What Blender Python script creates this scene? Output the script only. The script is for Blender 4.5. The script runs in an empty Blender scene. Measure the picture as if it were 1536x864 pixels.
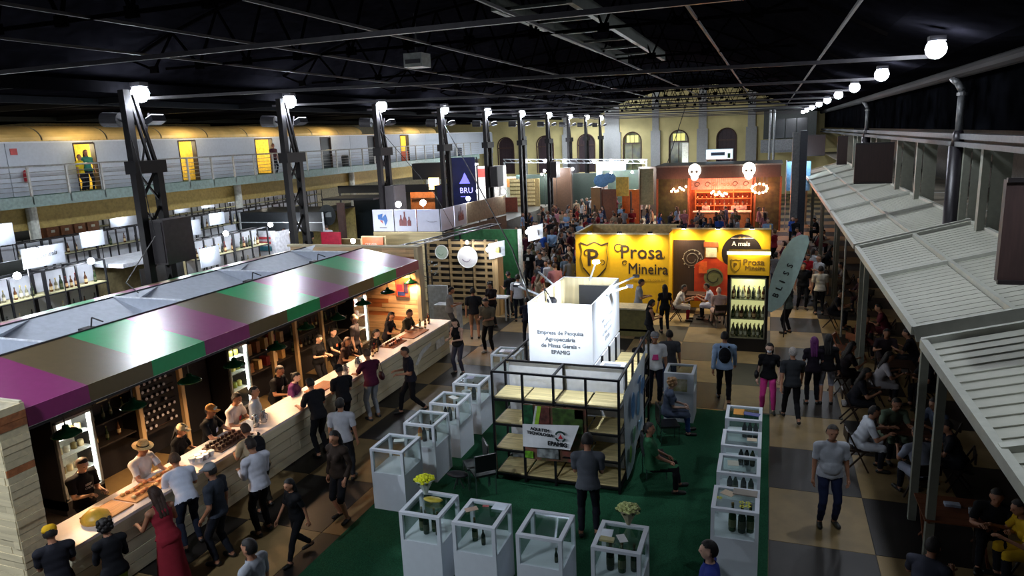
import bpy, bmesh, math, random
import numpy as np
from mathutils import Vector, Matrix
random.seed(7)
C = bpy.context.scene.collection
PI = math.pi

# ---------------------------------------------------------------- camera
cam_data = bpy.data.cameras.new('camera'); cam = bpy.data.objects.new('camera', cam_data); C.objects.link(cam)
cam_data.sensor_width = 36.0; cam_data.lens = 1060 / 1536 * 36
cam_data.clip_start = 0.1; cam_data.clip_end = 300
RW = ((0.940635, 0.031860, -0.337922), (0.336865, -0.209566, 0.917935), (-0.041572, -0.977275, -0.207858))
cam.matrix_world = Matrix(((RW[0][0], -RW[0][1], -RW[0][2], 0), (RW[1][0], -RW[1][1], -RW[1][2], 0), (RW[2][0], -RW[2][1], -RW[2][2], 6.8), (0, 0, 0, 1)))
bpy.context.scene.camera = cam
# ---------------------------------------------------------------- world and exposure
w = bpy.data.worlds.new('night'); bpy.context.scene.world = w; w.use_nodes = True
w.node_tree.nodes['Background'].inputs[0].default_value = (0.30, 0.36, 0.5, 1); w.node_tree.nodes['Background'].inputs[1].default_value = 0.012
vs = bpy.context.scene.view_settings
vs.view_transform = 'Standard'; vs.look = 'None'; vs.gamma = 1; vs.use_curve_mapping = False; vs.exposure = 1.5

def lamp(kind, loc, power, color=(1, 1, 1), radius=0.1, aim=None, angle=120, blend=.6):
    d = bpy.data.lights.new('lamp_light', kind); d.energy = power; d.color = color
    if kind == 'AREA': d.size = radius
    else: d.shadow_soft_size = radius
    if kind == 'SPOT': d.spot_size = math.radians(angle); d.spot_blend = blend
    o = bpy.data.objects.new('lamp_light', d); C.objects.link(o); o.location = loc
    if aim is not None: o.rotation_euler = (Vector(aim) - Vector(loc)).to_track_quat('-Z', 'Y').to_euler()
    return o
COLD = (.82, .9, 1.0); WARM = (1, .66, .34); NEUT = (1, .95, .86)
# column-top floodlights (ten down the left, nine down the right), over the hall
LEFT_Y = [15.6, 22.2, 28.8, 35.4, 41.7, 48.2, 54.8, 61, 67.2, 73.3]
RIGHT_Y = [14.35, 20.8, 27.2, 33.4, 39.8, 46.6, 54.4, 62, 69.2]
for i, y in enumerate([2.7, 9.2] + LEFT_Y):
    lamp('SPOT', (-16.3, y, 8.3), 860 if y < 50 else 1500, COLD, .14, (-18.2 if y < 50 else -17.0, y, 0), 176, .4 if y < 50 else .25)
for i, y in enumerate([8.0] + RIGHT_Y):
    lamp('SPOT', (2.5, y, 7.85), 140, COLD, .14, (5.2, y, 0), 105, .5)

lamp('SPOT', (-8.5, 1.0, 8.2), 850, COLD, .2, (-8.5, 8, 0), 88, .8)   # added fill light behind the camera, brightens the bar customers
# ---------------------------------------------------------------- materials
_m = {}
def srgb(h):
    if isinstance(h, str):
        v = [int(h[i:i + 2], 16) / 255 for i in (0, 2, 4)]
    else: v = [c / 255 for c in h]
    return tuple(((c + .055) / 1.055) ** 2.4 if c > .04045 else c / 12.92 for c in v)
def mat(col, rough=.6, metal=0., emit=0., kind='plain', scale=8., var=.12, spec=.5, bump=0., col2=None, objvar=0.):
    key = (col, rough, metal, emit, kind, scale, var, spec, bump, col2, objvar)
    if key in _m: return _m[key]
    m = bpy.data.materials.new('surface'); m.use_nodes = True; _m[key] = m
    nt = m.node_tree; b = nt.nodes['Principled BSDF']; c = srgb(col)
    b.inputs['Roughness'].default_value = rough; b.inputs['Metallic'].default_value = metal
    b.inputs['Specular IOR Level'].default_value = spec
    if emit > 0:
        b.inputs['Base Color'].default_value = (*c, 1)
        b.inputs['Emission Color'].default_value = (*c, 1); b.inputs['Emission Strength'].default_value = emit
        return m
    tc = nt.nodes.new('ShaderNodeTexCoord'); mp = nt.nodes.new('ShaderNodeMapping'); nt.links.new(tc.outputs['Object'], mp.inputs[0])
    n = nt.nodes.new('ShaderNodeTexNoise'); n.inputs['Scale'].default_value = scale; n.inputs['Detail'].default_value = 4
    if kind == 'wood': mp.inputs['Scale'].default_value = (.25, 4, 4); n.inputs['Distortion'].default_value = .6
    if kind == 'woodz': mp.inputs['Scale'].default_value = (4, 4, .25)
    if kind == 'woody': mp.inputs['Scale'].default_value = (4, .25, 4)
    nt.links.new(mp.outputs[0], n.inputs['Vector'])
    r = nt.nodes.new('ShaderNodeValToRGB')
    d = srgb(col2) if col2 else tuple(max(0, x * (1 - 2.2 * var)) for x in c)
    r.color_ramp.elements[0].position = .32; r.color_ramp.elements[0].color = (*d, 1)
    r.color_ramp.elements[1].position = .68; r.color_ramp.elements[1].color = (*[min(1, x * (1 + var)) for x in c], 1)
    nt.links.new(n.outputs['Fac'], r.inputs[0])
    out = r.outputs[0]
    if objvar > 0:
        oi = nt.nodes.new('ShaderNodeObjectInfo'); hs = nt.nodes.new('ShaderNodeHueSaturation')
        mr = nt.nodes.new('ShaderNodeMapRange'); mr.inputs['To Min'].default_value = 1 - objvar; mr.inputs['To Max'].default_value = 1 + objvar
        nt.links.new(oi.outputs['Random'], mr.inputs['Value']); nt.links.new(mr.outputs[0], hs.inputs['Value']); nt.links.new(out, hs.inputs['Color']); out = hs.outputs[0]
    nt.links.new(out, b.inputs['Base Color'])
    if bump:
        bp = nt.nodes.new('ShaderNodeBump'); bp.inputs['Strength'].default_value = bump; bp.inputs['Distance'].default_value = .02
        nt.links.new(n.outputs['Fac'], bp.inputs['Height']); nt.links.new(bp.outputs[0], b.inputs['Normal'])
    return m
def glass_mat():
    if 'glass' in _m: return _m['glass']
    m = bpy.data.materials.new('glass'); m.use_nodes = True; nt = m.node_tree; nt.nodes.clear()
    o = nt.nodes.new('ShaderNodeOutputMaterial'); mx = nt.nodes.new('ShaderNodeMixShader')
    t = nt.nodes.new('ShaderNodeBsdfTransparent'); t.inputs[0].default_value = (.95, .98, .965, 1)
    g = nt.nodes.new('ShaderNodeBsdfGlossy'); g.inputs['Roughness'].default_value = .05; g.inputs[0].default_value = (.9, .95, 1, 1)
    f = nt.nodes.new('ShaderNodeLayerWeight'); f.inputs[0].default_value = .12
    ad = nt.nodes.new('ShaderNodeMath'); ad.operation = 'MULTIPLY_ADD'; ad.inputs[1].default_value = .5; ad.inputs[2].default_value = .03
    nt.links.new(f.outputs['Facing'], ad.inputs[0]); nt.links.new(ad.outputs[0], mx.inputs[0])
    nt.links.new(t.outputs[0], mx.inputs[1]); nt.links.new(g.outputs[0], mx.inputs[2]); nt.links.new(mx.outputs[0], o.inputs[0])
    _m['glass'] = m; return m

# ---------------------------------------------------------------- mesh and object helpers
ORG = {}
class MB:
    def __init__(s): s.v = []; s.f = []; s.sm = False
    def add(s, vs, fs):
        n = len(s.v); s.v += [tuple(v) for v in vs]; s.f += [tuple(i + n for i in f) for f in fs]; return s
    def box(s, x0, x1, y0, y1, z0, z1):
        return s.add([(x0, y0, z0), (x1, y0, z0), (x1, y1, z0), (x0, y1, z0), (x0, y0, z1), (x1, y0, z1), (x1, y1, z1), (x0, y1, z1)],
                     [(0, 3, 2, 1), (4, 5, 6, 7), (0, 1, 5, 4), (1, 2, 6, 5), (2, 3, 7, 6), (3, 0, 4, 7)])
    def beam(s, p, q, w, h=None):
        p = Vector(p); q = Vector(q); h = h or w; d = (q - p).normalized()
        up = Vector((0, 0, 1)) if abs(d.z) < .95 else Vector((0, 1, 0))
        a = d.cross(up).normalized() * w / 2; b = a.cross(d).normalized() * h / 2
        vs = [p - a - b, p + a - b, p + a + b, p - a + b, q - a - b, q + a - b, q + a + b, q - a + b]
        return s.add(vs, [(0, 1, 2, 3), (7, 6, 5, 4), (0, 4, 5, 1), (1, 5, 6, 2), (2, 6, 7, 3), (3, 7, 4, 0)])
    def tube(s, p, q, r, r2=None, n=8, cap=True):
        p = Vector(p); q = Vector(q); r2 = r if r2 is None else r2; d = (q - p).normalized()
        up = Vector((0, 0, 1)) if abs(d.z) < .95 else Vector((0, 1, 0))
        a = d.cross(up).normalized(); b = a.cross(d).normalized()
        vs = []
        for c, rr in ((p, r), (q, r2)):
            for i in range(n):
                t = 2 * PI * i / n; vs.append(c + a * math.cos(t) * rr + b * math.sin(t) * rr)
        fs = [(i, (i + 1) % n, n + (i + 1) % n, n + i) for i in range(n)]
        if cap: fs += [tuple(range(n))[::-1], tuple(range(n, 2 * n))]
        return s.add(vs, fs)
    def path(s, pts, r, n=6):
        for a, b in zip(pts[:-1], pts[1:]): s.tube(a, b, r, r, n)
        return s
    def lathe(s, prof, c=(0, 0, 0), n=10):
        vs = []; m = len(prof)
        for r, z in prof:
            for i in range(n):
                t = 2 * PI * i / n; vs.append((c[0] + r * math.cos(t), c[1] + r * math.sin(t), c[2] + z))
        fs = [(j * n + i, j * n + (i + 1) % n, (j + 1) * n + (i + 1) % n, (j + 1) * n + i) for j in range(m - 1) for i in range(n)]
        fs += [tuple(range(n))[::-1], tuple(range((m - 1) * n, m * n))]
        return s.add(vs, fs)
    def ball(s, c, r, n=10, m=6):
        r = (r, r, r) if not hasattr(r, '__len__') else r
        vs = [(c[0], c[1], c[2] - r[2])]
        for j in range(1, m):
            t = PI * j / m - PI / 2
            for i in range(n):
                a = 2 * PI * i / n; vs.append((c[0] + r[0] * math.cos(t) * math.cos(a), c[1] + r[1] * math.cos(t) * math.sin(a), c[2] + r[2] * math.sin(t)))
        vs.append((c[0], c[1], c[2] + r[2])); top = len(vs) - 1
        fs = [(0, 1 + (i + 1) % n, 1 + i) for i in range(n)]
        for j in range(m - 2):
            fs += [(1 + j * n + i, 1 + j * n + (i + 1) % n, 1 + (j + 1) * n + (i + 1) % n, 1 + (j + 1) * n + i) for i in range(n)]
        fs += [(top, 1 + (m - 2) * n + i, 1 + (m - 2) * n + (i + 1) % n) for i in range(n)]
        return s.add(vs, fs)
    def prism(s, pts, d):
        """closed outline pts (3d) pushed along vector d"""
        n = len(pts); d = Vector(d); vs = [Vector(p) for p in pts] + [Vector(p) + d for p in pts]
        return s.add(vs, [tuple(range(n))[::-1], tuple(range(n, 2 * n))] + [(i, (i + 1) % n, n + (i + 1) % n, n + i) for i in range(n)])
    def build(s, name, m, parent=None, loc=None):
        o0 = ORG.get(parent.name, (0, 0, 0)) if parent else (0, 0, 0)
        lo = Vector(loc) if loc is not None else Vector((0, 0, 0)) if not parent else Vector(o0)
        me = bpy.data.meshes.new(name); me.from_pydata([tuple(Vector(v) - lo) for v in s.v], [], s.f)
        if m: me.materials.append(m)
        if s.sm:
            me.polygons.foreach_set('use_smooth', [True] * len(me.polygons))
        bm = bmesh.new(); bm.from_mesh(me); bmesh.ops.recalc_face_normals(bm, faces=bm.faces); bm.to_mesh(me); bm.free()
        o = bpy.data.objects.new(name, me); C.objects.link(o)
        ORG[o.name] = tuple(lo)
        if parent: o.parent = parent; o.location = lo - Vector(o0)
        else: o.location = lo
        return o
    def smooth(s): s.sm = True; return s
def tag(o, label, cat, group=None):
    o['label'] = label; o['category'] = cat
    if group: o['group'] = group
    return o
def thing(name, label, cat, loc=(0, 0, 0), group=None):
    o = bpy.data.objects.new(name, None); C.objects.link(o); o.location = loc; o.empty_display_size = .1; ORG[o.name] = tuple(loc)
    return tag(o, label, cat, group)
def structure(o): o['kind'] = 'structure'; return o
def stuff(o): o['kind'] = 'stuff'; return o
KIDS = {}
def kids(o):
    return [c for c in o.children]
def dup(root, loc, rz=None, label=None, group=None, tree=None):
    """copy of a thing, its parts and their sub-parts (mesh data shared)"""
    if tree is None:
        tree = TREE.get(root.name)
        if tree is None: tree = TREE[root.name] = [(c, [g for g in c.children]) for c in root.children]
    r = root.copy(); C.objects.link(r); r.location = loc; ORG[r.name] = tuple(loc)
    if rz is not None: r.rotation_euler = (0, 0, rz)
    if label: r['label'] = label
    if group: r['group'] = group
    cs = []
    for ch, gs in tree:
        c = ch.copy(); C.objects.link(c); c.parent = r; cs.append(c)
        for g in gs:
            d = g.copy(); C.objects.link(d); d.parent = c
    return r
TREE = {}
def lettering(s, size, loc, xdir, updir, m, parent, name='lettering', off=.0, depth=.002, align='LEFT', shear=0, xs=1.0):
    cu = bpy.data.curves.new('t', 'FONT'); cu.body = s; cu.size = size; cu.extrude = depth; cu.align_x = align; cu.shear = shear; cu.resolution_u = 2
    t = bpy.data.objects.new('t', cu); C.objects.link(t)
    dg = bpy.context.evaluated_depsgraph_get(); me = bpy.data.meshes.new_from_object(t.evaluated_get(dg)); bpy.data.objects.remove(t)
    x = Vector(xdir).normalized(); u = Vector(updir).normalized(); nn = x.cross(u)
    o0 = Vector(ORG.get(parent.name, (0, 0, 0))) if parent else Vector((0, 0, 0)); loc = Vector(loc)
    for v in me.vertices:
        c = v.co.copy(); v.co = loc + x * c.x * xs + u * c.y + nn * c.z - o0
    if off > 0:   # heavier strokes: the same outlines again, shifted a little
        vs_ = [v.co.copy() for v in me.vertices]; fs_ = [tuple(p.vertices) for p in me.polygons]; n_ = len(vs_); V = []; F = []
        for k, (dx, dz) in enumerate(((0, 0), (off, 0), (-off, 0), (0, off), (0, -off))):
            V += [tuple(v + x * dx * 1.6 + u * dz * 1.2 + nn * (.0004 * k)) for v in vs_]; F += [tuple(i + n_ * k for i in f) for f in fs_]
        bpy.data.meshes.remove(me); me = bpy.data.meshes.new(name); me.from_pydata(V, [], F)
    me.materials.clear(); me.materials.append(m)
    o = bpy.data.objects.new(name, me); C.objects.link(o); o.parent = parent; ORG[o.name] = tuple(o0)
    return o
# ================================================================ people
def ik(a, t, l1, l2, pole):
    a = Vector(a); t = Vector(t); d = t - a; L = min(d.length, (l1 + l2) * .995); dn = d.normalized(); t = a + dn * L
    x = (l1 * l1 - l2 * l2 + L * L) / (2 * L); h = math.sqrt(max(0, l1 * l1 - x * x))
    p = Vector(pole); p = p - dn * p.dot(dn); p.normalize()
    return a + dn * x + p * h, t
def capsule(mb, p, q, r1, r2, n=10):
    p = Vector(p); q = Vector(q); d = q - p; L = max(d.length, 1e-4); d.normalize()
    up = Vector((0, 0, 1)) if abs(d.z) < .95 else Vector((0, 1, 0)); a = d.cross(up).normalized(); b = a.cross(d).normalized()
    rings = [(-r1 * .98, r1 * .2), (-r1 * .7, r1 * .71), (0, r1), (L, r2), (L + r2 * .7, r2 * .71), (L + r2 * .98, r2 * .2)]
    vs = []
    for z, r in rings:
        for i in range(n):
            t = 2 * PI * i / n; vs.append(p + d * z + a * math.cos(t) * r + b * math.sin(t) * r)
    m = len(rings)
    fs = [(j * n + i, j * n + (i + 1) % n, (j + 1) * n + (i + 1) % n, (j + 1) * n + i) for j in range(m - 1) for i in range(n)]
    fs += [tuple(range(n))[::-1], tuple(range((m - 1) * n, m * n))]
    mb.add(vs, fs)
POSES = {
 # hz hip height, lean, feet (x, y forward) left/right, wrists (x,y,z relative to the hips), head pitch / yaw
 'stand': dict(hz=.92, lean=2, feet=((-.11, .0), (.12, .03)), wr=((-.27, .05, -.12), (.27, .06, -.12))),
 'relax': dict(hz=.915, lean=0, feet=((-.13, .05), (.13, -.06)), wr=((-.24, .12, -.02), (.26, .02, -.13)), pitch=8),
 'hold': dict(hz=.92, lean=4, feet=((-.12, 0), (.12, .05)), wr=((-.12, .34, .20), (.13, .32, .22)), pitch=18),
 'drink': dict(hz=.92, lean=1, feet=((-.12, .03), (.13, 0)), wr=((-.16, .28, .30), (.27, .05, -.1)), pitch=2, yaw=12),
 'counter': dict(hz=.91, lean=16, feet=((-.13, -.05), (.13, .02)), wr=((-.20, .46, .16), (.20, .44, .17)), pitch=12),
 'bend': dict(hz=.90, lean=36, feet=((-.14, -.05), (.14, .08)), wr=((-.16, .62, .12), (.18, .58, .13)), pitch=10),
 'walk': dict(hz=.90, lean=5, feet=((-.10, .32), (.10, -.30)), wr=((-.25, -.12, -.08), (.25, .24, -.04)), pitch=5),
 'walkhold': dict(hz=.90, lean=4, feet=((-.10, -.28), (.10, .28)), wr=((-.06, .30, .16), (.14, .30, .20)), pitch=14),
 'hips': dict(hz=.92, lean=-1, feet=((-.15, 0), (.15, .0)), wr=((-.15, .24, .08), (.12, .26, .10)), pitch=4),
 'sit': dict(hz=.54, lean=8, feet=((-.13, .50), (.14, .46)), wr=((-.14, .38, .12), (.14, .36, .14)), pitch=10),
 'sitlean': dict(hz=.54, lean=24, feet=((-.15, .42), (.15, .40)), wr=((-.18, .52, .26), (.18, .50, .26)), pitch=6),
 'sitback': dict(hz=.54, lean=-6, feet=((-.12, .52), (.15, .42)), wr=((-.12, .30, .10), (.13, .32, .09)), pitch=0, yaw=15),
 'crouch': dict(hz=.38, lean=30, feet=((-.15, .15), (.15, .10)), wr=((-.15, .48, .1), (.15, .46, .1)), pitch=5),
}
def make_arch(pose='stand', sex='m', sleeve='short', bottom='trousers', hair='short', build=1.0, lod=0, top='tee', yaw=None, pitch=None, lean=None):
    P = POSES[pose]; ln = math.radians(P['lean'] if lean is None else lean); hz = P['hz']
    fem = sex == 'f'
    pel = Vector((0, 0, hz)); sd = Vector((0, math.sin(ln), math.cos(ln))); fw = Vector((0, math.cos(ln), -math.sin(ln)))
    neck = pel + sd * .53; pt = math.radians(P.get('pitch', 0) if pitch is None else pitch) + ln * .35; yw = math.radians(P.get('yaw', 0) if yaw is None else yaw)
    hr = Matrix.Rotation(-yw, 3, 'Z') @ Matrix.Rotation(-pt, 3, 'X')
    head = neck + hr @ Vector((0, .015, .165))
    shw = .17 if fem else .198
    mb = MB()
    # torso loft
    secs = [(-.06, .15, .11, 0), (0, .165 if not fem else .175, .12, 0), (.10, .15 if not fem else .14, .11 * build, .0), (.19, .145 if not fem else .12, .105 * build, .01), (.33, .17 if not fem else .145, .115, .015), (.43, .175 if not fem else .15, .10, 0), (.49, .12, .075, -.005), (.54, .06, .055, 0)]
    n = 16; vs = []
    for t, wx, wy, oy in secs:
        wx *= .6 + .4 * build
        c = pel + sd * t + fw * oy
        for i in range(n):
            a = 2 * PI * i / n; vs.append(c + Vector((1, 0, 0)) * wx * math.cos(a) + fw * wy * math.sin(a))
    m = len(secs)
    mb.add(vs, [(j * n + i, j * n + (i + 1) % n, (j + 1) * n + (i + 1) % n, (j + 1) * n + i) for j in range(m - 1) for i in range(n)] + [tuple(range(n))[::-1], tuple(range((m - 1) * n, m * n))])
    if fem:
        for sx in (-1, 1): mb.ball(pel + sd * .33 + fw * .10 + Vector((sx * .07, 0, 0)), (.06, .055, .06))
    elif build > 1.05: mb.ball(pel + sd * .13 + fw * .05, (.15, .13, .14))
    segs = [('torso', pel - sd * .02, pel + sd * .42, .15)]
    capsule(mb, neck - sd * .05, neck + (head - neck) * .5, .056, .052); segs.append(('neck', neck, head, .055))
    tips = []
    for k, sx in ((0, -1), (1, 1)):
        sh = neck - sd * .075 + Vector((sx * shw, 0, 0)); wr = P['wr'][k]
        tgt = pel + Vector((wr[0], wr[1], wr[2]))
        if P['lean'] >= 0 and wr[2] < 0: tgt = pel + Vector((wr[0], wr[1] + math.sin(ln) * .3, wr[2]))
        el, ws = ik(sh, tgt, .285, .255, (sx * .35, -1, -.25))
        capsule(mb, neck - sd * .05 + Vector((sx * .06, 0, 0)), sh, .055, .062)
        capsule(mb, sh, el, .056 if not fem else .045, .042 if not fem else .034); capsule(mb, el, ws, .041 if not fem else .034, .026)
        segs.append(('uarm', sh, el, .05)); segs.append(('farm', el, ws, .035))
        d = (ws - el).normalized(); tips.append((ws, d, sx))
        capsule(mb, ws, ws + d * .07, .026, .034); segs.append(('hand', ws + d * .03, ws + d * .16, .03))
    kn = []
    for k, sx in ((0, -1), (1, 1)):
        hp = pel + Vector((sx * .088, 0, -.03)); f = P['feet'][k]
        lift = .06 if pose.startswith('walk') and f[1] < 0 else 0
        an = Vector((f[0], f[1], .085 + lift)); knee, an = ik(hp, an, .43, .42, (sx * .08, 1, .15 if hz > .6 else .9))
        capsule(mb, hp, knee, .088 * (.7 + .3 * build), .056); capsule(mb, knee, knee + (an - knee) * .35, .054, .056); capsule(mb, knee + (an - knee) * .35, an, .056, .038)
        segs.append(('thigh', hp, knee, .075)); segs.append(('shin', knee, an, .045))
        toe = an + Vector((sx * .03, .155, -.045 - lift * .6)); capsule(mb, an + Vector((0, -.035, -.045)), toe, .038, .034)
        segs.append(('foot', an + Vector((0, -.03, -.05)), toe, .045)); kn.append((hp, knee, an))
    # head
    hb = MB(); hb.ball((0, 0, .01), (.076, .096, .108), 14, 10); hb.ball((0, .028, -.055), (.052, .062, .055), 10, 7)
    hb.ball((0, .10, -.012), (.013, .02, .025), 8, 5); hb.ball((0, .086, .028), (.05, .018, .014), 8, 5); hb.ball((0, .083, -.052), (.026, .013, .012), 8, 5)
    for sx in (-1, 1): hb.ball((sx * .078, -.005, -.005), (.012, .022, .032), 6, 5)
    mb.add([head + hr @ (Vector(v) * 1.06) for v in hb.v], hb.f)
    # remesh to one skin
    me = bpy.data.meshes.new('b'); me.from_pydata([tuple(v) for v in mb.v], [], mb.f)
    bm = bmesh.new(); bm.from_mesh(me); bmesh.ops.recalc_face_normals(bm, faces=bm.faces); bm.to_mesh(me); bm.free()
    o = bpy.data.objects.new('b', me); C.objects.link(o)
    md = o.modifiers.new('r', 'REMESH'); md.mode = 'VOXEL'; md.voxel_size = .0155 if lod == 0 else .027
    sm = o.modifiers.new('s', 'SMOOTH'); sm.factor = .5; sm.iterations = 2 if lod == 0 else 1
    dg = bpy.context.evaluated_depsgraph_get(); me2 = bpy.data.meshes.new_from_object(o.evaluated_get(dg)); bpy.data.objects.remove(o); bpy.data.meshes.remove(me)
    nv = len(me2.vertices); co = np.empty(nv * 3); me2.vertices.foreach_get('co', co); co = co.reshape(-1, 3)
    no = np.empty(nv * 3); me2.vertices.foreach_get('normal', no); no = no.reshape(-1, 3)
    faces = [tuple(p.vertices) for p in me2.polygons]
    bpy.data.meshes.remove(me2)
    names = [s[0] for s in segs] + ['head']; D = []; T = []
    for nm, p, q, r in segs:
        p = np.array(p); q = np.array(q); d = q - p; t = np.clip(((co - p) @ d) / (d @ d), 0, 1); D.append(np.linalg.norm(co - p - t[:, None] * d, axis=1) - r); T.append(t)
    hd = np.array(head); D.append(np.linalg.norm(co - hd, axis=1) - .10); T.append(np.zeros(nv))
    D = np.array(D); T = np.array(T); lab = D.argmin(0); tt = T[lab, np.arange(nv)]; L = np.array(names)[lab]
    alt = (co - np.array(pel)) @ np.array(sd)
    out = {}
    vs = [tuple(v) for v in co]; fs = list(faces)
    # hands: five fingers each, part of the same body mesh
    if lod == 0:
        fb = MB()
        for ws, d, sx in tips:
            side = d.cross(Vector((0, 0, 1)));
            if side.length < .2: side = Vector((0, 1, 0))
            side.normalize(); pn = side.cross(d).normalized()
            if pn.z > 0 and abs(d.z) < .8: pn = -pn
            if abs(d.z) >= .8: side = Vector((0, 1, 0)); pn = Vector((-sx, 0, 0))
            for j, ln_ in enumerate((.066, .075, .07, .055)):
                b0 = ws + d * .085 + side * (.03 - .02 * j) ; b1 = b0 + d * ln_ * .5 + pn * .012; b2 = b1 + (d * .55 + pn * .8).normalized() * ln_ * .5
                capsule(fb, b0, b1, .009, .0085, 6); capsule(fb, b1, b2, .0085, .007, 6)
            b0 = ws + d * .03 + side * .028; b1 = b0 + (d * .6 + side * .7 + pn * .3).normalized() * .04; b2 = b1 + (d + pn * .4).normalized() * .03
            capsule(fb, b0, b1, .012, .01, 6); capsule(fb, b1, b2, .01, .008, 6)
        k = len(vs); vs += [tuple(v) for v in fb.v]; fs += [tuple(i + k for i in f) for f in fb.f]
    def mk(name, v, f):
        m_ = bpy.data.meshes.new(name); m_.from_pydata(v, [], f); m_.materials.append(None)
        m_.polygons.foreach_set('use_smooth', [True] * len(m_.polygons)); return m_
    out['person'] = mk('person', vs, fs)
    def sub(name, mask, off, extra=None):
        ff = [f for f in faces if all(mask[i] for i in f)]
        if not ff: return
        used = sorted({i for f in ff for i in f}); mp = {i: k for k, i in enumerate(used)}
        u = np.array(used); ofs = off[u][:, None] if hasattr(off, 'shape') else off
        nc = co[u] + no[u] * ofs
        v = [tuple(x) for x in nc]; f = [tuple(mp[i] for i in q) for q in ff]
        if extra: k = len(v); v += [tuple(x) for x in extra.v]; f += [tuple(i + k for i in q) for q in extra.f]
        out[name] = mk(name, v, f)
    z = co[:, 2]
    tor = L == 'torso'; ua = L == 'uarm'; fa = L == 'farm'; th = L == 'thigh'; shn = L == 'shin'; ft = L == 'foot'; hdm = (L == 'head')
    hem = -.05 if not (bottom == 'dress') else -.2
    sm_ = tor & (alt > hem)
    if sleeve == 'short': sm_ |= ua & (tt < .78) & (alt > 0)
    elif sleeve == 'long': sm_ |= ua | (fa & (tt < .93))
    else: sm_ &= ~(ua); sm_ &= (alt < .44) | (np.abs(co[:, 0]) < .11)
    sm_ |= (L == 'neck') & (alt < (.50 if sleeve != 'none' else .3)) & (tt < .18)
    if sleeve != 'none': sm_ |= (L == 'thigh') & (alt > hem + .0)
    nz = np.sin(co[:, 0] * 31 + co[:, 2] * 23) * .003 + np.sin(co[:, 2] * 47 + co[:, 1] * 29) * .003
    sub('shirt', sm_, .017 + nz + np.where(alt < .1, .012 * (1 - np.clip(alt, 0, .1) / .1), 0))
    tr = (tor | th) & (alt < .06)
    tr |= th & (alt < .2)
    if bottom == 'trousers': tr |= shn & (tt < .97); tr |= th
    elif bottom == 'shorts': tr |= th
    if bottom in ('trousers', 'shorts'):
        sub(bottom, tr, .010 + nz * .8)
    else:
        # skirt / dress hanging from the waist
        sk = MB(); rows = []; n = 20; L_ = .5 if bottom == 'skirt' else .8
        for j in range(7):
            t = j / 6; cz = hz + .05 - L_ * t; wx = .17 + .07 * t; wy = .13 + .10 * t
            for i in range(n):
                a = 2 * PI * i / n; rr = 1 + .05 * t * math.sin(a * 7)
                rows.append((wx * math.cos(a) * rr, wy * math.sin(a) * rr, max(.05, cz)))
        sk.add(rows, [(j * n + i, j * n + (i + 1) % n, (j + 1) * n + (i + 1) % n, (j + 1) * n + i) for j in range(6) for i in range(n)])
        out['skirt'] = mk('skirt', sk.v, sk.f)
    fi = [i for i, sg in enumerate(segs) if sg[0] == 'foot']
    for nm_, q_ in (('shoe', fi[0]), ('shoe_r', fi[1])): sub(nm_, (lab == q_) & ft, .008)
    hl = (co - hd) @ np.array(hr)   # head local coords
    hx, hy, hzz = hl[:, 0], hl[:, 1], hl[:, 2]
    if hair != 'bald':
        hm = (hdm | (L == 'neck')) & ((hzz > .055) | ((hy < -.0) & (hzz > -.05 if hair == 'short' else hzz > -.09))) & ~((hy > .055) & (hzz < .075)) & ~((np.abs(hx) > .075) & (hzz < .02) & (hy > -.02))
        ex = None
        if hair in ('long', 'tail', 'bun', 'curly'):
            ex = MB()
            if hair == 'long':
                for sx in (-1, 0, 1): capsule(ex, head + hr @ Vector((sx * .045, -.05, .03)), head + hr @ Vector((sx * .05, -.075, -.10)) - sd * .03, .05, .048, 8)
                for sx in (-1, 0, 1): capsule(ex, head + hr @ Vector((sx * .045, -.072, -.08)), neck - fw * .10 - sd * .17 + Vector((sx * .05, 0, 0)), .045, .026, 8)
            elif hair == 'tail': capsule(ex, head + hr @ Vector((0, -.10, .03)), neck - fw * .13 - sd * .08, .035, .02, 8)
            elif hair == 'bun': ex.ball(head + hr @ Vector((0, -.11, .05)), .042, 8, 6)
            else:
                for i in range(22):
                    a = i * 2.4; zz = .1 - .15 * (i / 22); ex.ball(head + hr @ Vector((math.cos(a) * .085, -.02 + math.sin(a) * .085 if math.sin(a) < .5 else .02, zz)), .034, 6, 5)
            ex.v = [tuple(v) for v in ex.v]
        sub('hair', hm, .014 if hair == 'short' else .018, ex)
    inf = dict(head=head, hr=hr, neck=neck, sd=sd, fw=fw, tips=tips, pel=pel)
    if lod == 0:
        for sx, nm_ in ((-1, 'eye'), (1, 'eye_r')):
            eb = MB(); eb.ball(head + hr @ Vector((sx * .033, .088, .008)), (.0125, .010, .008), 6, 4)
            out[nm_] = mk('eye', [tuple(v) for v in eb.v], eb.f)
    return out, inf
ARCH = {}
def arch(**k):
    key = tuple(sorted(k.items()))
    if key not in ARCH: ARCH[key] = make_arch(**k)
    return ARCH[key]
SKIN = {'l': 'c99a80', 'm': 'a9765a', 'd': '6e4632', 'p': 'd4aa94'}
def cloth(c): return mat(c, .85, var=.035, scale=14, spec=.2)
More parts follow.
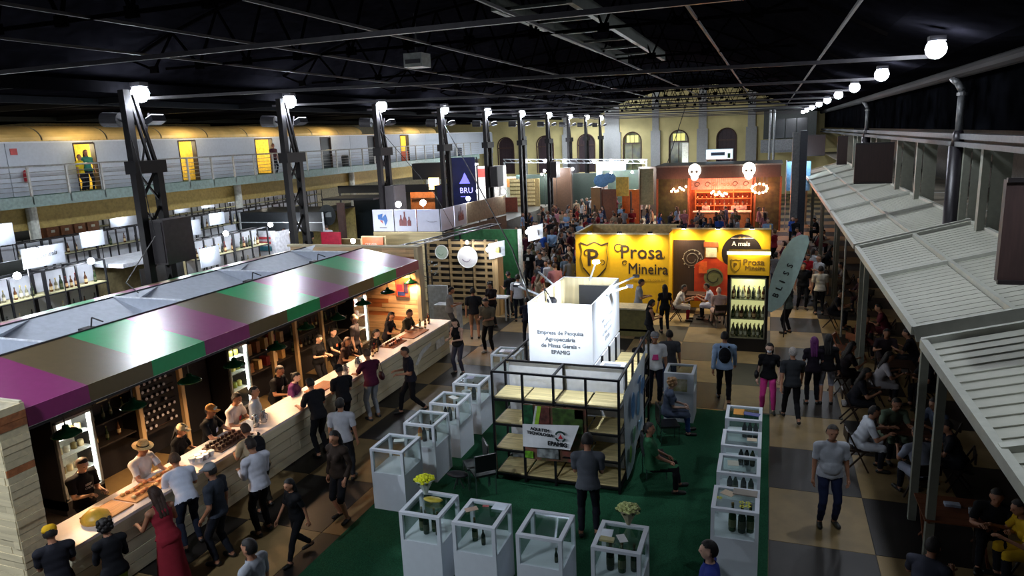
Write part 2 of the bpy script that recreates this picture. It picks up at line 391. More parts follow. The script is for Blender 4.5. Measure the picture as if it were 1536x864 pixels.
def person(x, y, face, label, top='2a2a30', bottomc='1c1d24', hairc='1a1412', skin='m', shoe='15130f', z=0, group=None, h=1.72, acc=(), **k):
    """face: heading in degrees, 0 = away from the camera along the hall, 90 = towards the left wall"""
    meshes, inf = arch(**k); lod = k.get('lod', 0)
    cols = {'person': mat(SKIN.get(skin, skin), .55, var=.06, scale=14), 'shirt': cloth(top), 'trousers': cloth(bottomc), 'shorts': cloth(bottomc), 'skirt': cloth(bottomc), 'shoe': mat(shoe, .5, var=.05), 'shoe_r': mat(shoe, .5, var=.05), 'hair': mat(hairc, .7, var=.2, scale=60), 'eye': mat('14100e', .2), 'eye_r': mat('14100e', .2)}
    s = h / 1.67
    root = None
    for nm in ('person', 'shirt', 'trousers', 'shorts', 'skirt', 'shoe', 'shoe_r', 'hair', 'eye', 'eye_r'):
        if nm not in meshes: continue
        o = bpy.data.objects.new(nm.replace('_r', ''), meshes[nm]); C.objects.link(o)
        o.material_slots[0].link = 'OBJECT'; o.material_slots[0].material = cols[nm]
        if root is None:
            root = o; o.location = (x, y, z); o.rotation_euler = (0, 0, math.radians(face)); o.scale = (s, s, s); ORG[o.name] = (0, 0, 0)
        else: o.parent = root
    tag(root, label, 'person', group)
    H = inf['head']; hr = inf['hr']
    def put(name, mb, m_, par=root):
        b = mb.build(name, m_); b.parent = par; return b
    def hl(vs): return [tuple(H + hr @ Vector(v)) for v in vs]
    for a in acc:
        kind, col = a[0], a[1]
        mb = MB()
        if kind == 'cap':
            mb.lathe([(.098, .03), (.1, .06), (.09, .10), (.06, .128), (.01, .135)], (0, -.005, 0), 14); mb.box(-.06, .06, .07, .17, .032, .042); mb.v = hl(mb.v); put('cap', mb.smooth(), cloth(col))
            if len(a) > 2: mb = MB(); mb.box(-.05, .05, .078, .1, .055, .10); mb.v = hl(mb.v); put('cap_front', mb, cloth(a[2]))
        elif kind == 'hat':
            mb.lathe([(.17, .045), (.175, .055), (.10, .062), (.095, .10), (.08, .14), (.02, .145)], (0, 0, 0), 16); mb.v = hl(mb.v); hobj = put('straw_hat', mb, mat(col, .8, scale=40)); mb = MB(); mb.lathe([(.101, .062), (.0985, .085)], (0, 0, 0), 16); mb.v = hl(mb.v); put('hat_band', mb, cloth('2a2018'))
        elif kind == 'mask':
            mb.ball((0, .075, -.045), (.05, .04, .042), 10, 6); mb.v = hl(mb.v); put('face_mask', mb.smooth(), cloth(col))
        elif kind == 'badge':
            p = inf['pel'] + inf['sd'] * .26 + inf['fw'] * .16; q = p + inf['sd'] * .09
            mb.prism([p - Vector((.035, 0, 0)), p + Vector((.035, 0, 0)), q + Vector((.035, 0, 0)), q - Vector((.035, 0, 0))], inf['fw'] * .004); put('name_badge', mb, cloth(col))
        elif kind == 'print':
            p = inf['pel'] + inf['sd'] * a[3] - inf['fw'] * 0; 
            if len(a) > 4 and a[4] == 'txt':
                pp = inf['pel'] + inf['sd'] * .33 + inf['fw'] * .152
                for i, t in enumerate(a[2].split('|')):
                    ob = lettering(t, .052, (0, 0, 0), (1, 0, 0), (0, 0, 1), cloth(col), root, off=.002, align='CENTER', name='shirt_lettering')
                    rot = Matrix((Vector((-1, 0, 0)), inf['sd'], inf['fw'])).transposed(); base = pp - inf['sd'] * .06 * i
                    for v in ob.data.vertices: c = v.co.copy(); v.co = base + rot @ Vector((c.x, c.z, 0)) 
            else:
                q = p + inf['sd'] * .13; fo = inf['fw'] * (.145 * a[2])
                mb.prism([p - Vector((.07, 0, 0)) + fo, p + Vector((.08, 0, 0)) + fo, q + Vector((.05, 0, 0)) + fo, q - Vector((.06, 0, 0)) + fo], inf['fw'] * .005 * a[2]); put('shirt_print', mb, cloth(col))
        elif kind == 'stripes':
            pass
    return root, inf
def world_of(root, v):
    a = root.rotation_euler.z; s = root.scale[0]; v = Vector(v) * s
    return Vector((root.location.x + v.x * math.cos(a) - v.y * math.sin(a), root.location.y + v.x * math.sin(a) + v.y * math.cos(a), root.location.z + v.z))
def backpack(pr, label, col='15161c'):
    root, inf = pr; p = inf['pel'] + inf['sd'] * .30 - inf['fw'] * .20
    c = world_of(root, p); a = root.rotation_euler.z
    t = thing('backpack', label, 'backpack', c); mb = MB(); mb.ball((c.x, c.y, c.z), (.15, .10, .21), 12, 8); mb.smooth().build('bag_body', cloth(col), t)
    mb = MB(); mb.ball((c.x, c.y - .07, c.z - .06), (.11, .05, .10), 10, 6); mb.smooth().build('front_pocket', cloth(col), t)
    for sx in (-1, 1):
        mb = MB(); mb.path([(c.x + sx * .09, c.y + .08, c.z - .12), (c.x + sx * .11, c.y + .16, c.z + .06), (c.x + sx * .10, c.y + .13, c.z + .2), (c.x + sx * .08, c.y + .04, c.z + .2)], .018); mb.build('strap', cloth(col), t)
    t.rotation_euler = (0, 0, a); return t
def handbag(pr, label, col='3a1016', side=1, up=.0, w=.13):
    root, inf = pr; c = world_of(root, inf['pel'] + Vector((side * .27, -.03, .06 + up))); t = thing('handbag', label, 'bag', c)
    mb = MB(); mb.ball(c, (.06, w, .12), 10, 6); mb.smooth().build('bag_body', mat(col, .45), t)
    mb = MB(); mb.path([(c.x, c.y - .09, c.z + .07), (c.x - side * .05, c.y - .03, c.z + .42), (c.x - side * .05, c.y + .03, c.z + .42), (c.x, c.y + .09, c.z + .07)], .008); mb.build('strap', mat(col, .5), t)
    t.rotation_euler = (0, 0, root.rotation_euler.z); return t
# ================================================================ the setting
DARK = mat('1b1a20', .55); STEEL = mat('0f0c0f', .6, spec=.25); WHITE = mat('dcdfe6', .55, var=.03); OFFW = mat('b9bcc2', .6, var=.06)
PLY = mat('d8c68f', .6, kind='wood', scale=5, var=.14, bump=.1); PLYX = PLY
sl = MB().box(-40, 9, 3, 79.5, -.3, -.012).build('floor', mat('3a3530', .7)); structure(sl)
XL = [-15.48, -13.86, -12.24, -10.62, -9.0, -7.38, -5.76, -4.14, -2.52, -.9, .18, 1.8, 3.42, 5.04, 6.66]
YL = [5.8 + 1.9 * j for j in range(39)]
light_t = mat('86704a', .55, var=.1, scale=2.2, objvar=.06); dark_t = mat('201c1a', .5, var=.2, scale=2.2, objvar=.1)
tiles = []
for i in range(len(XL) - 1):
    for j in range(len(YL) - 1):
        xc = (XL[i] + XL[i + 1]) / 2; yc = YL[j] + .95
        tiles.append((xc * xc * .5 + yc * yc, i, j))
tiles.sort(); tm = {}
rest = {0: MB(), 1: MB()}
for k, (d, i, j) in enumerate(tiles):
    a, b = XL[i] + .006, XL[i + 1] - .006; c, e = YL[j] + .006, YL[j] + 1.894
    par = (i + j) % 2
    if k < 300:
        key = (round(b - a, 2), par)
        if key not in tm:
            o = MB().box(-(b - a) / 2, (b - a) / 2, -.944, .944, -.012, 0).build('floor_tile', light_t if par else dark_t); tm[key] = o
        else:
            o = tm[key].copy(); C.objects.link(o)
        o.location = ((a + b) / 2, (c + e) / 2, 0); o.parent = sl
    else:
        rest[par].box(a, b, c, e, -.012, 0)
for par in (0, 1):
    stuff(rest[par].build('floor_tile', light_t if par else dark_t, sl))
# green carpet under the display cases
o = MB().box(-6.98, .17, 6.5, 17.1, 0, .012).build('carpet', mat('1f4c34', .95, scale=60, var=.2, bump=.3, spec=.1)); tag(o, 'dark green carpet laid under the white display cases', 'carpet')
# raised side platform under the left-hand stands
structure(MB().box(-40, -17.3, 5, 78, 0, 1.1).build('trim_platform', mat('4d4840', .7)))
# far wall with arched windows and pilasters
wm = mat('d2c48a', .8, scale=.6, var=.08, bump=.05)
fw_ = MB()
AW = [(-33.3, 0), (-28.74, 0), (-24.0, 0), (-19.24, 0), (-14.14, 1), (-9.2, 1), (-4.33, 0)]
def arch_pts(xc, z0, zt, hw, n=10):
    return [(xc + hw * math.cos(PI * i / n), zt - hw + hw * math.sin(PI * i / n)) for i in range(n + 1)]
segs_x = [-40.]
for xc, _ in AW: segs_x += [xc - .92, xc + .92]
segs_x += [9.]
for a, b in zip(segs_x[0::2], segs_x[1::2]): fw_.box(a, b, 78, 78.5, 0, 13)
for xc, _ in AW:
    fw_.box(xc - .92, xc + .92, 78, 78.5, 0, 2.7)
    pts = [(xc - .92, 13), (xc + .92, 13)] + arch_pts(xc, 2.7, 6.8, .92)
    fw_.prism([(x, 78, z) for x, z in pts], (0, .5, 0))
far = structure(fw_.build('wall_far', wm))
for k, (xc, lit) in enumerate(AW):
    fr = MB(); pts = arch_pts(xc, 2.7, 6.85, .97, 12)
    pts = [(xc + .97, 2.7)] + pts + [(xc - .97, 2.7)]
    fr.path([(x, 77.97, z) for x, z in pts], .07); fr.box(xc - .92, xc + .92, 77.95, 78.05, 5.6, 5.72)
    if lit: fr.box(xc - .03, xc + .03, 77.97, 78.03, 2.7, 5.6); fr.box(xc - .25, xc - .2, 77.97, 78.03, 5.7, 6.7); fr.box(xc + .2, xc + .25, 77.97, 78.03, 5.7, 6.7)
    wn = structure(fr.build('window_%d' % (k + 1), mat('4a3228', .6)))
    if lit:
        p = MB().box(xc - .9, xc + .9, 78.3, 78.34, 2.7, 6.8); p.build('pane', mat('25302a', .15, var=.5, scale=.8, col2='8a8a58'), wn)
        p = MB().box(xc - .62, xc + .62, 78.25, 78.27, 5.75, 6.5); p.build('lit_pane', mat('b8b468', .5, emit=.55), wn)
    else:
        p = MB()
        for s_ in range(4): p.box(xc - .9 + .45 * s_, xc - .47 + .45 * s_, 78.2, 78.25, 2.7, 6.8)
        p.build('shutter', mat('36252a', .6), wn)
for x, ww in ((-31, .5), (-26.6, .6), (-21.6, .35), (-16.3, 1.6), (-11.6, .7), (-6.75, .8), (-1.9, .75)):
    o = MB(); o.box(x - ww / 2, x + ww / 2, 77.8, 78, 0, 12); o.box(x - ww / 2 - .15, x + ww / 2 + .15, 77.7, 78, 0, 6.9); structure(o.build('trim_pilaster', mat('a5a6a4', .7, var=.05)))
structure(MB().box(-40, 9, 77.9, 78, 8.6, 8.75).build('trim_cornice', mat('a5a6a4', .7, var=.05)))
# mezzanine box in the far right corner
mz = MB(); mz.box(-.9, 3.8, 72, 77, 4.4, 4.6); mz.box(-.9, 3.8, 71.9, 72, 4.6, 5.6); structure(mz.build('trim_mezzanine', mat('8f9396', .6)))
structure(MB().box(-.7, 4, 74, 77.9, 5.6, 8.3).build('wall_mezzanine', mat('39403c', .5)))
o = MB(); [o.box(x, x + .9, 73.9, 73.98, 5.7, 7.5) for x in (0.3, 1.3, 2.3)]; structure(o.build('window_8', mat('141a1e', .2)))
for x in (-.1, .25): structure(MB().tube((x, 70, 0), (x, 70, 8.3), .11, n=10).build('trim_steel_post', mat('9fa3a5', .4, .6)))
structure(MB().box(-1.6, 4, 70, 77.9, 8.3, 8.45).build('trim_canopy', mat('2c3330', .5)))
# ------------------------------------------------ roof: vaulted main span and lower side aisle
rm = mat('0d0d11', 1., scale=3, var=.2, spec=0.)
rf = MB(); pr = [(-17.6, 8.9), (-16.9, 9.3), (-14.5, 10.2), (-11.5, 10.9), (-8.5, 11.25), (-5.5, 11.3), (-2.5, 10.7), (0, 9.6), (2, 8.5), (3.4, 8.1), (9, 8.1)]
for (x0, z0), (x1, z1) in zip(pr[:-1], pr[1:]):
    rf.add([(x0, 2, z0), (x1, 2, z1), (x1, 78.4, z1), (x0, 78.4, z0), (x0, 2, z0 + .2), (x1, 2, z1 + .2), (x1, 78.4, z1 + .2), (x0, 78.4, z0 + .2)], [(0, 1, 2, 3), (7, 6, 5, 4), (0, 4, 5, 1), (3, 2, 6, 7)])
rf.box(-40, -17.6, 2, 78.4, 8.75, 8.95)
ceil = structure(rf.build('ceiling', rm))
tie_m = mat('38363a', .5, .3)
bays = [9.2] + LEFT_Y
for i, y in enumerate(bays):
    z1 = 8.3; z2 = 8.3 if i < 1 else 7.95
    t_ = MB().beam((-17.2, y, z1), (2.9, y, z2), .07); tr = structure(t_.build('trim_tie_beam', tie_m))
    tr2 = MB(); lo = -14.5 if i % 1 == 0 else 0
    tp = [(x, z) for x, z in pr[1:9]]
    def zroof(x):
        for (a, za), (b, zb) in zip(pr[:-1], pr[1:]):
            if a <= x <= b: return za + (zb - za) * (x - a) / (b - a)
        return 8.1
    xs = [-16.6 + 1.55 * q for q in range(13)]
    for q, (a, b) in enumerate(zip(xs[:-1], xs[1:])):
        lowz = 9.0; ta = zroof(a) - .1; tb_ = zroof(b) - .1
        tr2.beam((a, y, ta), (b, y, tb_), .07)
        if zroof((a + b) / 2) > 9.25:
            mid = (a + b) / 2
            tr2.beam((a, y, max(ta, 9)), (mid, y, lowz), .05); tr2.beam((mid, y, lowz), (b, y, max(tb_, 9)), .05); tr2.box(mid - .12, mid + .12, y - .04, y + .04, lowz - .08, lowz + .1)
    tr2.beam((-15.4, y, 9), (.6, y, 9), .06)
    tr2.build('truss', mat('070606', .9, spec=0.), tr)
pur_m = mat('1c1b1d', .6)
for x in (-13.5, -10.5, -7.5, -4.5, -1.5, 1.2):
    z = 9.0
    structure(MB().beam((x, 4, z + (.0 if x < 1 else -.4)), (x, 77.8, z + (.0 if x < 1 else -.4)), .05).build('trim_purlin', pur_m))
structure(MB().beam((-17.2, 4, 8.62), (-17.2, 77.8, 8.62), .22, .3).build('trim_roof_girder', mat('08080a', .9, spec=0.)))
for y in (13, 19, 26, 34, 43): structure(MB().beam((-39, y, 8.62), (-17.3, y, 8.62), .12, .2).build('trim_aisle_beam', mat('0c0d10', .8, spec=.1)))
for x in (-33, -22): structure(MB().beam((x, 4, 8.6), (x, 77.8, 8.6), .2, .22).build('trim_aisle_girder', mat('101318', .8, spec=.1)))
# roof ventilators hung in the trusses
t = thing('ceiling_fan_unit', 'small pale unit hanging in the dark roof left of centre', 'ceiling unit', (-8.4, 16.6, 8.9))
MB().box(-8.65, -8.15, 16.4, 16.9, 8.62, 8.95).build('housing', mat('8b908c', .5), t); MB().box(-8.6, -8.2, 16.38, 16.4, 8.7, 8.8).build('grille', DARK, t); MB().tube((-8.4, 16.65, 8.95), (-8.4, 16.65, 9.9), .02).build('hanger', DARK, t)
t = thing('roof_walkway', 'dim greenish service walkway slung under the dark roof', 'walkway', (-3.6, 18, 9.3))
MB().beam((-5.1, 13.5, 9.35), (-4.9, 26, 9.35), .12, .3).build('side_rail', mat('4a5148', .5, .3), t); MB().beam((-3.6, 13.5, 9.35), (-3.6, 26, 9.35), .12, .3).build('side_rail', mat('4a5148', .5, .3), t)
for y in range(14, 26, 2): MB().beam((-5.05, y, 9.3), (-3.6, y, 9.3), .1, .06).build('cross_bar', mat('3d423c', .5, .3), t)
# ------------------------------------------------ columns down the left with floodlights
def column(y, first):
    t = thing('lattice_column', 'dark riveted lattice roof column', 'column', (-16.5, y, 0), None)
    X = -16.5; y0 = y - .5; y1 = y + .25
    MB().box(X - .10, X + .10, y0 - .10, y0 + .12, 0, 8.5).build('chord', STEEL, t)
    MB().box(X - .11, X + .11, y1 - .1, y1 + .1, 0, 6.4).build('chord', STEEL, t)
    m = MB()
    for k in range(6):
        z = .4 + k * 1.0; m.beam((X, y0, z), (X, y1, z + 1.0), .06); m.beam((X, y1, z), (X, y0, z + 1.0), .05)
    m.build('lattice', STEEL, t)
    MB().box(X - .2, X + .2, y0 - .15, y1 + .18, 6.25, 6.6).build('cap_plate', STEEL, t)
    m = MB(); m.beam((X, y1, 6.5), (X, y0 + .3, 8.4), .09); m.beam((X, y1 - .2, 6.5), (X, y0 + .15, 8.4), .07); m.beam((X, y0 + .3, 6.6), (X, y1, 7.9), .04); m.build('upper_brace', STEEL, t)
    return t
cl0 = column(LEFT_Y[0], True)
ORD = ['first', 'second', 'third', 'fourth', 'fifth', 'sixth', 'seventh', 'eighth', 'ninth', 'tenth', 'eleventh', 'twelfth', 'thirteenth', 'fourteenth', 'fifteenth', 'sixteenth', 'seventeenth', 'eighteenth']
ordn = ['first', 'second', 'third', 'fourth', 'fifth', 'sixth', 'seventh', 'eighth', 'ninth', 'tenth']
cols_ = [cl0]
for i, y in enumerate(LEFT_Y[1:]): cols_.append(dup(cl0, (-16.5, y, 0)))
for i, c in enumerate(cols_): c['label'] = 'dark lattice roof column, %s from the camera in the left row' % ordn[i]; c['group'] = 'lattice roof columns'
def bulb(loc, r, e, col='eef4ff', name='bulb', parent=None):
    return MB().ball(loc, r, 10, 6).smooth().build(name, mat(col, emit=e), parent)
def flood(x, y, z, row, i):
    t = thing('floodlight', '', 'lamp', (x, y, z))
    bulb((x, y, z), .24, 60, parent=t); MB().box(x - .18, x + .18, y - .15, y + .15, z + .18, z + .3).build('housing', DARK, t)
    return t
f0 = flood(-16.45, LEFT_Y[0], 8.42, 0, 0)
dup(f0, (-16.45, 9.2, 8.42), label='glaring white floodlight left of the frame, before the nearest column')
dup(f0, (-8.5, 1.0, 8.42), label='added white floodlight hung unseen behind the camera')  # fixture for the added fill light, out of view
fl = [f0] + [dup(f0, (-16.45, y, 8.42)) for y in LEFT_Y[1:]]
for i, f in enumerate(fl): f['label'] = 'glaring white floodlight on top of the %s lattice column' % ordn[i]; f['group'] = 'column-top floodlights'
for i, y in enumerate(RIGHT_Y):
    f = dup(f0, (2.6, y, 7.98)); f.scale = (.7, .7, .7); f['label'] = 'glaring white floodlight, %s of the right-hand row under the roof' % ordn[i]; f['group'] = 'right-hand floodlights'
def spot_head():
    t = thing('angled_lamp', '', 'lamp', (-16.2, 0, 7.75))
    m = MB(); a = Vector((-16.2, 0, 7.72)); m.prism([a + Vector((-.02, -.24, 0)), a + Vector((-.02, .24, 0)), a + Vector((.22, .24, .10)), a + Vector((.22, -.24, .10))], (.05, 0, -.16)); m.build('housing', mat('3a3d45', .4), t)
    m = MB(); m.prism([a + Vector((-.0, -.22, .02)), a + Vector((-.0, .22, .02)), a + Vector((.20, .22, .115)), a + Vector((.20, -.22, .115))], (.0, 0, .01)); m.build('lens', mat('d8dce8', emit=1.6), t)
    MB().tube((-16.42, 0, 7.55), (-16.2, 0, 7.7), .03).build('bracket', DARK, t)
    return t
s0 = spot_head(); s0.location = (-16.2, LEFT_Y[0] + .05, 7.75)
for i, y in enumerate(LEFT_Y):
    s_ = s0 if i == 0 else dup(s0, (-16.2, y + .05, 7.75)); s_['label'] = 'small angled lamp with pale lens beside the head of the %s column' % ordn[i]; s_['group'] = 'angled column lamps'
d0 = thing('round_lamp_housing', '', 'lamp', (-16.9, LEFT_Y[0] - .55, 7.75)); MB().tube((-17.25, LEFT_Y[0] - .6, 7.75), (-16.75, LEFT_Y[0] - .5, 7.72), .2, n=12).build('housing', DARK, d0); MB().tube((-16.75, LEFT_Y[0] - .5, 7.72), (-16.5, LEFT_Y[0] - .5, 7.6), .04).build('bracket', DARK, d0)
for i, y in enumerate(LEFT_Y):
    s_ = d0 if i == 0 else dup(d0, (-16.9, y - .55, 7.75)); s_['label'] = 'unlit round dark lamp on the left side of the %s column' % ordn[i]; s_['group'] = 'unlit round column lamps'
for i, (y, z) in enumerate([(15.75, 4.35), (28.9, 4.3), (41.9, 4.5), (54.9, 4.2), (61, 4.2)]):
    t = thing('loudspeaker', 'big brown-black loudspeaker cabinet strapped to the %s' % ['nearest column', 'third column', 'fifth column', 'seventh column', 'eighth column'][i], 'loudspeaker', (-16.1, y, z - .65), 'column loudspeakers')
    MB().box(-16.34, -15.85, y - .6, y + .45, z - .65, z + .6).build('cabinet', mat('2c2629', .6), t); MB().box(-16.3, -15.9, y - .62, y - .6, z - .6, z + .55).build('grille', mat('1c181b', .8), t)
# cables
def cable(pts, label, r=.012):
    return tag(MB().path(pts, r, 5).build('cable', mat('0e0d10', .6)), label, 'cable')
cable([(-16.4, 35.2, 7.6), (-10.5, 24.5, 5.7), (-6.0, 16.4, 4.1), (-4.45, 13.2, 3.5)], 'long black cable slanting down from a column to the white EPAMIG box', .02)
cable([(-16.4, 15.0, 7.4), (-16.2, 15.0, 6.4), (-15.6, 14.6, 4.6), (-14.6, 12.6, 3.75), (-13.8, 12.2, 3.62)], 'black cable dropping from the nearest column to the bar roof', .014)
cable([(-6.6, 60, 8.5), (-7.2, 58, 5.9), (-7.6, 57, 4.3)], 'thin cable hanging from the roof trusses near the far wall', .03)
cable([(-16.5, 28.4, 7.5), (-13.2, 27, 4.6), (-12.2, 26.6, 3.1)], 'thin black cable slanting down to the pallet wall stand', .012)
# ------------------------------------------------ balcony on the left
bw = MB(); bw.box(-28.4, -28, 5, 72, 5.3, 7.45)
doors = [(22.66, 23.63, 1), (28.47, 29.58, 1), (34.2, 35.68, 1), (40.63, 41.78, 0), (46.6, 47.6, 0), (51.56, 52.93, 2)]
bw = MB(); yy = [5.] + [v for d in doors for v in d[:2]] + [72.]
balw = None
for k, (a, b) in enumerate(zip(yy[0::2], yy[1::2])):
    n = max(1, round((b - a) / 3.2))
    if balw is None: balw = structure(MB().box(-28.3, -28.08, 5, 72, 7.36, 7.5).build('wall_balcony', WHITE))
    for q in range(n):
        ya = a + (b - a) * q / n; yb = a + (b - a) * (q + 1) / n
        MB().box(-28.2, -28, ya + .015, yb - .015, 5.3, 7.4).build('partition_panel', mat('b4bcc8', .5, var=.03), balw)
for k, (a, b, lit) in enumerate(doors):
    fr = MB(); fr.box(-28.25, -27.98, a - .05, a, 5.3, 7.36); fr.box(-28.25, -27.98, b, b + .05, 5.3, 7.36); fr.box(-28.25, -27.98, a, b, 7.3, 7.38)
    d = structure(fr.build('door_%d' % (k + 1), mat('3a2c26', .5)))
    if lit:
        MB().box(-30.5, -30.4, a - 1.2, b + 1.2, 5.3, 7.5).build('room_wall', mat('e0c458', .7), d)
        MB().box(-30.5, -28.2, b + .9, b + 1.0, 5.3, 7.5).build('room_side_wall', mat('e0c458', .7), d)
        if lit == 2: MB().box(-28.15, -28.1, a, b, 5.3, 6.1).build('low_screen', mat('c8502a', .6), d)
        lamp('POINT', (-29.3, (a + b) / 2, 7.2), 60, (1, .85, .5), .15)
    else: MB().box(-28.2, -28.1, a, b, 5.3, 7.3).build('door_leaf', mat('20262a', .4), d)
tv = MB()
t = None
for k in range(16):
    y0 = 9 + k * 3.1
    if 44 < y0 < 47: continue
    m = MB(); n = 8
    vs = []
    for q in range(n + 1):
        a = PI / 2 * q / n; vs.append((-28.15 - 1.2 * (1 - math.cos(a)) , 7.5 + .62 * math.sin(a)))
    for (x0, z0), (x1, z1) in zip(vs[:-1], vs[1:]):
        m.add([(x0, y0 + .04, z0), (x0, y0 + 3.06, z0), (x1, y0 + 3.06, z1), (x1, y0 + .04, z1)], [(0, 1, 2, 3)])
    if t is None: t = structure(MB().box(-29.6, -28.05, 8, 60, 7.46, 7.5).build('trim_vault', mat('d8b870', .6)))
    m.smooth().build('vault_panel', mat('c9a862', .5, emit=.42, ) if 0 else mat('e6c27a', .45, var=.15, scale=.7), t)
    if y0 > 15 and k % 2 == 0: lamp('POINT', (-27.3, y0 + 1.5, 8.05), 22, (1, .8, .45), .1)
balc = MB(); balc.box(-40, -26, 5, 63, 5.05, 5.25); sb = structure(balc.build('trim_balcony_slab', mat('5c706a', .6)))
MB().box(-26.02, -25.9, 5, 63, 5.0, 5.4).build('edge_beam', mat('6a7e78', .5), sb); MB().box(-26.3, -26.05, 5, 63, 5.25, 5.42).build('kerb', mat('2e5a4e', .6), sb)
structure(MB().box(-29.2, -28.2, 5, 63, 3.95, 5.05).build('trim_balcony_beam', mat('a08a4c', .7)))
structure(MB().box(-39.9, -39.7, 5, 78, 0, 9).build('wall_left', mat('c9bfa2', .7)))
rl = thing('balcony_railing', 'long grey metal railing along the upper left gallery', 'railing', (-25.95, 34, 5.4))
MB().tube((-25.95, 5, 6.5), (-25.95, 63, 6.5), .035).build('handrail', mat('9a9a96', .4, .5), rl)
for k in range(5):
    MB().tube((-25.95, 5, 5.6 + .17 * k), (-25.95, 63, 5.6 + .17 * k), .012, n=5).build('rail_wire', mat('9a9a96', .4, .5), rl)
po = None
for k in range(32):
    y = 12.7 + 1.56 * k
    if po is None: po = MB().box(-25.98, -25.9, y - .035, y + .035, 5.1, 6.5).build('post', mat('a6a49e', .5), rl)
    else:
        p = po.copy(); C.objects.link(p); p.location = po.location + Vector((0, 1.56 * k, 0)); p.parent = rl
for y in (20.3, 32.3, 44, 56): structure(MB().tube((-28, y, 1.1), (-28, y, 5.05), .2, n=12).build('trim_white_column', mat('c4c6bc', .5)))
t = thing('fire_extinguisher', 'red fire extinguisher hung on the white gallery partition', 'extinguisher', (-27.9, 21.1, 5.9)); 
MB().lathe([(.08, 0), (.09, .05), (.09, .42), (.03, .5)], (-27.88, 20.26, 5.85)).build('cylinder', mat('a02030', .4), t); MB().box(-27.98, -27.96, 19.87, 20.15, 6.95, 7.2).build('sign', mat('b84040', .5), t)
for k, (yy_, c_) in enumerate([(42.6, 'dark'), (62, 'blue')]):
    o = MB().lathe([(.22, 0), (.26, .75), (.2, .85)], (-27.5, yy_, 5.25), 12).build('waste_bin', mat('20304a' if k else '26282c', .5)); tag(o, '%s bin standing on the gallery against the white partition' % ('dark blue' if k else 'dark grey'), 'bin')
# ------------------------------------------------ right-hand side: colonnade, duct, awnings
structure(MB().box(7.6, 7.9, 4, 78, 0, 8.1).build('wall_right', mat('4c463f', .8)))
structure(MB().box(4.95, 5.1, 4, 78, 6.5, 8.1).build('wall_right_upper', mat('08090c', .9, scale=1.5, var=.35, spec=0.)))
structure(MB().tube((4.55, 6, 7.98), (4.55, 77, 7.98), .16, n=12).build('trim_duct', mat('060607', .8, spec=.1)))
structure(MB().box(4.6, 4.85, 5, 77, 6.28, 6.42).build('trim_gutter', mat('45484c', .5, .3)))
structure(MB().box(4.5, 4.6, 5, 77, 6.10, 6.22).build('trim_gutter', mat('3a3d40', .5, .3)))
structure(MB().box(4.9, 7.6, 4, 78, 4.0, 4.1).build('trim_side_roof', mat('857c6c', .8, scale=1, var=.2)))
for k in range(11): structure(MB().box(5.8, 6.9, 9.5 + 2.1 * k, 9.62 + 2.1 * k, 4.1, 4.13).build('trim_marking', mat('c9c9c2', .6)))
pY = [21.70, 41.14, 83.49]
for i, y in enumerate(pY):
    t = thing('downpipe', 'dark round iron column with rainwater pipe, %s on the right' % ['nearest', 'second', 'third'][i], 'column', (4.6, y, 0), 'round iron columns on the right')
    m = MB(); m.tube((4.6, y, 0), (4.6, y, 6.1), .2, n=14); m.tube((4.6, y, 6.1), (4.6, y, 6.5), .17, .11, 12); m.smooth(); m.build('iron_column', mat('1a161b', .4, .2), t)
    m = MB(); m.path([(4.6, y, 6.4), (4.6, y, 7.5), (4.52, y + .12, 7.7), (4.45, y + .35, 7.82)], .09, 10); m.smooth().build('pipe', mat('5d5f61', .45, .4), t)
    MB().tube((4.6, y, 7.38), (4.6, y, 7.46), .12, n=12).build('pipe_collar', mat('6d6f70', .4, .5), t)
# white bracket frames between awnings and gutter
cream = mat('7a7c70', .6, var=.05)
b0 = None
BY = [19.7, 21.5, 27.8, 31.9, 38, 40, 46, 48, 54, 56]
for i, y in enumerate(BY):
    if b0 is None:
        b0 = thing('bracket_frame', '', 'bracket', (4.85, y, 4.1))
        MB().box(4.70, 4.86, y - .11, y + .11, 4.1, 6.1).build('post', cream, b0); MB().box(4.9, 5.3, y - .12, y - .06, 4.1, 6.1).build('post', cream, b0)
        MB().beam((4.75, y, 6.0), (5.3, y - .06, 6.0), .12).build('rail', cream, b0); MB().beam((4.75, y, 6.0), (5.1, y - .05, 5.3), .06).build('brace', cream, b0); MB().beam((4.75, y, 5.2), (5.3, y - .05, 5.2), .05).build('rail', cream, b0)
        t = b0
    else: t = dup(b0, (4.85, y, 4.1))
    t['label'] = 'off-white steel bracket frame above the awnings, %s from the camera' % (ordn + ['eleventh', 'twelfth'])[i]; t['group'] = 'bracket frames above the awnings'
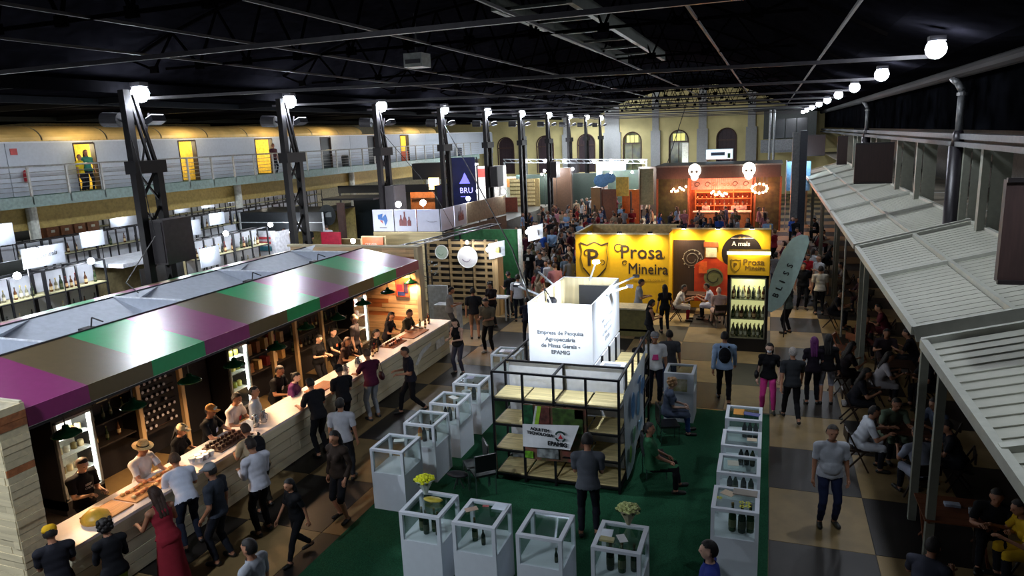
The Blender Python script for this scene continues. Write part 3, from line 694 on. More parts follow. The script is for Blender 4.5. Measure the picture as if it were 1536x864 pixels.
# awnings
aw_m = mat('aeae9f', .6, var=.05, scale=3); aw_f = mat('b0b1a5', .55, var=.04)
def awning(y0, y1, label, closed, tilt=.0):
    X0, Z0, X1, Z1 = 2.27, 3.5, 4.9, 4.18
    def Z(x): return Z0 + (Z1 - Z0) * (x - X0) / (X1 - X0)
    t = thing('awning', label, 'awning', (X0, (y0 + y1) / 2, Z0), 'slatted awnings down the right side')
    MB().beam((X0, y0, Z(X0)), (X0, y1, Z(X0)), .10, .14).build('outer_rail', aw_f, t)
    MB().beam((X1, y0, Z(X1)), (X1, y1, Z(X1)), .10, .14).build('inner_rail', aw_f, t)
    xm = 3.6; MB().beam((xm, y0, Z(xm) + .03), (xm, y1, Z(xm) + .03), .09, .10).build('middle_rail', aw_f, t)
    for y in (y0, y1): MB().beam((X0, y, Z(X0) - .05), (X1, y, Z(X1) - .05), .08, .26).build('end_rail', aw_f, t)
    ym = y0 + (y1 - y0) * .52; MB().beam((X0, ym, Z(X0) + .03), (X1, ym, Z(X1) + .03), .12, .10).build('cross_rail', aw_f, t)
    n = int((y1 - y0 - .2) / .29); st = {}
    for bay, (xa, xb) in enumerate(((X0 + .06, xm - .06), (xm + .06, X1 - .06))):
        for k in range(n):
            y = y0 + .12 + (k + .5) * (y1 - y0 - .24) / n
            if bay not in st:
                m = MB(); hh = (y1 - y0 - .24) / n / 2 + .012; up = .024 if not closed else (.03 if k % 6 == 3 else .008)
                m.add([(xa, y - hh, Z(xa) + up), (xb, y - hh, Z(xb) + up), (xb, y + hh, Z(xb) - .0), (xa, y + hh, Z(xa) - .0), (xa, y - hh, Z(xa) + up - .015), (xb, y - hh, Z(xb) + up - .015), (xb, y + hh, Z(xb) - .015), (xa, y + hh, Z(xa) - .015)], [(0, 1, 2, 3), (7, 6, 5, 4), (0, 4, 5, 1), (1, 5, 6, 2), (2, 6, 7, 3), (3, 7, 4, 0)])
                o = m.build('slat', aw_m, t); st[bay] = (o, y)
            else:
                o = st[bay][0].copy(); C.objects.link(o); o.parent = t; o.location = st[bay][0].location + Vector((0, y - st[bay][1], 0))
    for x, y in ((X0 + .25, y1 - .2), (X0 + .25, y0 + .4)):
        MB().box(x - .06, x + .06, y - .06, y + .06, 0, Z(x) - .05).build('post', cream, t)
awning(3.6, 11.75, 'nearest slatted off-white awning in the lower right corner', False)
awning(12.45, 20.8, 'second slatted awning on the right, wide dark joints in its near half', True)
names_aw = ['third', 'fourth', 'fifth', 'sixth', 'seventh']
for i in range(4): awning(21.15 + 8.6 * i, 29.45 + 8.6 * i, 'pale slatted awning, %s from the camera along the right side' % names_aw[i], True)
# brown boards
BRD = [(2.64, 3.78, 4.84, 6.13), (2.56, 2.99, 4.9, 6.09), (3.03, 3.48, 4.89, 6.2), (2.32, 3.4, 4.79, 6.13)]
for i, (a, b, c_, d_, Y, nm) in enumerate([(1284, 216, 1338, 274, 26.2, 'large dark brown board hung upright over the third awning'), (1511, 270, 1560, 424, 9.6, 'dark brown board cut by the right edge of the frame'), (1257, 205, 1270, 246, 38, 'narrow dark brown board further down the right side'), (1212, 203, 1237, 233, 52, 'distant dark brown board above the far awnings')]):
    x0 = x1 = 0
    bd = BRD[i]
    t = thing('board', nm, 'board', (bd[0], Y, bd[2])); MB().box(bd[0], bd[1], Y, Y + .12, bd[2], bd[3]).build('panel', mat('33201d', .6, kind='woodz'), t)
    for zz in (bd[2], bd[3]): MB().beam((bd[0], Y - .01, zz), (bd[1], Y - .01, zz), .05).build('edging', mat('1b1415', .5), t)
t = thing('tall_screen', 'tall dark blue-grey upright panel where the far awnings end', 'screen', (1.7, 46, 0)); MB().box(1.65, 2.05, 46, 47.2, 0, 6.5).build('panel', mat('252b38', .5), t); MB().box(1.24, 1.65, 46.1, 47.1, 0, 6.4).build('edge_panel', mat('6b6f72', .5), t)
# ================================================================ the long bar stall on the left
bar_c = mat('d2caae', .7, kind='woody', scale=3, var=.06, bump=.1, objvar=.12)
PINK, BRN, GRN = mat('8e2f6e', .3, var=.03), mat('66563a', .3, var=.03), mat('23a060', .3, var=.03)
ct = thing('bar_counter', 'long white-topped bar counter faced with whitewashed planks', 'counter', (-9.9, 13, 0))
for r in range(5):
    y = 6.62; k = 0
    while y < 20.05:
        ln_ = [2.7, 3.3, 2.2, 3.0][(k + r) % 4]; y2 = min(20.08, y + ln_)
        if 20.08 - y2 < .5: y2 = 20.08
        dz = random.uniform(-.008, .012)
        MB().box(-9.70 - .02, -9.64 + dz, y + .006, y2 - .006, .03 + r * .2, .216 + r * .2).build('plank', bar_c, ct); y = y2; k += 1
for r in range(5): MB().box(-10.3, -9.70, 20.08, 20.12 + random.uniform(0, .01), .03 + r * .2, .216 + r * .2).build('plank', bar_c, ct)
MB().box(-10.3, -9.72, 6.62, 20.08, 0, 1.03).build('counter_body', mat('3a352c', .7), ct)
MB().box(-10.45, -9.58, 6.6, 20.16, 1.05, 1.10).build('counter_top', mat('e2d5d2', .4, var=.03), ct)
sw = MB(); yl = [17.6, 17.75, 17.95, 18.2, 18.5, 18.75, 18.7, 18.45, 18.2, 17.95, 17.8]; zl = [.38, .5, .66, .74, .76, .78, .68, .62, .58, .45, .35]
sw.prism([(-9.615, y, z) for y, z in zip(yl, zl)], (.006, 0, 0)); sw.prism([(-9.615, 19.05, .42), (-9.615, 19.65, .46), (-9.615, 19.65, .72), (-9.615, 19.05, .70)], (.006, 0, 0)); sw.build('painted_mark', mat('dfe2e2', .6), ct)
stl = thing('bar_stall', 'long bar stall with shiny magenta, brown and green striped canopy', 'stall', (-13, 13.5, 0))
# canopy: striped slopes, fascias, grey valley with cross fins
ys = [6.62] + [7.63 + 1.24 * k for k in range(10)]; ys[-1] = 18.95
cols3 = [PINK, BRN, GRN]; XF, XR, XR2, XF2 = -10.0, -11.9, -14.0, -15.9; ZF, ZR = 3.28, 3.62
for k, (a, b) in enumerate(zip(ys[:-1], ys[1:])):
    m_ = cols3[k % 3]
    m = MB(); b2 = b + .1 * 0; m.add([(XF, a, ZF), (XF, b, ZF), (XR, b + (.0), ZR), (XR, a, ZR), (XF, a, ZF - .03), (XF, b, ZF - .03), (XR, b, ZR - .03), (XR, a, ZR - .03)], [(0, 1, 2, 3), (7, 6, 5, 4), (0, 4, 5, 1), (1, 5, 6, 2), (2, 6, 7, 3), (3, 7, 4, 0)])
    m.build('canopy_panel', m_, stl); MB().box(XF, XF + .025, a, b, 3.0, ZF).build('fascia_panel', m_, stl)
    m_ = cols3[(k + 1) % 3]
    m = MB(); m.add([(XF2, a, ZF), (XF2, b, ZF), (XR2, b, ZR), (XR2, a, ZR)], [(3, 2, 1, 0)]); m.build('canopy_panel', m_, stl); MB().box(XF2 - .025, XF2, a, b, 3.0, ZF).build('fascia_panel', m_, stl)
GREY = mat('a6acb8', .6, var=.04)
XM = (XR + XR2) / 2; vz = 3.26
m = MB(); m.add([(XR, 6.6, ZR), (XR, 18.95, ZR), (XM, 18.95, vz), (XM, 6.6, vz)], [(0, 1, 2, 3)]); m.build('valley_lining', GREY, stl)
m = MB(); m.add([(XR2, 6.6, ZR), (XR2, 18.95, ZR), (XM, 18.95, vz), (XM, 6.6, vz)], [(0, 3, 2, 1)]); m.build('valley_lining', GREY, stl)
for y in (8.45, 11.7, 15.0, 18.2):
    m = MB(); m.add([(XR, y, ZR), (XR2, y, ZR), (XM, y, vz), (XR, y + .03, ZR), (XR2, y + .03, ZR), (XM, y + .03, vz)], [(0, 1, 2), (5, 4, 3), (0, 3, 4, 1)]); m.build('valley_fin', GREY, stl)
    m = MB(); m.add([(XR2, y, ZR), (XR2 + .75, y, ZR), (XR2, y + 1.3, ZR), (XR2 + .5, y + .1, ZR - .18)], [(0, 1, 3), (1, 2, 3), (0, 3, 2)]); m.build('valley_gusset', mat('c0c5ce', .6, var=.03), stl)
    MB().beam((XR, y, ZR + .01), (XR2, y, ZR + .01), .03).build('fin_edge', mat('d8dbe2', .5), stl)
for x in (XR, XR2): MB().beam((x, 6.62, ZR + .01), (x, 18.95, ZR + .01), .025).build('ridge_edge', mat('3a3a40', .5), stl)
for y in (9.6, 14.2, 17.0):
    t = thing('roof_floodlight', 'small black floodlight lying in the grey bar roof valley, %s from the camera' % {9.6: 'first', 14.2: 'second', 17.0: 'third'}[y], 'lamp', (XR - .35, y, 3.4), 'floodlights in the bar roof valley')
    MB().box(XR - .5, XR - .2, y - .12, y + .12, 3.5, 3.56).build('housing', DARK, t); MB().path([(XR - .3, y, 3.55), (XR - .3, y + .05, 3.75), (XR - .1, y + .12, 3.66)], .015).build('arm', DARK, t)
# stall structure: back walls, end walls with wood cladding
blk = mat('16141a', .6); wood_p = mat('b99c72', .65, kind='woodz', scale=3, var=.15)
MB().box(-13.35, -13.2, 6.3, 21, 0, 3.0).build('back_wall', blk, stl); MB().box(XF - .02, XF + .0, 6.62, 18.95, 2.98, 3.0).build('fascia_edge', mat('c9c9cc', .4), stl)
MB().box(-13.2, -10.05, 6.62, 18.9, 2.92, 2.95).build('stall_ceiling', blk, stl)
clad = mat('cfae84', .7, kind='wood', scale=3, var=.16, bump=.2, objvar=.16); clad2 = mat('a8683e', .7, kind='wood', scale=3, var=.16, objvar=.1)
clad_p = mat('d8caa6', .7, kind='wood', scale=3, var=.06, bump=.1, objvar=.12)
def cladding(x0, x1, y, z0, z1, parent, ny=-1, seed=1, lens=(1.1, .7, 1.5, .9), rowh=.105, rust=.14, base=None):
    rng = random.Random(seed); z = z0; r = 0
    while z < z1 - .02:
        h_ = min(rowh, z1 - z); x = x0 - rng.uniform(0, .6)
        while x < x1:
            l = rng.choice(lens); a = max(x, x0); b = min(x + l, x1)
            if b - a > .03:
                d = rng.uniform(.0, .018); MB().box(a + .002, b - .002, min(y, y + ny * (.02 + d)), max(y, y + ny * (.02 + d)), z + .002, z + h_ - .002).build('clad_board', clad2 if rng.random() < rust else (base or clad), parent)
            x += l
        z += h_; r += 1
ew = thing('bar_end_wall', 'tall end wall of the bar clad in mixed reclaimed boards', 'wall panel', (-13, 21, 0))
MB().box(-16.2, -11.15, 21.05, 21.2, 0, 3.3).build('wall_core', mat('8f8266', .7), ew)
cladding(-16.2, -11.15, 21.05, 0.3, 3.3, ew, seed=3, rowh=.15)
MB().box(-11.15, -11.0, 20.9, 21.25, 0, 3.32).build('corner_post', mat('b5a98c', .7, kind='woodz', scale=3), ew); MB().box(-16.3, -11.0, 20.98, 21.25, 3.3, 3.36).build('cap_board', mat('b5a98c', .7, kind='wood', scale=3), ew)
np_ = thing('bar_near_wall', 'near end pillar of the bar clad in pale and rust coloured boards', 'wall panel', (-11.5, 6.35, 0))
MB().box(-13.4, -9.93, 6.17, 6.55, 0, 3.4).build('wall_core', mat('b8ac90', .7), np_)
cladding(-13.4, -9.92, 6.17, 0, 3.4, np_, seed=8, rowh=.11, lens=(.5, .35, .8, .6), rust=.05, base=clad_p)
rng = random.Random(5); z = 0
while z < 3.36:
    d = rng.uniform(0, .012); MB().box(-9.93, -9.91 + d, 6.15, 6.56, z + .002, z + .108).build('clad_board', clad2 if rng.random() < .08 else clad_p, np_); z += .11
for zz in (6.17, 6.51): MB().box(-13.4, -9.92, zz, zz + .04, 3.4, 3.44).build('cap_board', mat('c9c0a8', .7, kind='wood'), np_)
t = thing('picture_poster', 'small orange and navy poster on the warm-lit board wall', 'poster', (-11.7, 21, 1.9)); MB().box(-11.95, -11.45, 20.95, 20.985, 1.62, 2.28).build('sheet', mat('e8532e', .5), t)
MB().box(-11.90, -11.62, 20.94, 20.95, 1.66, 1.8).build('lower_print', mat('26306a', .5), t); MB().box(-11.66, -11.5, 20.94, 20.95, 1.75, 2.15).build('dark_print', mat('30203a', .5), t); MB().box(-11.92, -11.7, 20.94, 20.95, 1.84, 2.05).build('red_print', mat('c8203a', .5), t)
# timber shelf posts
for y in (7.6, 10.68, 11.87, 15.1, 16.13, 17.39):
    MB().box(-12.62, -12.52, y - .05, y + .05, 0, 2.97).build('shelf_post', wood_p, stl)
# back-bar shelves
for (a, b) in ((9.7, 10.6), (14.3, 16.05), (16.2, 18.9)):
    for z in (.95, 1.42, 1.88, 2.32): MB().box(-13.2, -12.65, a, b, z, z + .03).build('shelf_board', mat('2c2420', .6), stl)
# wine rack: bottle ends
wbm = mat('c7c3c9', .4); t0 = None; cnt = 0
rk = thing('wine_rack', 'dark wine rack on the back wall of the bar, full of lying bottles', 'rack', (-12.9, 11.3, .8))
MB().box(-13.2, -12.75, 10.75, 11.8, .7, 2.9).build('rack_body', mat('1a1416', .6), rk)
for z in [.8 + .17 * q for q in range(13)]: MB().box(-12.75, -12.70, 10.75, 11.8, z - .01, z).build('rack_slat', mat('3a2a20', .6), rk)
for r in range(12):
    for c in range(7):
        if random.random() < .2: continue
        y = 10.83 + c * .145 + (.07 if r % 2 else 0); z = .87 + r * .17
        if y > 11.76: continue
        if t0 is None:
            t0 = thing('wine_bottle', 'dark wine bottle lying in the bar wine rack, pale end outwards', 'bottle', (-12.72, y, z), 'wine bottles lying in the rack')
            MB().tube((-12.74, y, z), (-12.66, y, z), .036, n=8).build('bottle_glass', mat('1e1418', .3), t0); MB().tube((-12.66, y, z), (-12.645, y, z), .034, n=8).build('foil_cap', wbm, t0)
        else: dup(t0, (-12.72, y, z), label='pale-capped wine bottle, %s from the left in rack row %s from the bottom' % (ordn[c], (ordn + ['eleventh', 'twelfth'])[r]))
# fridges
def fridge(x, y0, y1, z1, label, frontx=True, lit=(1, .98, .9), power=25, shelves=(.75, 1.2, 1.6), goods=None):
    t = thing('glass_door_fridge', label, 'fridge', (x - .3, (y0 + y1) / 2, 0), 'drinks fridges behind the bar')
    m = MB(); m.box(x - .65, x - .6, y0, y1, .1, z1); m.box(x - .65, x, y0, y0 + .05, .1, z1); m.box(x - .65, x, y1 - .05, y1, .1, z1); m.box(x - .65, x, y0, y1, 0, .3); m.box(x - .65, x + .01, y0, y1, z1 - .25, z1); m.build('cabinet', mat('1b1b1f', .4), t)
    m = MB(); m.box(x - .6, x - .58, y0 + .05, y1 - .05, .3, z1 - .25); m.build('inner_wall', mat('e8e6d8', .5), t)
    for z in shelves: MB().box(x - .58, x - .08, y0 + .05, y1 - .05, z, z + .02).build('wire_shelf', mat('c9cccb', .4), t)
    m = MB(); m.box(x, x + .03, y0 + .03, y0 + .08, .3, z1 - .25); m.box(x, x + .03, y1 - .08, y1 - .03, .3, z1 - .25); m.box(x, x + .03, y0 + .03, y1 - .03, .28, .34); m.box(x, x + .03, y0 + .03, y1 - .03, z1 - .3, z1 - .25); m.build('door_frame', mat('8d9092', .35, .5), t)
    MB().box(x + .005, x + .012, y0 + .08, y1 - .08, .34, z1 - .3).build('door_glass', glass_mat(), t)
    MB().box(x - .06, x - .03, y1 - .11, y1 - .07, .35, z1 - .32).build('light_strip', mat('f4f6ee', emit=6), t)
    MB().box(x + .012, x + .02, (y0 + y1) / 2 + .1, (y0 + y1) / 2 + .2, z1 - .17, z1 - .13).build('red_display', mat('ff2030', emit=4), t)
    l = lamp('POINT', (x - .18, (y0 + y1) / 2, z1 - .38), power, lit, .08)
    return t
fridge(-12.55, 8.72, 9.6, 2.15, 'glass-door fridge of cups nearest the camera behind the bar', power=16, shelves=(.7, 1.1, 1.45))
fridge(-12.55, 13.35, 14.15, 2.2, 'glass-door fridge of green packs in the middle of the bar', power=9)
fridge(-12.55, 19.1, 20.0, 2.2, 'glass-door fridge of red packs at the far end of the bar', power=12)
k = 0
def jar(loc, r, h, c, name, label, cat, group, parentless=True, rough=.4):
    o = MB().lathe([(r * .9, 0), (r, h * .1), (r, h * .85), (r * .75, h)], loc, 10).smooth().build(name, mat(c, rough)); o2 = o
    return tag(o, label, cat, group)
for z in (.72, 1.12, 1.47):
    for q in range(5): jar((-12.85, 8.84 + .155 * q, z), .06, .13, ('c9b48a', 'd9d2c0', '7c6a3a')[(q + int(z * 10)) % 3], 'tub', 'small tub, %s from the left on the %s shelf of the near bar fridge' % (ORD[q], {.72: 'bottom', 1.12: 'middle', 1.47: 'top'}[z]), 'tub', 'tubs in the near fridge')
for z in (.77, 1.22, 1.62):
    for q in range(4): jar((-12.85, 13.5 + .17 * q, z), .07, .15, ('7d8a30', 'a8a050', 'd2c870')[(q + int(z * 10)) % 3], 'pack', 'pack, %s from the left on the %s shelf of the middle bar fridge' % (ORD[q], {.77: 'bottom', 1.22: 'middle', 1.62: 'top'}[z]), 'pack', 'packs in the middle fridge')
for z in (1.22, 1.62):
    for q in range(4): jar((-12.85, 19.25 + .17 * q, z), .07, .15, ('b83040', 'e0d0d0')[q % 2], 'pack', 'pack, %s from the left on the %s shelf of the far bar fridge' % (ORD[q], {1.22: 'middle', 1.62: 'top'}[z]), 'pack', 'packs in the far fridge')
# goods on the back-bar shelves
def bottle_proto(c='20241f', cap='8a7a40', lab='d8d0b0', h=.3, r=.037, name='bottle'):
    t = thing(name, '', 'bottle', (0, 0, 0)); MB().lathe([(r * .95, 0), (r, .01), (r, h * .55), (r * .4, h * .74), (r * .36, h * .9)], n=10).smooth().build('bottle_glass', mat(c, .2), t)
    MB().lathe([(r * 1.03, h * .15), (r * 1.03, h * .42)], n=10).build('paper_label', mat(lab, .6), t); MB().lathe([(r * .4, h * .9), (r * .4, h)], n=8).build('cap', mat(cap, .4), t)
    return t
BT = {}
def bottle(loc, kind, label, group=None, s=1.0):
    if kind not in BT: BT[kind] = bottle_proto(*kind); b = BT[kind]; b.location = loc; b['label'] = label
    else: b = dup(BT[kind], loc, label=label)
    if group: b['group'] = group
    b.scale = (s, s, s); return b
DK = ('1b201c', '3f3a24', '3c3d30'); CL = ('8f8a70', 'c0a850', 'e8e0c8'); RD = ('4a1a14', '8a2020', 'd8b080'); BRb = ('5a3416', '201810', 'd8c090'); GN = ('22361b', '5a5028', '55583c')
ORB = ordn + ['eleventh', 'twelfth', 'thirteenth', 'fourteenth', 'fifteenth', 'sixteenth', 'seventeenth']
for z in (.98, 1.45, 1.91):
    for (a, b) in ((9.8, 10.55), (16.3, 18.7)):
        y = a
        while y < b:
            bottle((-12.85, y, z), random.choice([DK, GN, BRb]), 'bottle %s along the %s shelf of the %s back-bar case' % (ORB[int((y - a) / .16)], {.98: 'lower', 1.45: 'middle', 1.91: 'upper'}[z], 'near' if a < 10 else 'far'), 'bottles on the back-bar shelves'); y += random.uniform(.16, .3)
for z in (.98, 1.45, 1.91, 2.35):
    for q in range(5):
        y = 14.45 + q * .33; o = MB().box(-13.0, -12.76, y - .07, y + .07, z, z + (.3 if z > 1 else .25)).build('gift_box', mat(('c49a5c', '8a5a30', 'd8b478', '9a3030', 'c4a070')[(q + int(z * 7)) % 5], .6)); tag(o, 'cardboard box, %s along the %s middle back-bar shelf' % (ORD[q], {.98: 'lowest', 1.45: 'second', 1.91: 'third', 2.35: 'top'}[z]), 'box', 'boxes on the middle back-bar shelves')
for i, (x, y, z, c_, lb) in enumerate([(-12.7, 9.95, 2.35, 'b0805a', 'round wicker ornament on the top back-bar shelf'), (-12.7, 10.25, 2.35, 'b0805a', 'second round wicker ornament beside the first on the top shelf'), (-12.7, 10.35, 1.91, 'd8d8dc', 'white ring-shaped object on the back-bar shelf above the straw hat')]):
    m = MB(); n = 14
    for q in range(n):
        a0, a1 = 2 * PI * q / n, 2 * PI * (q + 1) / n; m.tube((x, y + .1 * math.cos(a0), z + .14 + .1 * math.sin(a0)), (x, y + .1 * math.cos(a1), z + .14 + .1 * math.sin(a1)), .022, n=6)
    tag(m.build('ring_ornament', mat(c_, .5)), lb, 'ornament')
o = MB().box(-12.85, -12.6, 9.75, 10.0, 1.91, 2.15).build('carton', mat('d9cfa8', .6)); tag(o, 'pale square carton on the back-bar shelf right of the near fridge', 'carton')
# green enamel pendant lamps over the counter
lp = None
for i, (x, y) in enumerate([(-11.18, 8.01), (-11.12, 9.34), (-11.15, 10.77), (-10.96, 11.88), (-10.89, 13.23), (-11.32, 14.96), (-11.01, 16.00), (-11.25, 17.70), (-11.34, 19.25), (-11.45, 20.81)]):
    x = max(x, -11.3)
    if lp is None:
        lp = thing('pendant_lamp', '', 'lamp', (x, y, 2.15)); MB().lathe([(.24, 0), (.235, .02), (.17, .07), (.06, .11), (.05, .17)], (x, y, 2.15), 18).smooth().build('lamp_shade', mat('0f4a2c', .25), lp); MB().tube((x, y, 2.3), (x, y, 2.97), .012, n=6).build('cord', DARK, lp)
        MB().ball((x, y, 2.16), .04).build('bulb', mat('ffd9a0', emit=14), lp); t = lp
    else: t = dup(lp, (x, y, 2.15))
    t['label'] = 'dark green enamel pendant lamp over the bar, %s from the camera' % ordn[i]; t['group'] = 'green pendant lamps'
    lamp('SPOT', (x, y, 2.12), 60 if i < 8 else 75, (1, .62, .33), .05, (x + .25, y, 0), 150, .5)
# goods on the counter
wood_t = mat('8a5430', .6, kind='wood', scale=6)
def board(x, y, w_, l, label, c='9a5a34'):
    o = MB().box(x - w_ / 2, x + w_ / 2, y - l / 2, y + l / 2, 1.10, 1.125).build('serving_board', mat(c, .6, kind='woody', scale=6)); return tag(o, label, 'board')
board(-10.0, 18.4, .5, 1.0, 'brown wooden serving board at the far end of the counter'); board(-10.1, 17.3, .45, .8, 'wooden tasting tray in front of the woman in the orange apron')
board(-10.0, 13.6, .45, .8, 'wooden tray of samples in the middle of the counter'); board(-10.0, 10.4, .5, .9, 'long dark tray of little cups on the near half of the counter', '4a3228')
board(-10.0, 8.6, .5, 1.3, 'long light wooden board of food beside the straw-hat seller', 'c89058'); board(-10.0, 7.6, .5, .6, 'light board of snacks at the near end of the counter', 'c89058')
rg = random.Random(3)
for i in range(26):
    y = 8.05 + (i % 13) * .095; x = -10.15 + (i // 13) * .22 + rg.uniform(-.03, .03)
    o = MB().ball((x, y, 1.15), (.045, .04, .028), 8, 5).smooth().build('cheese_piece', mat(rg.choice(['e0b070', 'd8a058', 'e8c890', 'b86a38']), .6)); tag(o, 'small piece of food on the light board, %s along its %s line' % ((ordn + ['eleventh', 'twelfth', 'thirteenth'])[i % 13], ['inner', 'outer'][i // 13]), 'food', 'food pieces on the light board')
for i in range(24):
    y = 10.02 + (i % 8) * .105; x = -10.17 + (i // 8) * .15
    o = MB().lathe([(.03, 0), (.038, .07), (.03, .072)], (x, y, 1.125), 8).build('sample_cup', mat('3a2420', .3)); tag(o, 'little dark cup on the long dark tray, %s along its %s line' % (ordn[i % 8], ['customer-far', 'middle', 'customer-near'][i // 8]), 'cup', 'little cups on the dark tray')
for i in range(14):
    y = 16.95 + (i % 7) * .11; x = -10.2 + (i // 7) * .18
    o = MB().lathe([(.028, 0), (.035, .08), (.03, .082)], (x, y, 1.125), 8).build('sample_cup', mat(rg.choice(['c86a48', 'e0c8b0', '5a2a20']), .3)); tag(o, 'little cup on the tasting tray, %s along its %s line' % (ordn[i % 7], ['inner', 'outer'][i // 7]), 'cup', 'little cups on the tasting tray')
for i in range(9): bottle((-10.2 + rg.uniform(-.1, .25), 18.95 + i * .12, 1.10), [CL, BRb, RD][i % 3], 'slim bottle, %s of the line at the far end of the white counter' % ORD[i], 'bottles at the far end of the counter', .85)
for i in range(5): bottle((-10.15 + rg.uniform(-.1, .1), 16.1 + i * .13, 1.10), [BRb, DK, RD][i % 3], 'dark bottle, %s of the line before the far-end sellers' % ORD[i], 'bottles before the far-end sellers', 1)
for i, y in enumerate((11.2, 11.45, 14.6, 15.2)):
    t = thing('metal_pitcher', 'shiny metal pitcher on the white counter, %s along the bar' % ordn[i], 'pitcher', (-9.98, y, 1.1), 'metal pitchers on the counter'); MB().lathe([(.07, 0), (.085, .05), (.08, .14), (.05, .22), (.055, .26)], (-9.98, y, 1.1), 12).smooth().build('jug_body', mat('b9bcc0', .2, .9), t); MB().path([(-9.93, y, 1.32), (-9.86, y, 1.28), (-9.87, y, 1.17), (-9.91, y, 1.14)], .01).build('handle', mat('b9bcc0', .2, .9), t)
for i in range(6):
    o = MB().lathe([(.05, 0), (.07, .09), (.065, .1)], (-10.0 + .12 * (i % 2), 9.45 + .07 * i, 1.1), 8).build('plastic_cup', mat('d9dce0', .3)); tag(o, 'clear plastic cup, %s in the cluster on the near half of the counter' % ORD[i], 'cup', 'plastic cups on the counter')
o = MB().prism([(-10.05, 10.95, 1.1), (-9.85, 10.95, 1.1), (-9.87, 11.0, 1.32), (-10.03, 11.0, 1.32)], (0, .02, 0)).build('price_card', mat('dfe4ea', .5)); tag(o, 'small white price card standing on the counter near the dark cups', 'card')
o = MB().lathe([(.2, 0), (.22, .04), (.2, .1), (.1, .18), (.02, .2)], (-9.95, 7.35, 1.1), 14).smooth().build('cake_dome', mat('e0b040', .4)); tag(o, 'yellow round cover at the near end of the counter', 'cover')
lamp('SPOT', (-11.6, 20.6, 2.6), 90, (1, .5, .2), .08, (-11.6, 21.1, .8), 120)
lamp('SPOT', (-14.0, 19.8, 2.9), 50, (1, .7, .4), .08, (-13.6, 21, 1.6), 120)

# ================================================================ EPAMIG kiosk
ks = thing('shelving_kiosk', 'black steel shelving stand with plywood shelves around the EPAMIG box', 'stand', (-3.8, 14, 0))
BK = mat('17171b', .45, .4); FX0, FX1, FY0, FY1, FY2, FT = -5.05, -2.52, 12.35, 13.1, 15.85, 2.3
XS = [FX0, -4.42, -3.79, -3.15, FX1]
def post(x, y, z1=FT): MB().beam((x, y, 0), (x, y, z1), .045).build('frame_post', BK, ks)
for x in XS: post(x, FY0)
for x in (FX0, -3.79, FX1): post(x, FY1)
for y in (13.8, 14.5, 15.2, FY2): post(FX1, y); post(-3.15, y) if y != FY2 else None
for y in (14.5, FY2): post(FX0, y)
for z in (FT, 1.72, 1.2, .65, .12):
    for y in (FY0, FY1): MB().beam((FX0, y, z), (FX1, y, z), .04).build('frame_rail', BK, ks)
    for x in (FX0, -3.79, FX1): MB().beam((x, FY0, z), (x, FY1, z), .04).build('frame_rail', BK, ks)
    MB().beam((FX1, FY1, z), (FX1, FY2, z), .04).build('frame_rail', BK, ks)
    if z < FT:
        for a, b in zip((FX0, -4.42, -3.79, -3.15), (-4.42, -3.79, -3.15, FX1)): MB().box(a + .02, b - .02, FY0 + .03, FY1 - .03, z + .02, z + .045).build('plywood_shelf', PLY, ks)
        for a, b in zip((FY1, 13.8, 14.5, 15.2), (13.8, 14.5, 15.2, FY2)): MB().box(-3.15, FX1 - .02, a + .02, b - .02, z + .02, z + .045).build('plywood_shelf', PLY, ks)
for z in (FT, 1.2, .12): MB().beam((FX0, FY1, z), (FX0, FY2, z), .04).build('frame_rail', BK, ks)
for x in (FX0, FX1): MB().beam((FX0, FY2, FT), (FX1, FY2, FT), .04).build('frame_rail', BK, ks)
PW = mat('c6c9cf', .6, var=.04)
for a, b in zip((-4.98, -3.77), (-3.80, -2.58)): MB().box(a, b, FY1 + .03, FY1 + .06, .1, 2.26).build('back_panel', PW, ks)
MB().box(-3.2, -3.17, FY1 + .06, FY2 - .1, .1, 2.26).build('back_panel', PW, ks); MB().box(-4.5, -4.47, FY1 + .06, FY2 - .1, .1, 2.26).build('back_panel', PW, ks); MB().box(-4.5, -3.2, FY2 - .1, FY2 - .07, .1, 2.26).build('back_panel', PW, ks)
bx = thing('epamig_sign_box', 'bright white open-topped sign box lettered EPAMIG on the kiosk', 'sign', (-3.85, 14.4, 2.3))
BXW = mat('e6eaf0', .5, var=.01); a0, a1, c0, c1, e0, e1 = -4.5, -3.18, 13.1, 15.75, 2.31, 3.55
INW = mat('d0c4a0', .6, kind='woodz', scale=3, var=.1)
MB().box(a0, a1, c0, c0 + .02, e0, e1).build('front_panel', BXW, bx); MB().box(a1 - .02, a1, c0 + .02, c1, e0, e1).build('side_panel', BXW, bx)
MB().box(a0, a0 + .02, c0 + .02, c1, e0, e1).build('side_panel', BXW, bx); MB().box(a0, a1, c1, c1 + .02, e0, e1).build('back_panel', BXW, bx)
MB().box(a0 + .02, a0 + .05, c0 + .04, c1 - .02, e0, e1 - .01).build('inner_lining', INW, bx); MB().box(a0 + .02, a1 - .02, c1 - .05, c1 - .02, e0, e1 - .01).build('inner_lining', INW, bx)
for q in range(4): MB().box(a0 + .05, a0 + .09, c0 + .4 + q * .62, c0 + .46 + q * .62, e0, e1 - .02).build('batten', INW, bx)
LT = mat('6a6e74', .6)
for i, s_ in enumerate(['Empresa de Pesquisa', 'Agropecuária', 'de Minas Gerais -', 'EPAMIG']):
    lettering(s_, .112, (-3.84, c0 - .003, 2.91 - i * .135), (1, 0, 0), (0, 0, 1), LT, bx, align='CENTER', off=.003, xs=1.02)
    lettering(s_, .13, (a1 + .003, 14.45, 2.95 - i * .15), (0, 1, 0), (0, 0, 1), mat('a9adb4', .6), bx, align='CENTER', off=.001)
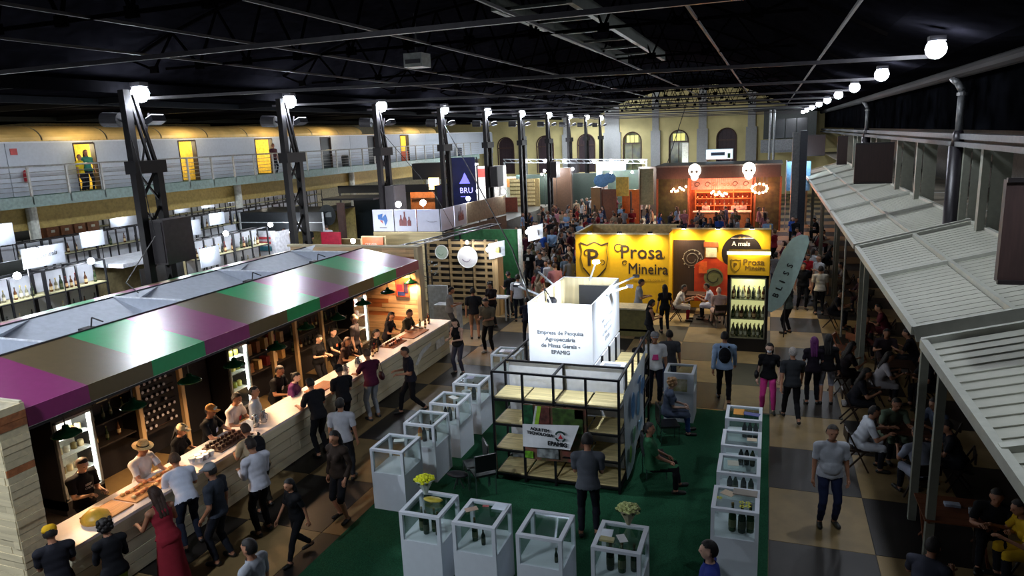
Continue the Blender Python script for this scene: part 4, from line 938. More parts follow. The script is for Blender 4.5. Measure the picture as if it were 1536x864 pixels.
t = thing('black_monitor', 'black flat monitor standing inside the open white sign box', 'monitor', (-3.6, 15.4, 2.31)); MB().box(-4.05, -3.25, 15.45, 15.52, 2.5, 3.42).build('screen', mat('14161c', .35), t); MB().box(-3.9, -3.4, 15.3, 15.6, 2.31, 2.36).build('foot', DARK, t)
for i, (p, q) in enumerate([((-4.45, 13.9, 3.5), (-5.15, 14.3, 3.62)), ((-4.45, 14.9, 3.5), (-5.05, 15.5, 3.72)), ((-3.22, 14.9, 3.5), (-2.72, 15.4, 3.68)), ((-3.22, 14.2, 3.5), (-2.72, 14.6, 3.62)), ((-3.85, 15.7, 3.5), (-3.6, 15.3, 4.0))]):
    t = thing('arm_floodlight', ['white arm floodlight reaching left from the front of the sign box', 'white arm floodlight reaching left from the back of the sign box', 'white arm floodlight reaching right from the back of the sign box', 'white arm floodlight reaching right from the middle of the sign box', 'glaring upright floodlight at the back of the sign box'][i], 'lamp', p, 'arm floodlights of the sign box')
    MB().tube(p, q, .022, n=8).build('arm', mat('d8dde4', .3), t); m = MB(); m.box(q[0] - .07, q[0] + .07, q[1] - .05, q[1] + .05, q[2] - .03, q[2] + .03); m.build('housing', DARK if i < 4 else mat('f4f8ff', emit=60), t)
for p, aim, pw in (((-3.9, 12.2, 3.95), (-3.85, 13.1, 2.9), 90), ((-2.4, 14.4, 3.85), (-3.2, 14.4, 3.0), 110), ((-3.6, 15.2, 4.05), (-3.9, 14.2, 2.4), 90), ((-5.2, 14.4, 3.7), (-4.4, 14.4, 2.8), 14)):
    lamp('SPOT', p, pw, COLD, .06, aim, 130, .8)
# front arm lamp that lights the lettered face
t = thing('arm_floodlight', 'small black floodlight clamped to the front edge of the sign box', 'lamp', (-4.0, 13.1, 3.55)); MB().tube((-4.0, 13.12, 3.5), (-3.95, 12.7, 3.8), .015).build('arm', mat('d8dde4', .3), t); MB().ball((-4.02, 13.2, 3.58), (.11, .08, .08)).build('housing', DARK, t); MB().path([(-4.02, 13.2, 3.6), (-4.2, 13.3, 3.8), (-4.25, 13.5, 3.5)], .012).build('cable_loop', DARK, t)
# white equipment box on the side shelf
t = thing('desk_unit', 'white rounded box with a grey screen on top of the kiosk side shelf', 'device', (-2.95, 13.6, 2.33)); MB().box(-3.1, -2.6, 13.15, 13.6, 1.77, 2.25).build('body', WHITE, t); MB().box(-3.02, -2.68, 13.2, 13.45, 2.25, 2.26).build('screen', mat('8d9096', .4), t)
# banners
def sheet(pts, n=10, thick=.006, amp=.0, ph=0.):
    """waving sheet from 4 corners (tl, tr, br, bl) with the wave pushed along the face normal"""
    tl, tr, br, bl = [Vector(p) for p in pts]; nn = (tr - tl).cross(bl - tl).normalized(); vs = []; fs = []
    for side in (0, 1):
        for j in range(n + 1):
            for i in range(n + 1):
                u, v = i / n, j / n; p = tl.lerp(tr, u).lerp(bl.lerp(br, u), v); vs.append(p + nn * (amp * math.sin(u * 7 + v * 3 + ph) * v + side * thick))
    N = (n + 1) ** 2
    for j in range(n):
        for i in range(n):
            a = j * (n + 1) + i; fs.append((a, a + 1, a + n + 2, a + n + 1)); fs.append((N + a + n + 1, N + a + n + 2, N + a + 1, N + a))
    return vs, fs
t = thing('photo_banner', 'hanging banner of plants and fruit photos on the front of the kiosk', 'banner', (-4.0, 12.3, 1.7))
v, f = sheet([(-4.40, 12.30, 1.70), (-3.14, 12.30, 1.70), (-3.14, 12.32, .55), (-4.40, 12.32, .55)], amp=.02); MB().add(v, f).build('banner_sheet', mat('3d4a2c', .5, col2='8a4a44', scale=5), t)
for (x0, x1, z0, z1, c_) in ((-4.39, -4.2, 1.15, 1.69, '1f5a38'), (-4.16, -3.86, 1.15, 1.68, '6a3a34'), (-3.8, -3.2, 1.2, 1.68, '3f5a26'), (-3.36, -3.2, 1.5, 1.68, '7ac030'), (-4.39, -4.22, .58, .72, '7ac030'), (-4.14, -3.7, .62, .95, '8b8f90')):
    MB().box(x0, x1, 12.275, 12.285, z0, z1).build('printed_photo', mat(c_, .5, var=.3, scale=9), t)
m = MB(); m.prism([(-4.2, 12.27, 1.15), (-4.1, 12.27, 1.69), (-4.02, 12.27, 1.69), (-4.12, 12.27, 1.15)], (0, .006, 0)); m.build('printed_stripe', mat('9ac83a', .5), t)
m = MB(); m.prism([(-4.24, 12.268, 1.15), (-4.2, 12.268, 1.15), (-4.1, 12.268, 1.69), (-4.14, 12.268, 1.69)], (0, .006, 0)); m.build('printed_stripe', mat('d8dcd8', .5), t)
t = thing('white_flag_banner', 'white flag reading AQUI TEM TECNOLOGIA EPAMIG tied to the kiosk front', 'banner', (-4.0, 12.2, 1.2))
A_, B_, C_, D_ = (-4.41, 12.24, 1.30), (-3.24, 12.16, 1.42), (-3.42, 12.12, .92), (-4.41, 12.22, .84)
v, f = sheet([A_, B_, C_, D_], amp=.012); MB().add(v, f).smooth().build('flag_cloth', mat('d9dbde', .7, var=.03), t)
fd = (Vector(B_) - Vector(A_)).normalized(); fy = -.022
lettering('AQUI TEM', .085, (-4.02, 12.14, 1.235), (1, -.06, -.02), (0, 0, 1), mat('2a2c30', .6), t, align='CENTER', off=.004); lettering('TECNOLOGIA', .085, (-4.02, 12.135, 1.15), (1, -.06, -.02), (0, 0, 1), mat('2a2c30', .6), t, align='CENTER', off=.004)
lettering('EPAMIG', .115, (-3.66, 12.09, .985), (1, -.06, .0), (0, 0, 1), mat('1c1e22', .6), t, align='CENTER', off=.006)
m = MB(); cx_, cz_ = -3.60, 1.18
for a0_, a1_ in ((20, 165), (200, 250), (290, 340)):
    pts = [(cx_ + .115 * math.cos(math.radians(a)), 12.10, cz_ + .115 * math.sin(math.radians(a))) for a in range(a0_, a1_ + 1, 10)] + [(cx_ + .08 * math.cos(math.radians(a)), 12.10, cz_ + .08 * math.sin(math.radians(a))) for a in range(a1_, a0_ - 1, -10)]
    m.prism(pts, (0, .004, 0))
m.build('emblem_ring', mat('22403a', .6), t); MB().prism([(cx_ - .045, 12.095, cz_ - .04), (cx_ + .05, 12.095, cz_ - .04), (cx_ + .005, 12.095, cz_ + .05)], (0, .004, 0)).build('emblem_triangle', mat('d8303e', .6), t)
t = thing('map_banner', 'tall white banner printed with blue and green map shapes on the kiosk side', 'banner', (-2.45, 13.6, 1.2))
v, f = sheet([(-2.46, 12.5, 1.95), (-2.46, 15.0, 2.1), (-2.44, 14.6, .5), (-2.44, 12.75, .12)], amp=.03); MB().add(v, f).smooth().build('banner_sheet', mat('c3ced6', .5, var=.03), t)
for (y0, z0, ry, rz_, c_) in ((13.2, 1.5, .28, .3, '4a82b8'), (13.8, 1.3, .25, .35, '6aa0c8'), (13.3, .85, .22, .2, '7ab090'), (14.3, 1.55, .3, .25, '4a82b8'), (12.9, .6, .15, .25, '8ac060'), (14.0, .8, .3, .15, '90b8d0'), (13.9, 1.8, .3, .08, '2a6aa0')):
    pts = [(-2.405, y0 + ry * math.cos(a * PI / 6) * random.uniform(.6, 1), z0 + rz_ * math.sin(a * PI / 6) * random.uniform(.6, 1)) for a in range(12)]; MB().prism(pts, (.004, 0, 0)).build('printed_shape', mat(c_, .5), t)

# ================================================================ white display cases
CW = mat('cdd3dc', .5, var=.015)
def case(x, y, label, h=1.23, proto=None):
    if proto is not None:
        t = dup(proto, (x, y, 0)); t['label'] = label; t['group'] = 'white display cases'; return t
    t = thing('display_case', label, 'display case', (x, y, 0), 'white display cases'); w_, d_ = .345, .37; pb = h - .47
    MB().box(x - w_, x + w_, y - d_, y + d_, .012, pb).build('pedestal', CW, t)
    for sx in (-1, 1):
        for sy in (-1, 1): MB().box(min(x + sx * w_, x + sx * (w_ - .055)), max(x + sx * w_, x + sx * (w_ - .055)), min(y + sy * d_, y + sy * (d_ - .055)), max(y + sy * d_, y + sy * (d_ - .055)), pb, h - .045).build('corner_post', CW, t)
    m = MB(); b = .065; m.box(x - w_, x + w_, y - d_, y - d_ + b, h - .045, h); m.box(x - w_, x + w_, y + d_ - b, y + d_, h - .045, h); m.box(x - w_, x - w_ + b, y - d_ + b, y + d_ - b, h - .045, h); m.box(x + w_ - b, x + w_, y - d_ + b, y + d_ - b, h - .045, h); m.build('top_frame', CW, t)
    MB().box(x - w_ + b, x + w_ - b, y - d_ + b, y + d_ - b, h - .02, h - .012).build('top_glass', glass_mat(), t)
    for sy in (-1, 1): MB().box(x - w_ + .055, x + w_ - .055, y + sy * (d_ - .02), y + sy * (d_ - .02) + .006, pb, h - .045).build('side_glass', glass_mat(), t)
    for sx in (-1, 1): MB().box(x + sx * (w_ - .02), x + sx * (w_ - .02) + .006, y - d_ + .055, y + d_ - .055, pb, h - .045).build('side_glass', glass_mat(), t)
    return t
cs = {}
L = [('L1', -6.53, 10.97, 'nearest case of the left row, empty inside'), ('L2', -6.50, 12.22, 'second case of the left row, amber and black bottles inside'), ('L3', -6.48, 13.37, 'third case of the left row, dark bottles inside'), ('L4', -6.51, 14.65, 'farthest case of the left row, white vase inside'),
     ('F1', -4.88, 9.07, 'leftmost front-row case carrying the yellow flowers'), ('F2', -3.96, 9.02, 'second front-row case with a white paper on its corner'), ('F3', -2.93, 8.97, 'third front-row case, one small dark bottle inside'), ('F4', -1.82, 8.95, 'rightmost front-row case carrying the pale green bouquet'),
     ('R1', -.33, 10.46, 'nearest case of the right row with yellow stickers'), ('R2', -.33, 11.66, 'second case of the right row, four bottles inside'), ('R3', -.33, 12.75, 'third case of the right row, three bottles inside'), ('R4', -.33, 14.02, 'farthest case of the right row with an orange sheet in its top'), ('B1', -6.45, 16.95, 'low white case behind the kiosk on the left')]
pc = None
for k_, x, y, lb in L:
    c_ = case(x, y, 'white display case, ' + lb, proto=pc); cs[k_] = (x, y)
    if pc is None: pc = c_
kc = case(-1.86, 16.5, 'white display case with a plant photo, beyond the seated woman', proto=pc)
t = thing('case_front_board', 'white board with a plant photo closing the front of the far display case', 'board', (-1.86, 16.12, .1)); MB().box(-2.2, -1.52, 16.10, 16.125, .76, 1.23).build('board', CW, t); MB().box(-2.05, -1.66, 16.09, 16.10, .80, 1.10).build('photo', mat('6a7030', .5, col2='b8b0a0', scale=8), t)
def inside(k_, items):
    x, y = cs[k_]
    for dx, dy, kind, lb, s in items: bottle((x + dx, y + dy, .76), kind, lb + ' inside the ' + next(l[3] for l in L if l[0] == k_).split(',')[0].split(' with')[0].split(' carrying')[0], None, s)
AMB = ('a8602a', '2a1a10', 'e0b060')
inside('L2', [(-.14, -.05, AMB, 'amber bottle', 1.26), (-.02, -.1, DK, 'left dark bottle', 1.26), (.08, .02, DK, 'middle dark bottle', 1.38), (.18, -.05, DK, 'right dark bottle', 1.38)])
inside('L3', [(-.12, -.05, DK, 'left dark bottle', 1.15), (.02, -.12, DK, 'middle dark bottle', 1.38), (.14, .0, DK, 'right dark bottle', 1.38)])
inside('L4', [(.08, -.1, DK, 'dark bottle', 1.49)])
inside('F1', [(-.14, -.02, GN, 'left green bottle', 1.32), (-.03, -.1, DK, 'second dark bottle', 1.32), (.07, .0, GN, 'third green bottle', 1.32), (.17, -.08, DK, 'right dark bottle', 1.32)])
inside('F2', [(-.13, -.02, GN, 'taller dark green bottle', 1.26), (.04, -.1, DK, 'shorter dark bottle', 0.92)])
inside('F3', [(.2, -.18, DK, 'single small dark bottle', .75)])
inside('F4', [(-.13, -.1, DK, 'left dark bottle', 1.55), (.04, -.12, GN, 'middle green bottle', 1.55), (.2, -.05, DK, 'right dark bottle', 1.38)])
inside('R1', [(-.04, -.12, GN, 'left tall green bottle', 1.55), (.1, -.14, DK, 'middle tall dark bottle', 1.55), (.22, -.1, GN, 'right tall green bottle', 1.55)])
inside('R2', [(-.14, -.1, DK, 'leftmost bottle', 1.26), (-.05, -.12, GN, 'second bottle', 1.26), (.08, -.1, DK, 'third bottle', 1.26), (.2, -.12, GN, 'rightmost bottle', 1.26)])
inside('R3', [(.0, -.1, DK, 'left bottle', 1.26), (.1, -.08, DK, 'middle bottle', 1.26), (.2, -.1, GN, 'right bottle', 1.26)])
inside('R4', [(.02, -.1, DK, 'left bottle', 1.26), (.12, -.1, DK, 'middle bottle', 1.26), (.23, -.1, DK, 'right bottle', 1.26)])
def leaflet(k_, dx, dy, w_, d_, c_, lb, rz=0., z=1.232, th=.004, name='leaflet'):
    x, y = cs[k_]; ca, sa = math.cos(rz), math.sin(rz); cx_, cy_ = x + dx, y + dy
    pts = [(cx_ + ca * a - sa * b, cy_ + sa * a + ca * b, z) for a, b in ((-w_ / 2, -d_ / 2), (w_ / 2, -d_ / 2), (w_ / 2, d_ / 2), (-w_ / 2, d_ / 2))]
    return tag(MB().prism(pts, (0, 0, th)).build(name, mat(c_, .4, var=.05)), lb, 'leaflet')
leaflet('L1', .02, .1, .2, .14, 'b8c8c0', 'pale green leaflet on the nearest left-row case', .4); leaflet('L3', .05, .05, .24, .14, 'c4ccc8', 'white leaflet on the third left-row case', -.5)
leaflet('L4', -.08, .1, .2, .22, '2a3a70', 'dark blue leaflet on the farthest left-row case', .1); leaflet('F2', .2, .24, .22, .2, 'd8e2f0', 'plain white sheet on the corner of the second front-row case', 0)
leaflet('F2', -.2, .05, .2, .12, 'a88c78', 'brown and white leaflet on the left of the second front-row case', .7); leaflet('F2', -.02, .2, .1, .06, 'a03030', 'small red card on the second front-row case', .1)
leaflet('F4', -.2, .02, .16, .22, 'e4ecf6', 'bright white card stand on the front-row case with the bouquet', .05); leaflet('F4', -.16, -.15, .2, .1, 'a8a070', 'yellowish printed box on the front-row case with the bouquet', .0, th=.03); leaflet('F4', .03, -.05, .12, .2, 'c8c8c8', 'small grey printed card on the front-row case with the bouquet', .5)
leaflet('R1', .13, .2, .36, .18, '8d857c', 'wide brown magazine on the nearest right-row case', -.05, th=.02); leaflet('R1', -.12, .14, .2, .16, 'c8b49a', 'tilted pale leaflet on the nearest right-row case', -.5)
leaflet('R2', -.1, .02, .18, .2, 'b8b8a8', 'pale leaflet on the second right-row case', .1); leaflet('R3', .18, -.02, .17, .14, 'c8b49a', 'small printed leaflet on the third right-row case', .0); leaflet('R4', -.1, .02, .2, .3, 'd08a20', 'orange sheet on the farthest right-row case', .0)
leaflet('R4', .14, -.05, .32, .16, '2a3a90', 'dark blue booklet on the farthest right-row case', -.2); leaflet('B1', -.02, 0, .36, .26, 'd4c8d4', 'picture sheet on the low white case behind the kiosk', .1); leaflet('B1', .02, .0, .2, .2, '5a4a60', 'dark picture on the low white case behind the kiosk', .1, 1.238)
for i, (dx, dy) in enumerate(((-.24, -.04), (.09, -.1), (.18, -.1), (.1, -.22), (.18, -.2))):
    x, y = cs['R1']; m = MB()
    for q in range(5): a = q * 2 * PI / 5; m.ball((x + dx + .03 * math.cos(a), y + dy + .03 * math.sin(a), 1.236), (.018, .018, .006), 6, 4)
    tag(m.build('flower_sticker', mat('c8c830', .5)), 'small yellow flower sticker on the glass of the nearest right-row case', 'sticker', 'yellow flower stickers')
# bouquets
def bouquet(x, y, z, label, fc, n, rr, paper):
    t = thing('bouquet', label, 'flowers', (x, y, z)); m = MB(); m.lathe([(.03, .0), (.06, .08), (.12, .2), (.17, .26)], (x, y, z), 9).build('paper_wrap', mat(paper, .6), t)
    for i in range(n):
        a = i * 2.4; r = rr * math.sqrt(i / n); fx, fy, fz = x + r * math.cos(a), y + r * math.sin(a), z + .30 - r * r * 2.2 + random.uniform(-.01, .01)
        m = MB()
        for q in range(6): b = q * PI / 3; m.ball((fx + .022 * math.cos(b), fy + .022 * math.sin(b), fz), (.02, .02, .014), 6, 4)
        m.ball((fx, fy, fz + .008), .018, 6, 4); m.build('flower_head', mat(fc, .7, var=.15, scale=30), t)
    for i in range(7):
        a = i * .9; m = MB(); p = Vector((x + .1 * math.cos(a), y + .1 * math.sin(a), z + .2)); q = p + Vector((.1 * math.cos(a), .1 * math.sin(a), .04)); w_ = Vector((-math.sin(a), math.cos(a), 0)) * .03
        m.add([p, p.lerp(q, .5) + w_, q, p.lerp(q, .5) - w_, p.lerp(q, .5) + Vector((0, 0, .02))], [(0, 1, 4), (1, 2, 4), (2, 3, 4), (3, 0, 4)]); m.build('leaf', mat('1f3a1a', .6), t)
    return t
x, y = cs['F1']; bouquet(x - .18, y + .24, 1.24, 'bouquet of bright yellow flowers in clear wrap on the left front-row case', 'e0e418', 26, .15, 'b8c4bc')
t = tag(MB().ball((x + .04, y + .06, 1.265), (.17, .08, .03), 12, 6).smooth().build('yellow_fruit', mat('b8a838', .5)), 'flat yellow oval packet lying on the left front-row case', 'packet')
x, y = cs['F4']; bouquet(x + .05, y + .33, 1.24, 'bouquet of pale green-white flowers in tan paper on the right front-row case', 'c8d08a', 28, .16, 'a8a080')
o = MB().lathe([(.1, 0), (.12, .03), (.03, .05), (.1, .16), (.11, .2)], (cs['L4'][0] - .12, cs['L4'][1] - .1, .76), 12).smooth().build('white_vase', mat('e0e4e8', .4)); tag(o, 'round white vase inside the farthest left-row case', 'vase')
# black chairs on the carpet
def black_chair(x, y, rz, label, s=1.):
    t = thing('black_chair', label, 'chair', (x, y, .012), 'black chairs on the carpet'); B = mat('121316', .35); CH = mat('9a9ea4', .2, .9)
    m = MB(); m.box(x - .22, x + .22, y - .22, y + .22, .43, .47); m.build('seat', B, t); m = MB(); m.box(x - .21, x + .21, y - .24, y - .2, .55, .88); m.build('backrest', B, t)
    for sx in (-1, 1):
        for sy in (-1, 1): MB().tube((x + sx * .2, y + sy * .2, .012), (x + sx * .2, y + sy * .2, .43), .013).build('leg', CH, t)
        MB().path([(x + sx * .21, y - .21, .43), (x + sx * .21, y - .23, .6), (x + sx * .21, y - .22, .9)], .013).build('back_tube', CH, t)
    t.rotation_euler = (0, 0, rz); t.scale = (s, s, s); return t
black_chair((-5.10, 11.75)[0], (-5.10, 11.75)[1], .7, 'shiny black chair beside the kiosk front, left of the shelves'); black_chair(-5.35, 12.0, 2.2, 'black chair in front of the left end of the kiosk')
sx_, sy_ = -5.65, 11.77
t = thing('low_stool', 'low black round stool on the green carpet between the case rows', 'stool', (sx_, sy_, .012)); MB().ball((sx_, sy_, .3), (.24, .14, .05), 12, 6).smooth().build('seat', DARK, t)
for q in range(3): MB().tube((sx_ + .12 * math.cos(q * 2.1), sy_ + .1 * math.sin(q * 2.1), .012), (sx_, sy_, .27), .012).build('leg', mat('6a6c70', .3, .8), t)
black_chair(-2.0, 13.3, -1.2, 'black chair under the person in the green shirt'); black_chair(-1.95, 14.95, -1.2, 'black chair under the curly-haired woman')
t = thing('black_bag', 'shiny black bag on the floor behind the bouquet case', 'bag', (-1.95, 9.75, .012)); MB().ball((-1.95, 9.75, .16), (.2, .12, .15), 12, 8).smooth().build('bag_body', mat('101114', .2), t); MB().path([(-2.08, 9.75, .26), (-2.02, 9.75, .42), (-1.88, 9.75, .42), (-1.82, 9.75, .26)], .01).build('handle', DARK, t)
# ================================================================ yellow Prosa Mineira stand
YEL = mat('d8a818', .45, var=.03); GLDW = mat('f0e2b8', .5)
ps = thing('yellow_stand', 'bright yellow stand wall lettered Prosa Mineira', 'stand', (-5.2, 26.5, 0))
MB().box(-7.04, -3.46, 26.5, 26.56, .02, 3.05).build('front_panel', YEL, ps); MB().box(-7.04, -6.98, 26.56, 29.2, .02, 3.05).build('side_panel', YEL, ps); MB().box(-3.52, -3.46, 26.56, 27.6, .02, 3.05).build('side_panel', YEL, ps)
for p, q in (((-7.06, 26.49, 3.06), (-3.44, 26.49, 3.06)), ((-7.02, 26.5, 3.06), (-7.02, 29.2, 3.06)), ((-7.06, 29.2, 3.06), (-3.4, 29.2, 3.06))): MB().beam(p, q, .07, .05).build('top_rail', GLDW, ps)
MB().box(-7.0, -3.5, 29.15, 29.2, .02, 3.03).build('back_panel', mat('e0c890', .6), ps)
BRN2 = mat('2e2014', .6)
lettering('Prosa', .74, (-5.30, 26.49, 2.12), (1, 0, 0), (0, 0, 1), BRN2, ps, off=.006, xs=.98); lettering('Mineira', .60, (-5.0, 26.49, 1.52), (1, 0, 0), (0, 0, 1), BRN2, ps, off=.003, xs=.84)
lettering('prosamineira.com.br', .17, (-5.0, 26.49, 1.24), (1, 0, 0), (0, 0, 1), mat('a88420', .6), ps)
def ring_curl(cx_, y, cz_, r, w_, a0, a1, m_, par, name='flourish', taper=True):
    n = 20; pts = []; pin = []
    for q in range(n + 1):
        a = math.radians(a0 + (a1 - a0) * q / n); rr = r * (1 - .45 * q / n); ww = w_ * (1 - .4 * q / n); pts.append((cx_ + rr * math.cos(a), y, cz_ + rr * math.sin(a))); pin.append((cx_ + (rr - ww) * math.cos(a), y, cz_ + (rr - ww) * math.sin(a)))
    m = MB()
    for q in range(n): m.prism([pts[q], pts[q + 1], pin[q + 1], pin[q]], (0, -.005, 0))
    return m.build(name, m_, par)
ring_curl(-5.36, 26.49, 2.5, .2, .05, 30, 400, BRN2, ps); ring_curl(-5.12, 26.49, 1.93, .12, .035, 30, 400, BRN2, ps); ring_curl(-3.66, 26.49, 2.2, .08, .02, 200, 420, BRN2, ps)
def shield(cx_, y, cz_, s_, par, m_):
    o_ = [(-.9, 1.0), (-.45, .86), (0, 1.05), (.45, .86), (.9, 1.0), (.78, .55), (.86, .1), (.72, -.45), (.35, -.85), (0, -1.1), (-.35, -.85), (-.72, -.45), (-.86, .1), (-.78, .55)]
    m = MB()
    for (a, b), (c, d) in zip(o_, o_[1:] + o_[:1]): m.beam((cx_ + a * s_, y, cz_ + b * s_ * 1.1), (cx_ + c * s_, y, cz_ + d * s_ * 1.1), .012, .085 * s_)
    m.build('shield_outline', m_, par)
shield(-6.3, 26.485, 2.02, .62, ps, BRN2)
lettering('P', .95, (-6.62, 26.49, 1.8), (1, 0, 0), (0, 0, 1), BRN2, ps, off=.008); ring_curl(-6.58, 26.485, 2.3, .15, .04, 60, 420, BRN2, ps); ring_curl(-6.0, 26.485, 1.95, .13, .035, -100, 240, BRN2, ps)
pb = thing('yellow_back_wall', 'yellow wall with black door picture, orange bottle picture and black round sign', 'stand', (-1.7, 27.6, 0))
MB().box(-3.46, .1, 27.6, 27.66, .02, 3.1).build('wall_panel', YEL, pb); MB().beam((-3.5, 27.59, 3.12), (.12, 27.59, 3.12), .07, .05).build('top_rail', GLDW, pb); MB().box(.06, .12, 27.66, 29, .02, 3.1).build('side_panel', YEL, pb)
MB().box(-3.42, -2.25, 27.57, 27.6, .3, 2.68).build('door_picture', mat('352620', .45, kind='woodz'), pb)
for a0_ in (0, 1): ring_curl(-2.72, 27.56, 1.95, (.42, .26)[a0_], .03, 0, 358, mat('8d8478', .5), pb, 'printed_ring')
m = MB()
for q in range(10): a = q * PI / 5; m.box(-2.72 + .34 * math.cos(a) - .02, -2.72 + .34 * math.cos(a) + .02, 27.555, 27.562, 1.95 + .34 * math.sin(a) - .02, 1.95 + .34 * math.sin(a) + .02)
m.build('printed_marks', mat('c8bca8', .5), pb)
m = MB(); hw = [(-.62, .2), (-.62, 1.15), (-.3, 1.32), (-.2, 1.42), (-.2, 1.95), (.2, 1.95), (.2, 1.42), (.3, 1.32), (.62, 1.15), (.62, .2)]; m.prism([(-2.0 + a, 27.555, b + .6 * min(1, b / 1.2)) for a, b in hw], (0, .02, 0)); m.build('bottle_picture', mat('c8421c', .4, col2='8a2414', scale=2), pb)
MB().box(-2.28, -1.74, 27.53, 27.555, 2.42, 2.62).build('stopper_picture', mat('a8542c', .5), pb); MB().box(-2.2, -1.8, 27.54, 27.555, 2.03, 2.4).build('neck_picture', mat('e0cfa8', .5), pb); MB().box(-2.45, -2.15, 27.53, 27.545, 1.4, 1.85).build('side_glow_picture', mat('d85a20', .5), pb)
m = MB(); m.lathe([(.5, 0), (.5, .01)], n=24); 
mm = MB(); mm.prism([(-1.9 + .36 * math.cos(a * PI / 12), 27.54, 1.25 + .36 * math.sin(a * PI / 12)) for a in range(24)], (0, .01, 0)); mm.build('label_disc_picture', mat('6a6a40', .5), pb)
ring_curl(-1.9, 27.535, 1.25, .33, .05, 0, 358, mat('1e1a14', .5), pb, 'printed_ring')
mm = MB(); mm.prism([(-.9 + .72 * math.cos(a * PI / 18), 27.56, 2.2 + .72 * math.sin(a * PI / 18)) for a in range(36)], (0, .02, 0)); mm.build('round_sign', mat('231a16', .4), pb)
lettering('A mais', .24, (-1.26, 27.55, 2.48), (1, 0, 0), (0, 0, 1), mat('e8e0d0', .5), pb, off=.002); MB().box(-1.3, -.5, 27.55, 27.557, 2.76, 2.775).build('printed_line', mat('e8e0d0', .5), pb)
ring_curl(-.98, 27.55, 2.77, .06, .02, 0, 340, mat('c89030', .5), pb); ring_curl(-.82, 27.55, 2.77, .06, .02, 180, -160, mat('c89030', .5), pb)
def clip_lamp(x, y, z, lb, pw=60):
    t = thing('clip_lamp', lb, 'lamp', (x, y, z), 'clip lamps along the yellow stand'); MB().tube((x, y + .02, z), (x, y - .28, z + .06), .015).build('arm', DARK, t); MB().box(x - .08, x + .08, y - .34, y - .24, z + .03, z + .10).build('housing', DARK, t)
    MB().box(x - .07, x + .07, y - .33, y - .25, z + .02, z + .03).build('lens', mat('fff4d8', emit=25), t)
    lamp('SPOT', (x, y - .30, z + .0), pw, (1, .88, .62), .05, (x, y - .15, z - 1.6), 165, .9)
for i, x in enumerate((-6.4, -5.25, -4.1)): clip_lamp(x, 26.5, 3.08, 'clip lamp %s on top of the Prosa Mineira panel' % ['above the shield', 'above the lettering', 'near the right edge'][i])
for i, x in enumerate((-3.0, -1.75, -.55)): clip_lamp(x, 27.6, 3.12, 'clip lamp on the yellow back wall, %s' % ['above the black door picture', 'above the orange bottle picture', 'above the round sign'][i])
# tall display fridge with header
tf = thing('tall_display_fridge', 'tall black bottle fridge with a yellow Prosa Mineira header', 'fridge', (-.53, 22.5, 0))
m = MB(); m.box(-1.12, .08, 22.85, 22.9, 0, 2.4); m.box(-1.12, -1.03, 22.25, 22.85, 0, 2.4); m.box(0, .08, 22.25, 22.85, 0, 2.4); m.box(-1.12, .08, 22.22, 22.85, 0, .42); m.box(-1.12, .08, 22.25, 22.85, 2.3, 2.4); m.build('cabinet', mat('141317', .4), tf)
MB().box(-1.12, .08, 22.2, 22.8, 2.42, 3.12).build('header', YEL, tf); MB().box(-1.14, .10, 22.16, 22.2, 3.06, 3.14).build('header_light_bar', mat('fff2c8', emit=5), tf)
MB().box(-1.02, -.01, 22.8, 22.84, .45, 2.3).build('back_light_panel', mat('c8c488', .5, emit=.35), tf)
lettering('Prosa', .26, (-.68, 22.19, 2.74), (1, 0, 0), (0, 0, 1), mat('7a5a1c', .6), tf, off=.003, xs=1.05); lettering('Mineira', .19, (-.62, 22.19, 2.58), (1, 0, 0), (0, 0, 1), mat('7a5a1c', .6), tf, off=.003)
shield(-.88, 22.185, 2.72, .16, tf, mat('7a5a1c', .6)); lettering('P', .2, (-.95, 22.19, 2.66), (1, 0, 0), (0, 0, 1), mat('7a5a1c', .6), tf, off=.003)
for z in (1.0, 1.62): MB().box(-1.02, -.01, 22.3, 22.78, z, z + .02).build('shelf', mat('6a6c50', .4), tf)
MB().box(-1.02, -.01, 22.24, 22.25, .45, 2.3).build('door_glass', glass_mat(), tf)
m = MB(); m.box(-1.03, -1.0, 22.2, 22.24, .43, 2.32); m.box(-.03, 0, 22.2, 22.24, .43, 2.32); m.box(-1.03, 0, 22.2, 22.24, .42, .45); m.box(-1.03, 0, 22.2, 22.24, 2.3, 2.33); m.build('door_frame', mat('a8a890', .3, .6), tf)
for z, n, ks_ in ((.44, 8, (CL, GN, CL)), (1.02, 8, (GN, CL, RD)), (1.64, 7, (BRb, DK, CL))):
    for r in range(2):
        for q in range(n): bottle((-.95 + q * (.88 / (n - 1)) + .03 * r, 22.42 + .18 * r, z), ks_[(q + r) % 3], 'spirit bottle, %s from the left in the %s line of the %s fridge shelf' % (ORD[q], ['front', 'back'][r], {.44: 'bottom', 1.02: 'middle', 1.64: 'top'}[z]), 'bottles in the tall yellow-headed fridge', 1.25)
lamp('SPOT', (-.52, 21.9, 3.35), 14, (1, .88, .62), .05, (-.52, 22.3, 2.6), 130, .8); lamp('POINT', (-.52, 22.4, 2.2), 6, (1, 1, .85), .05)
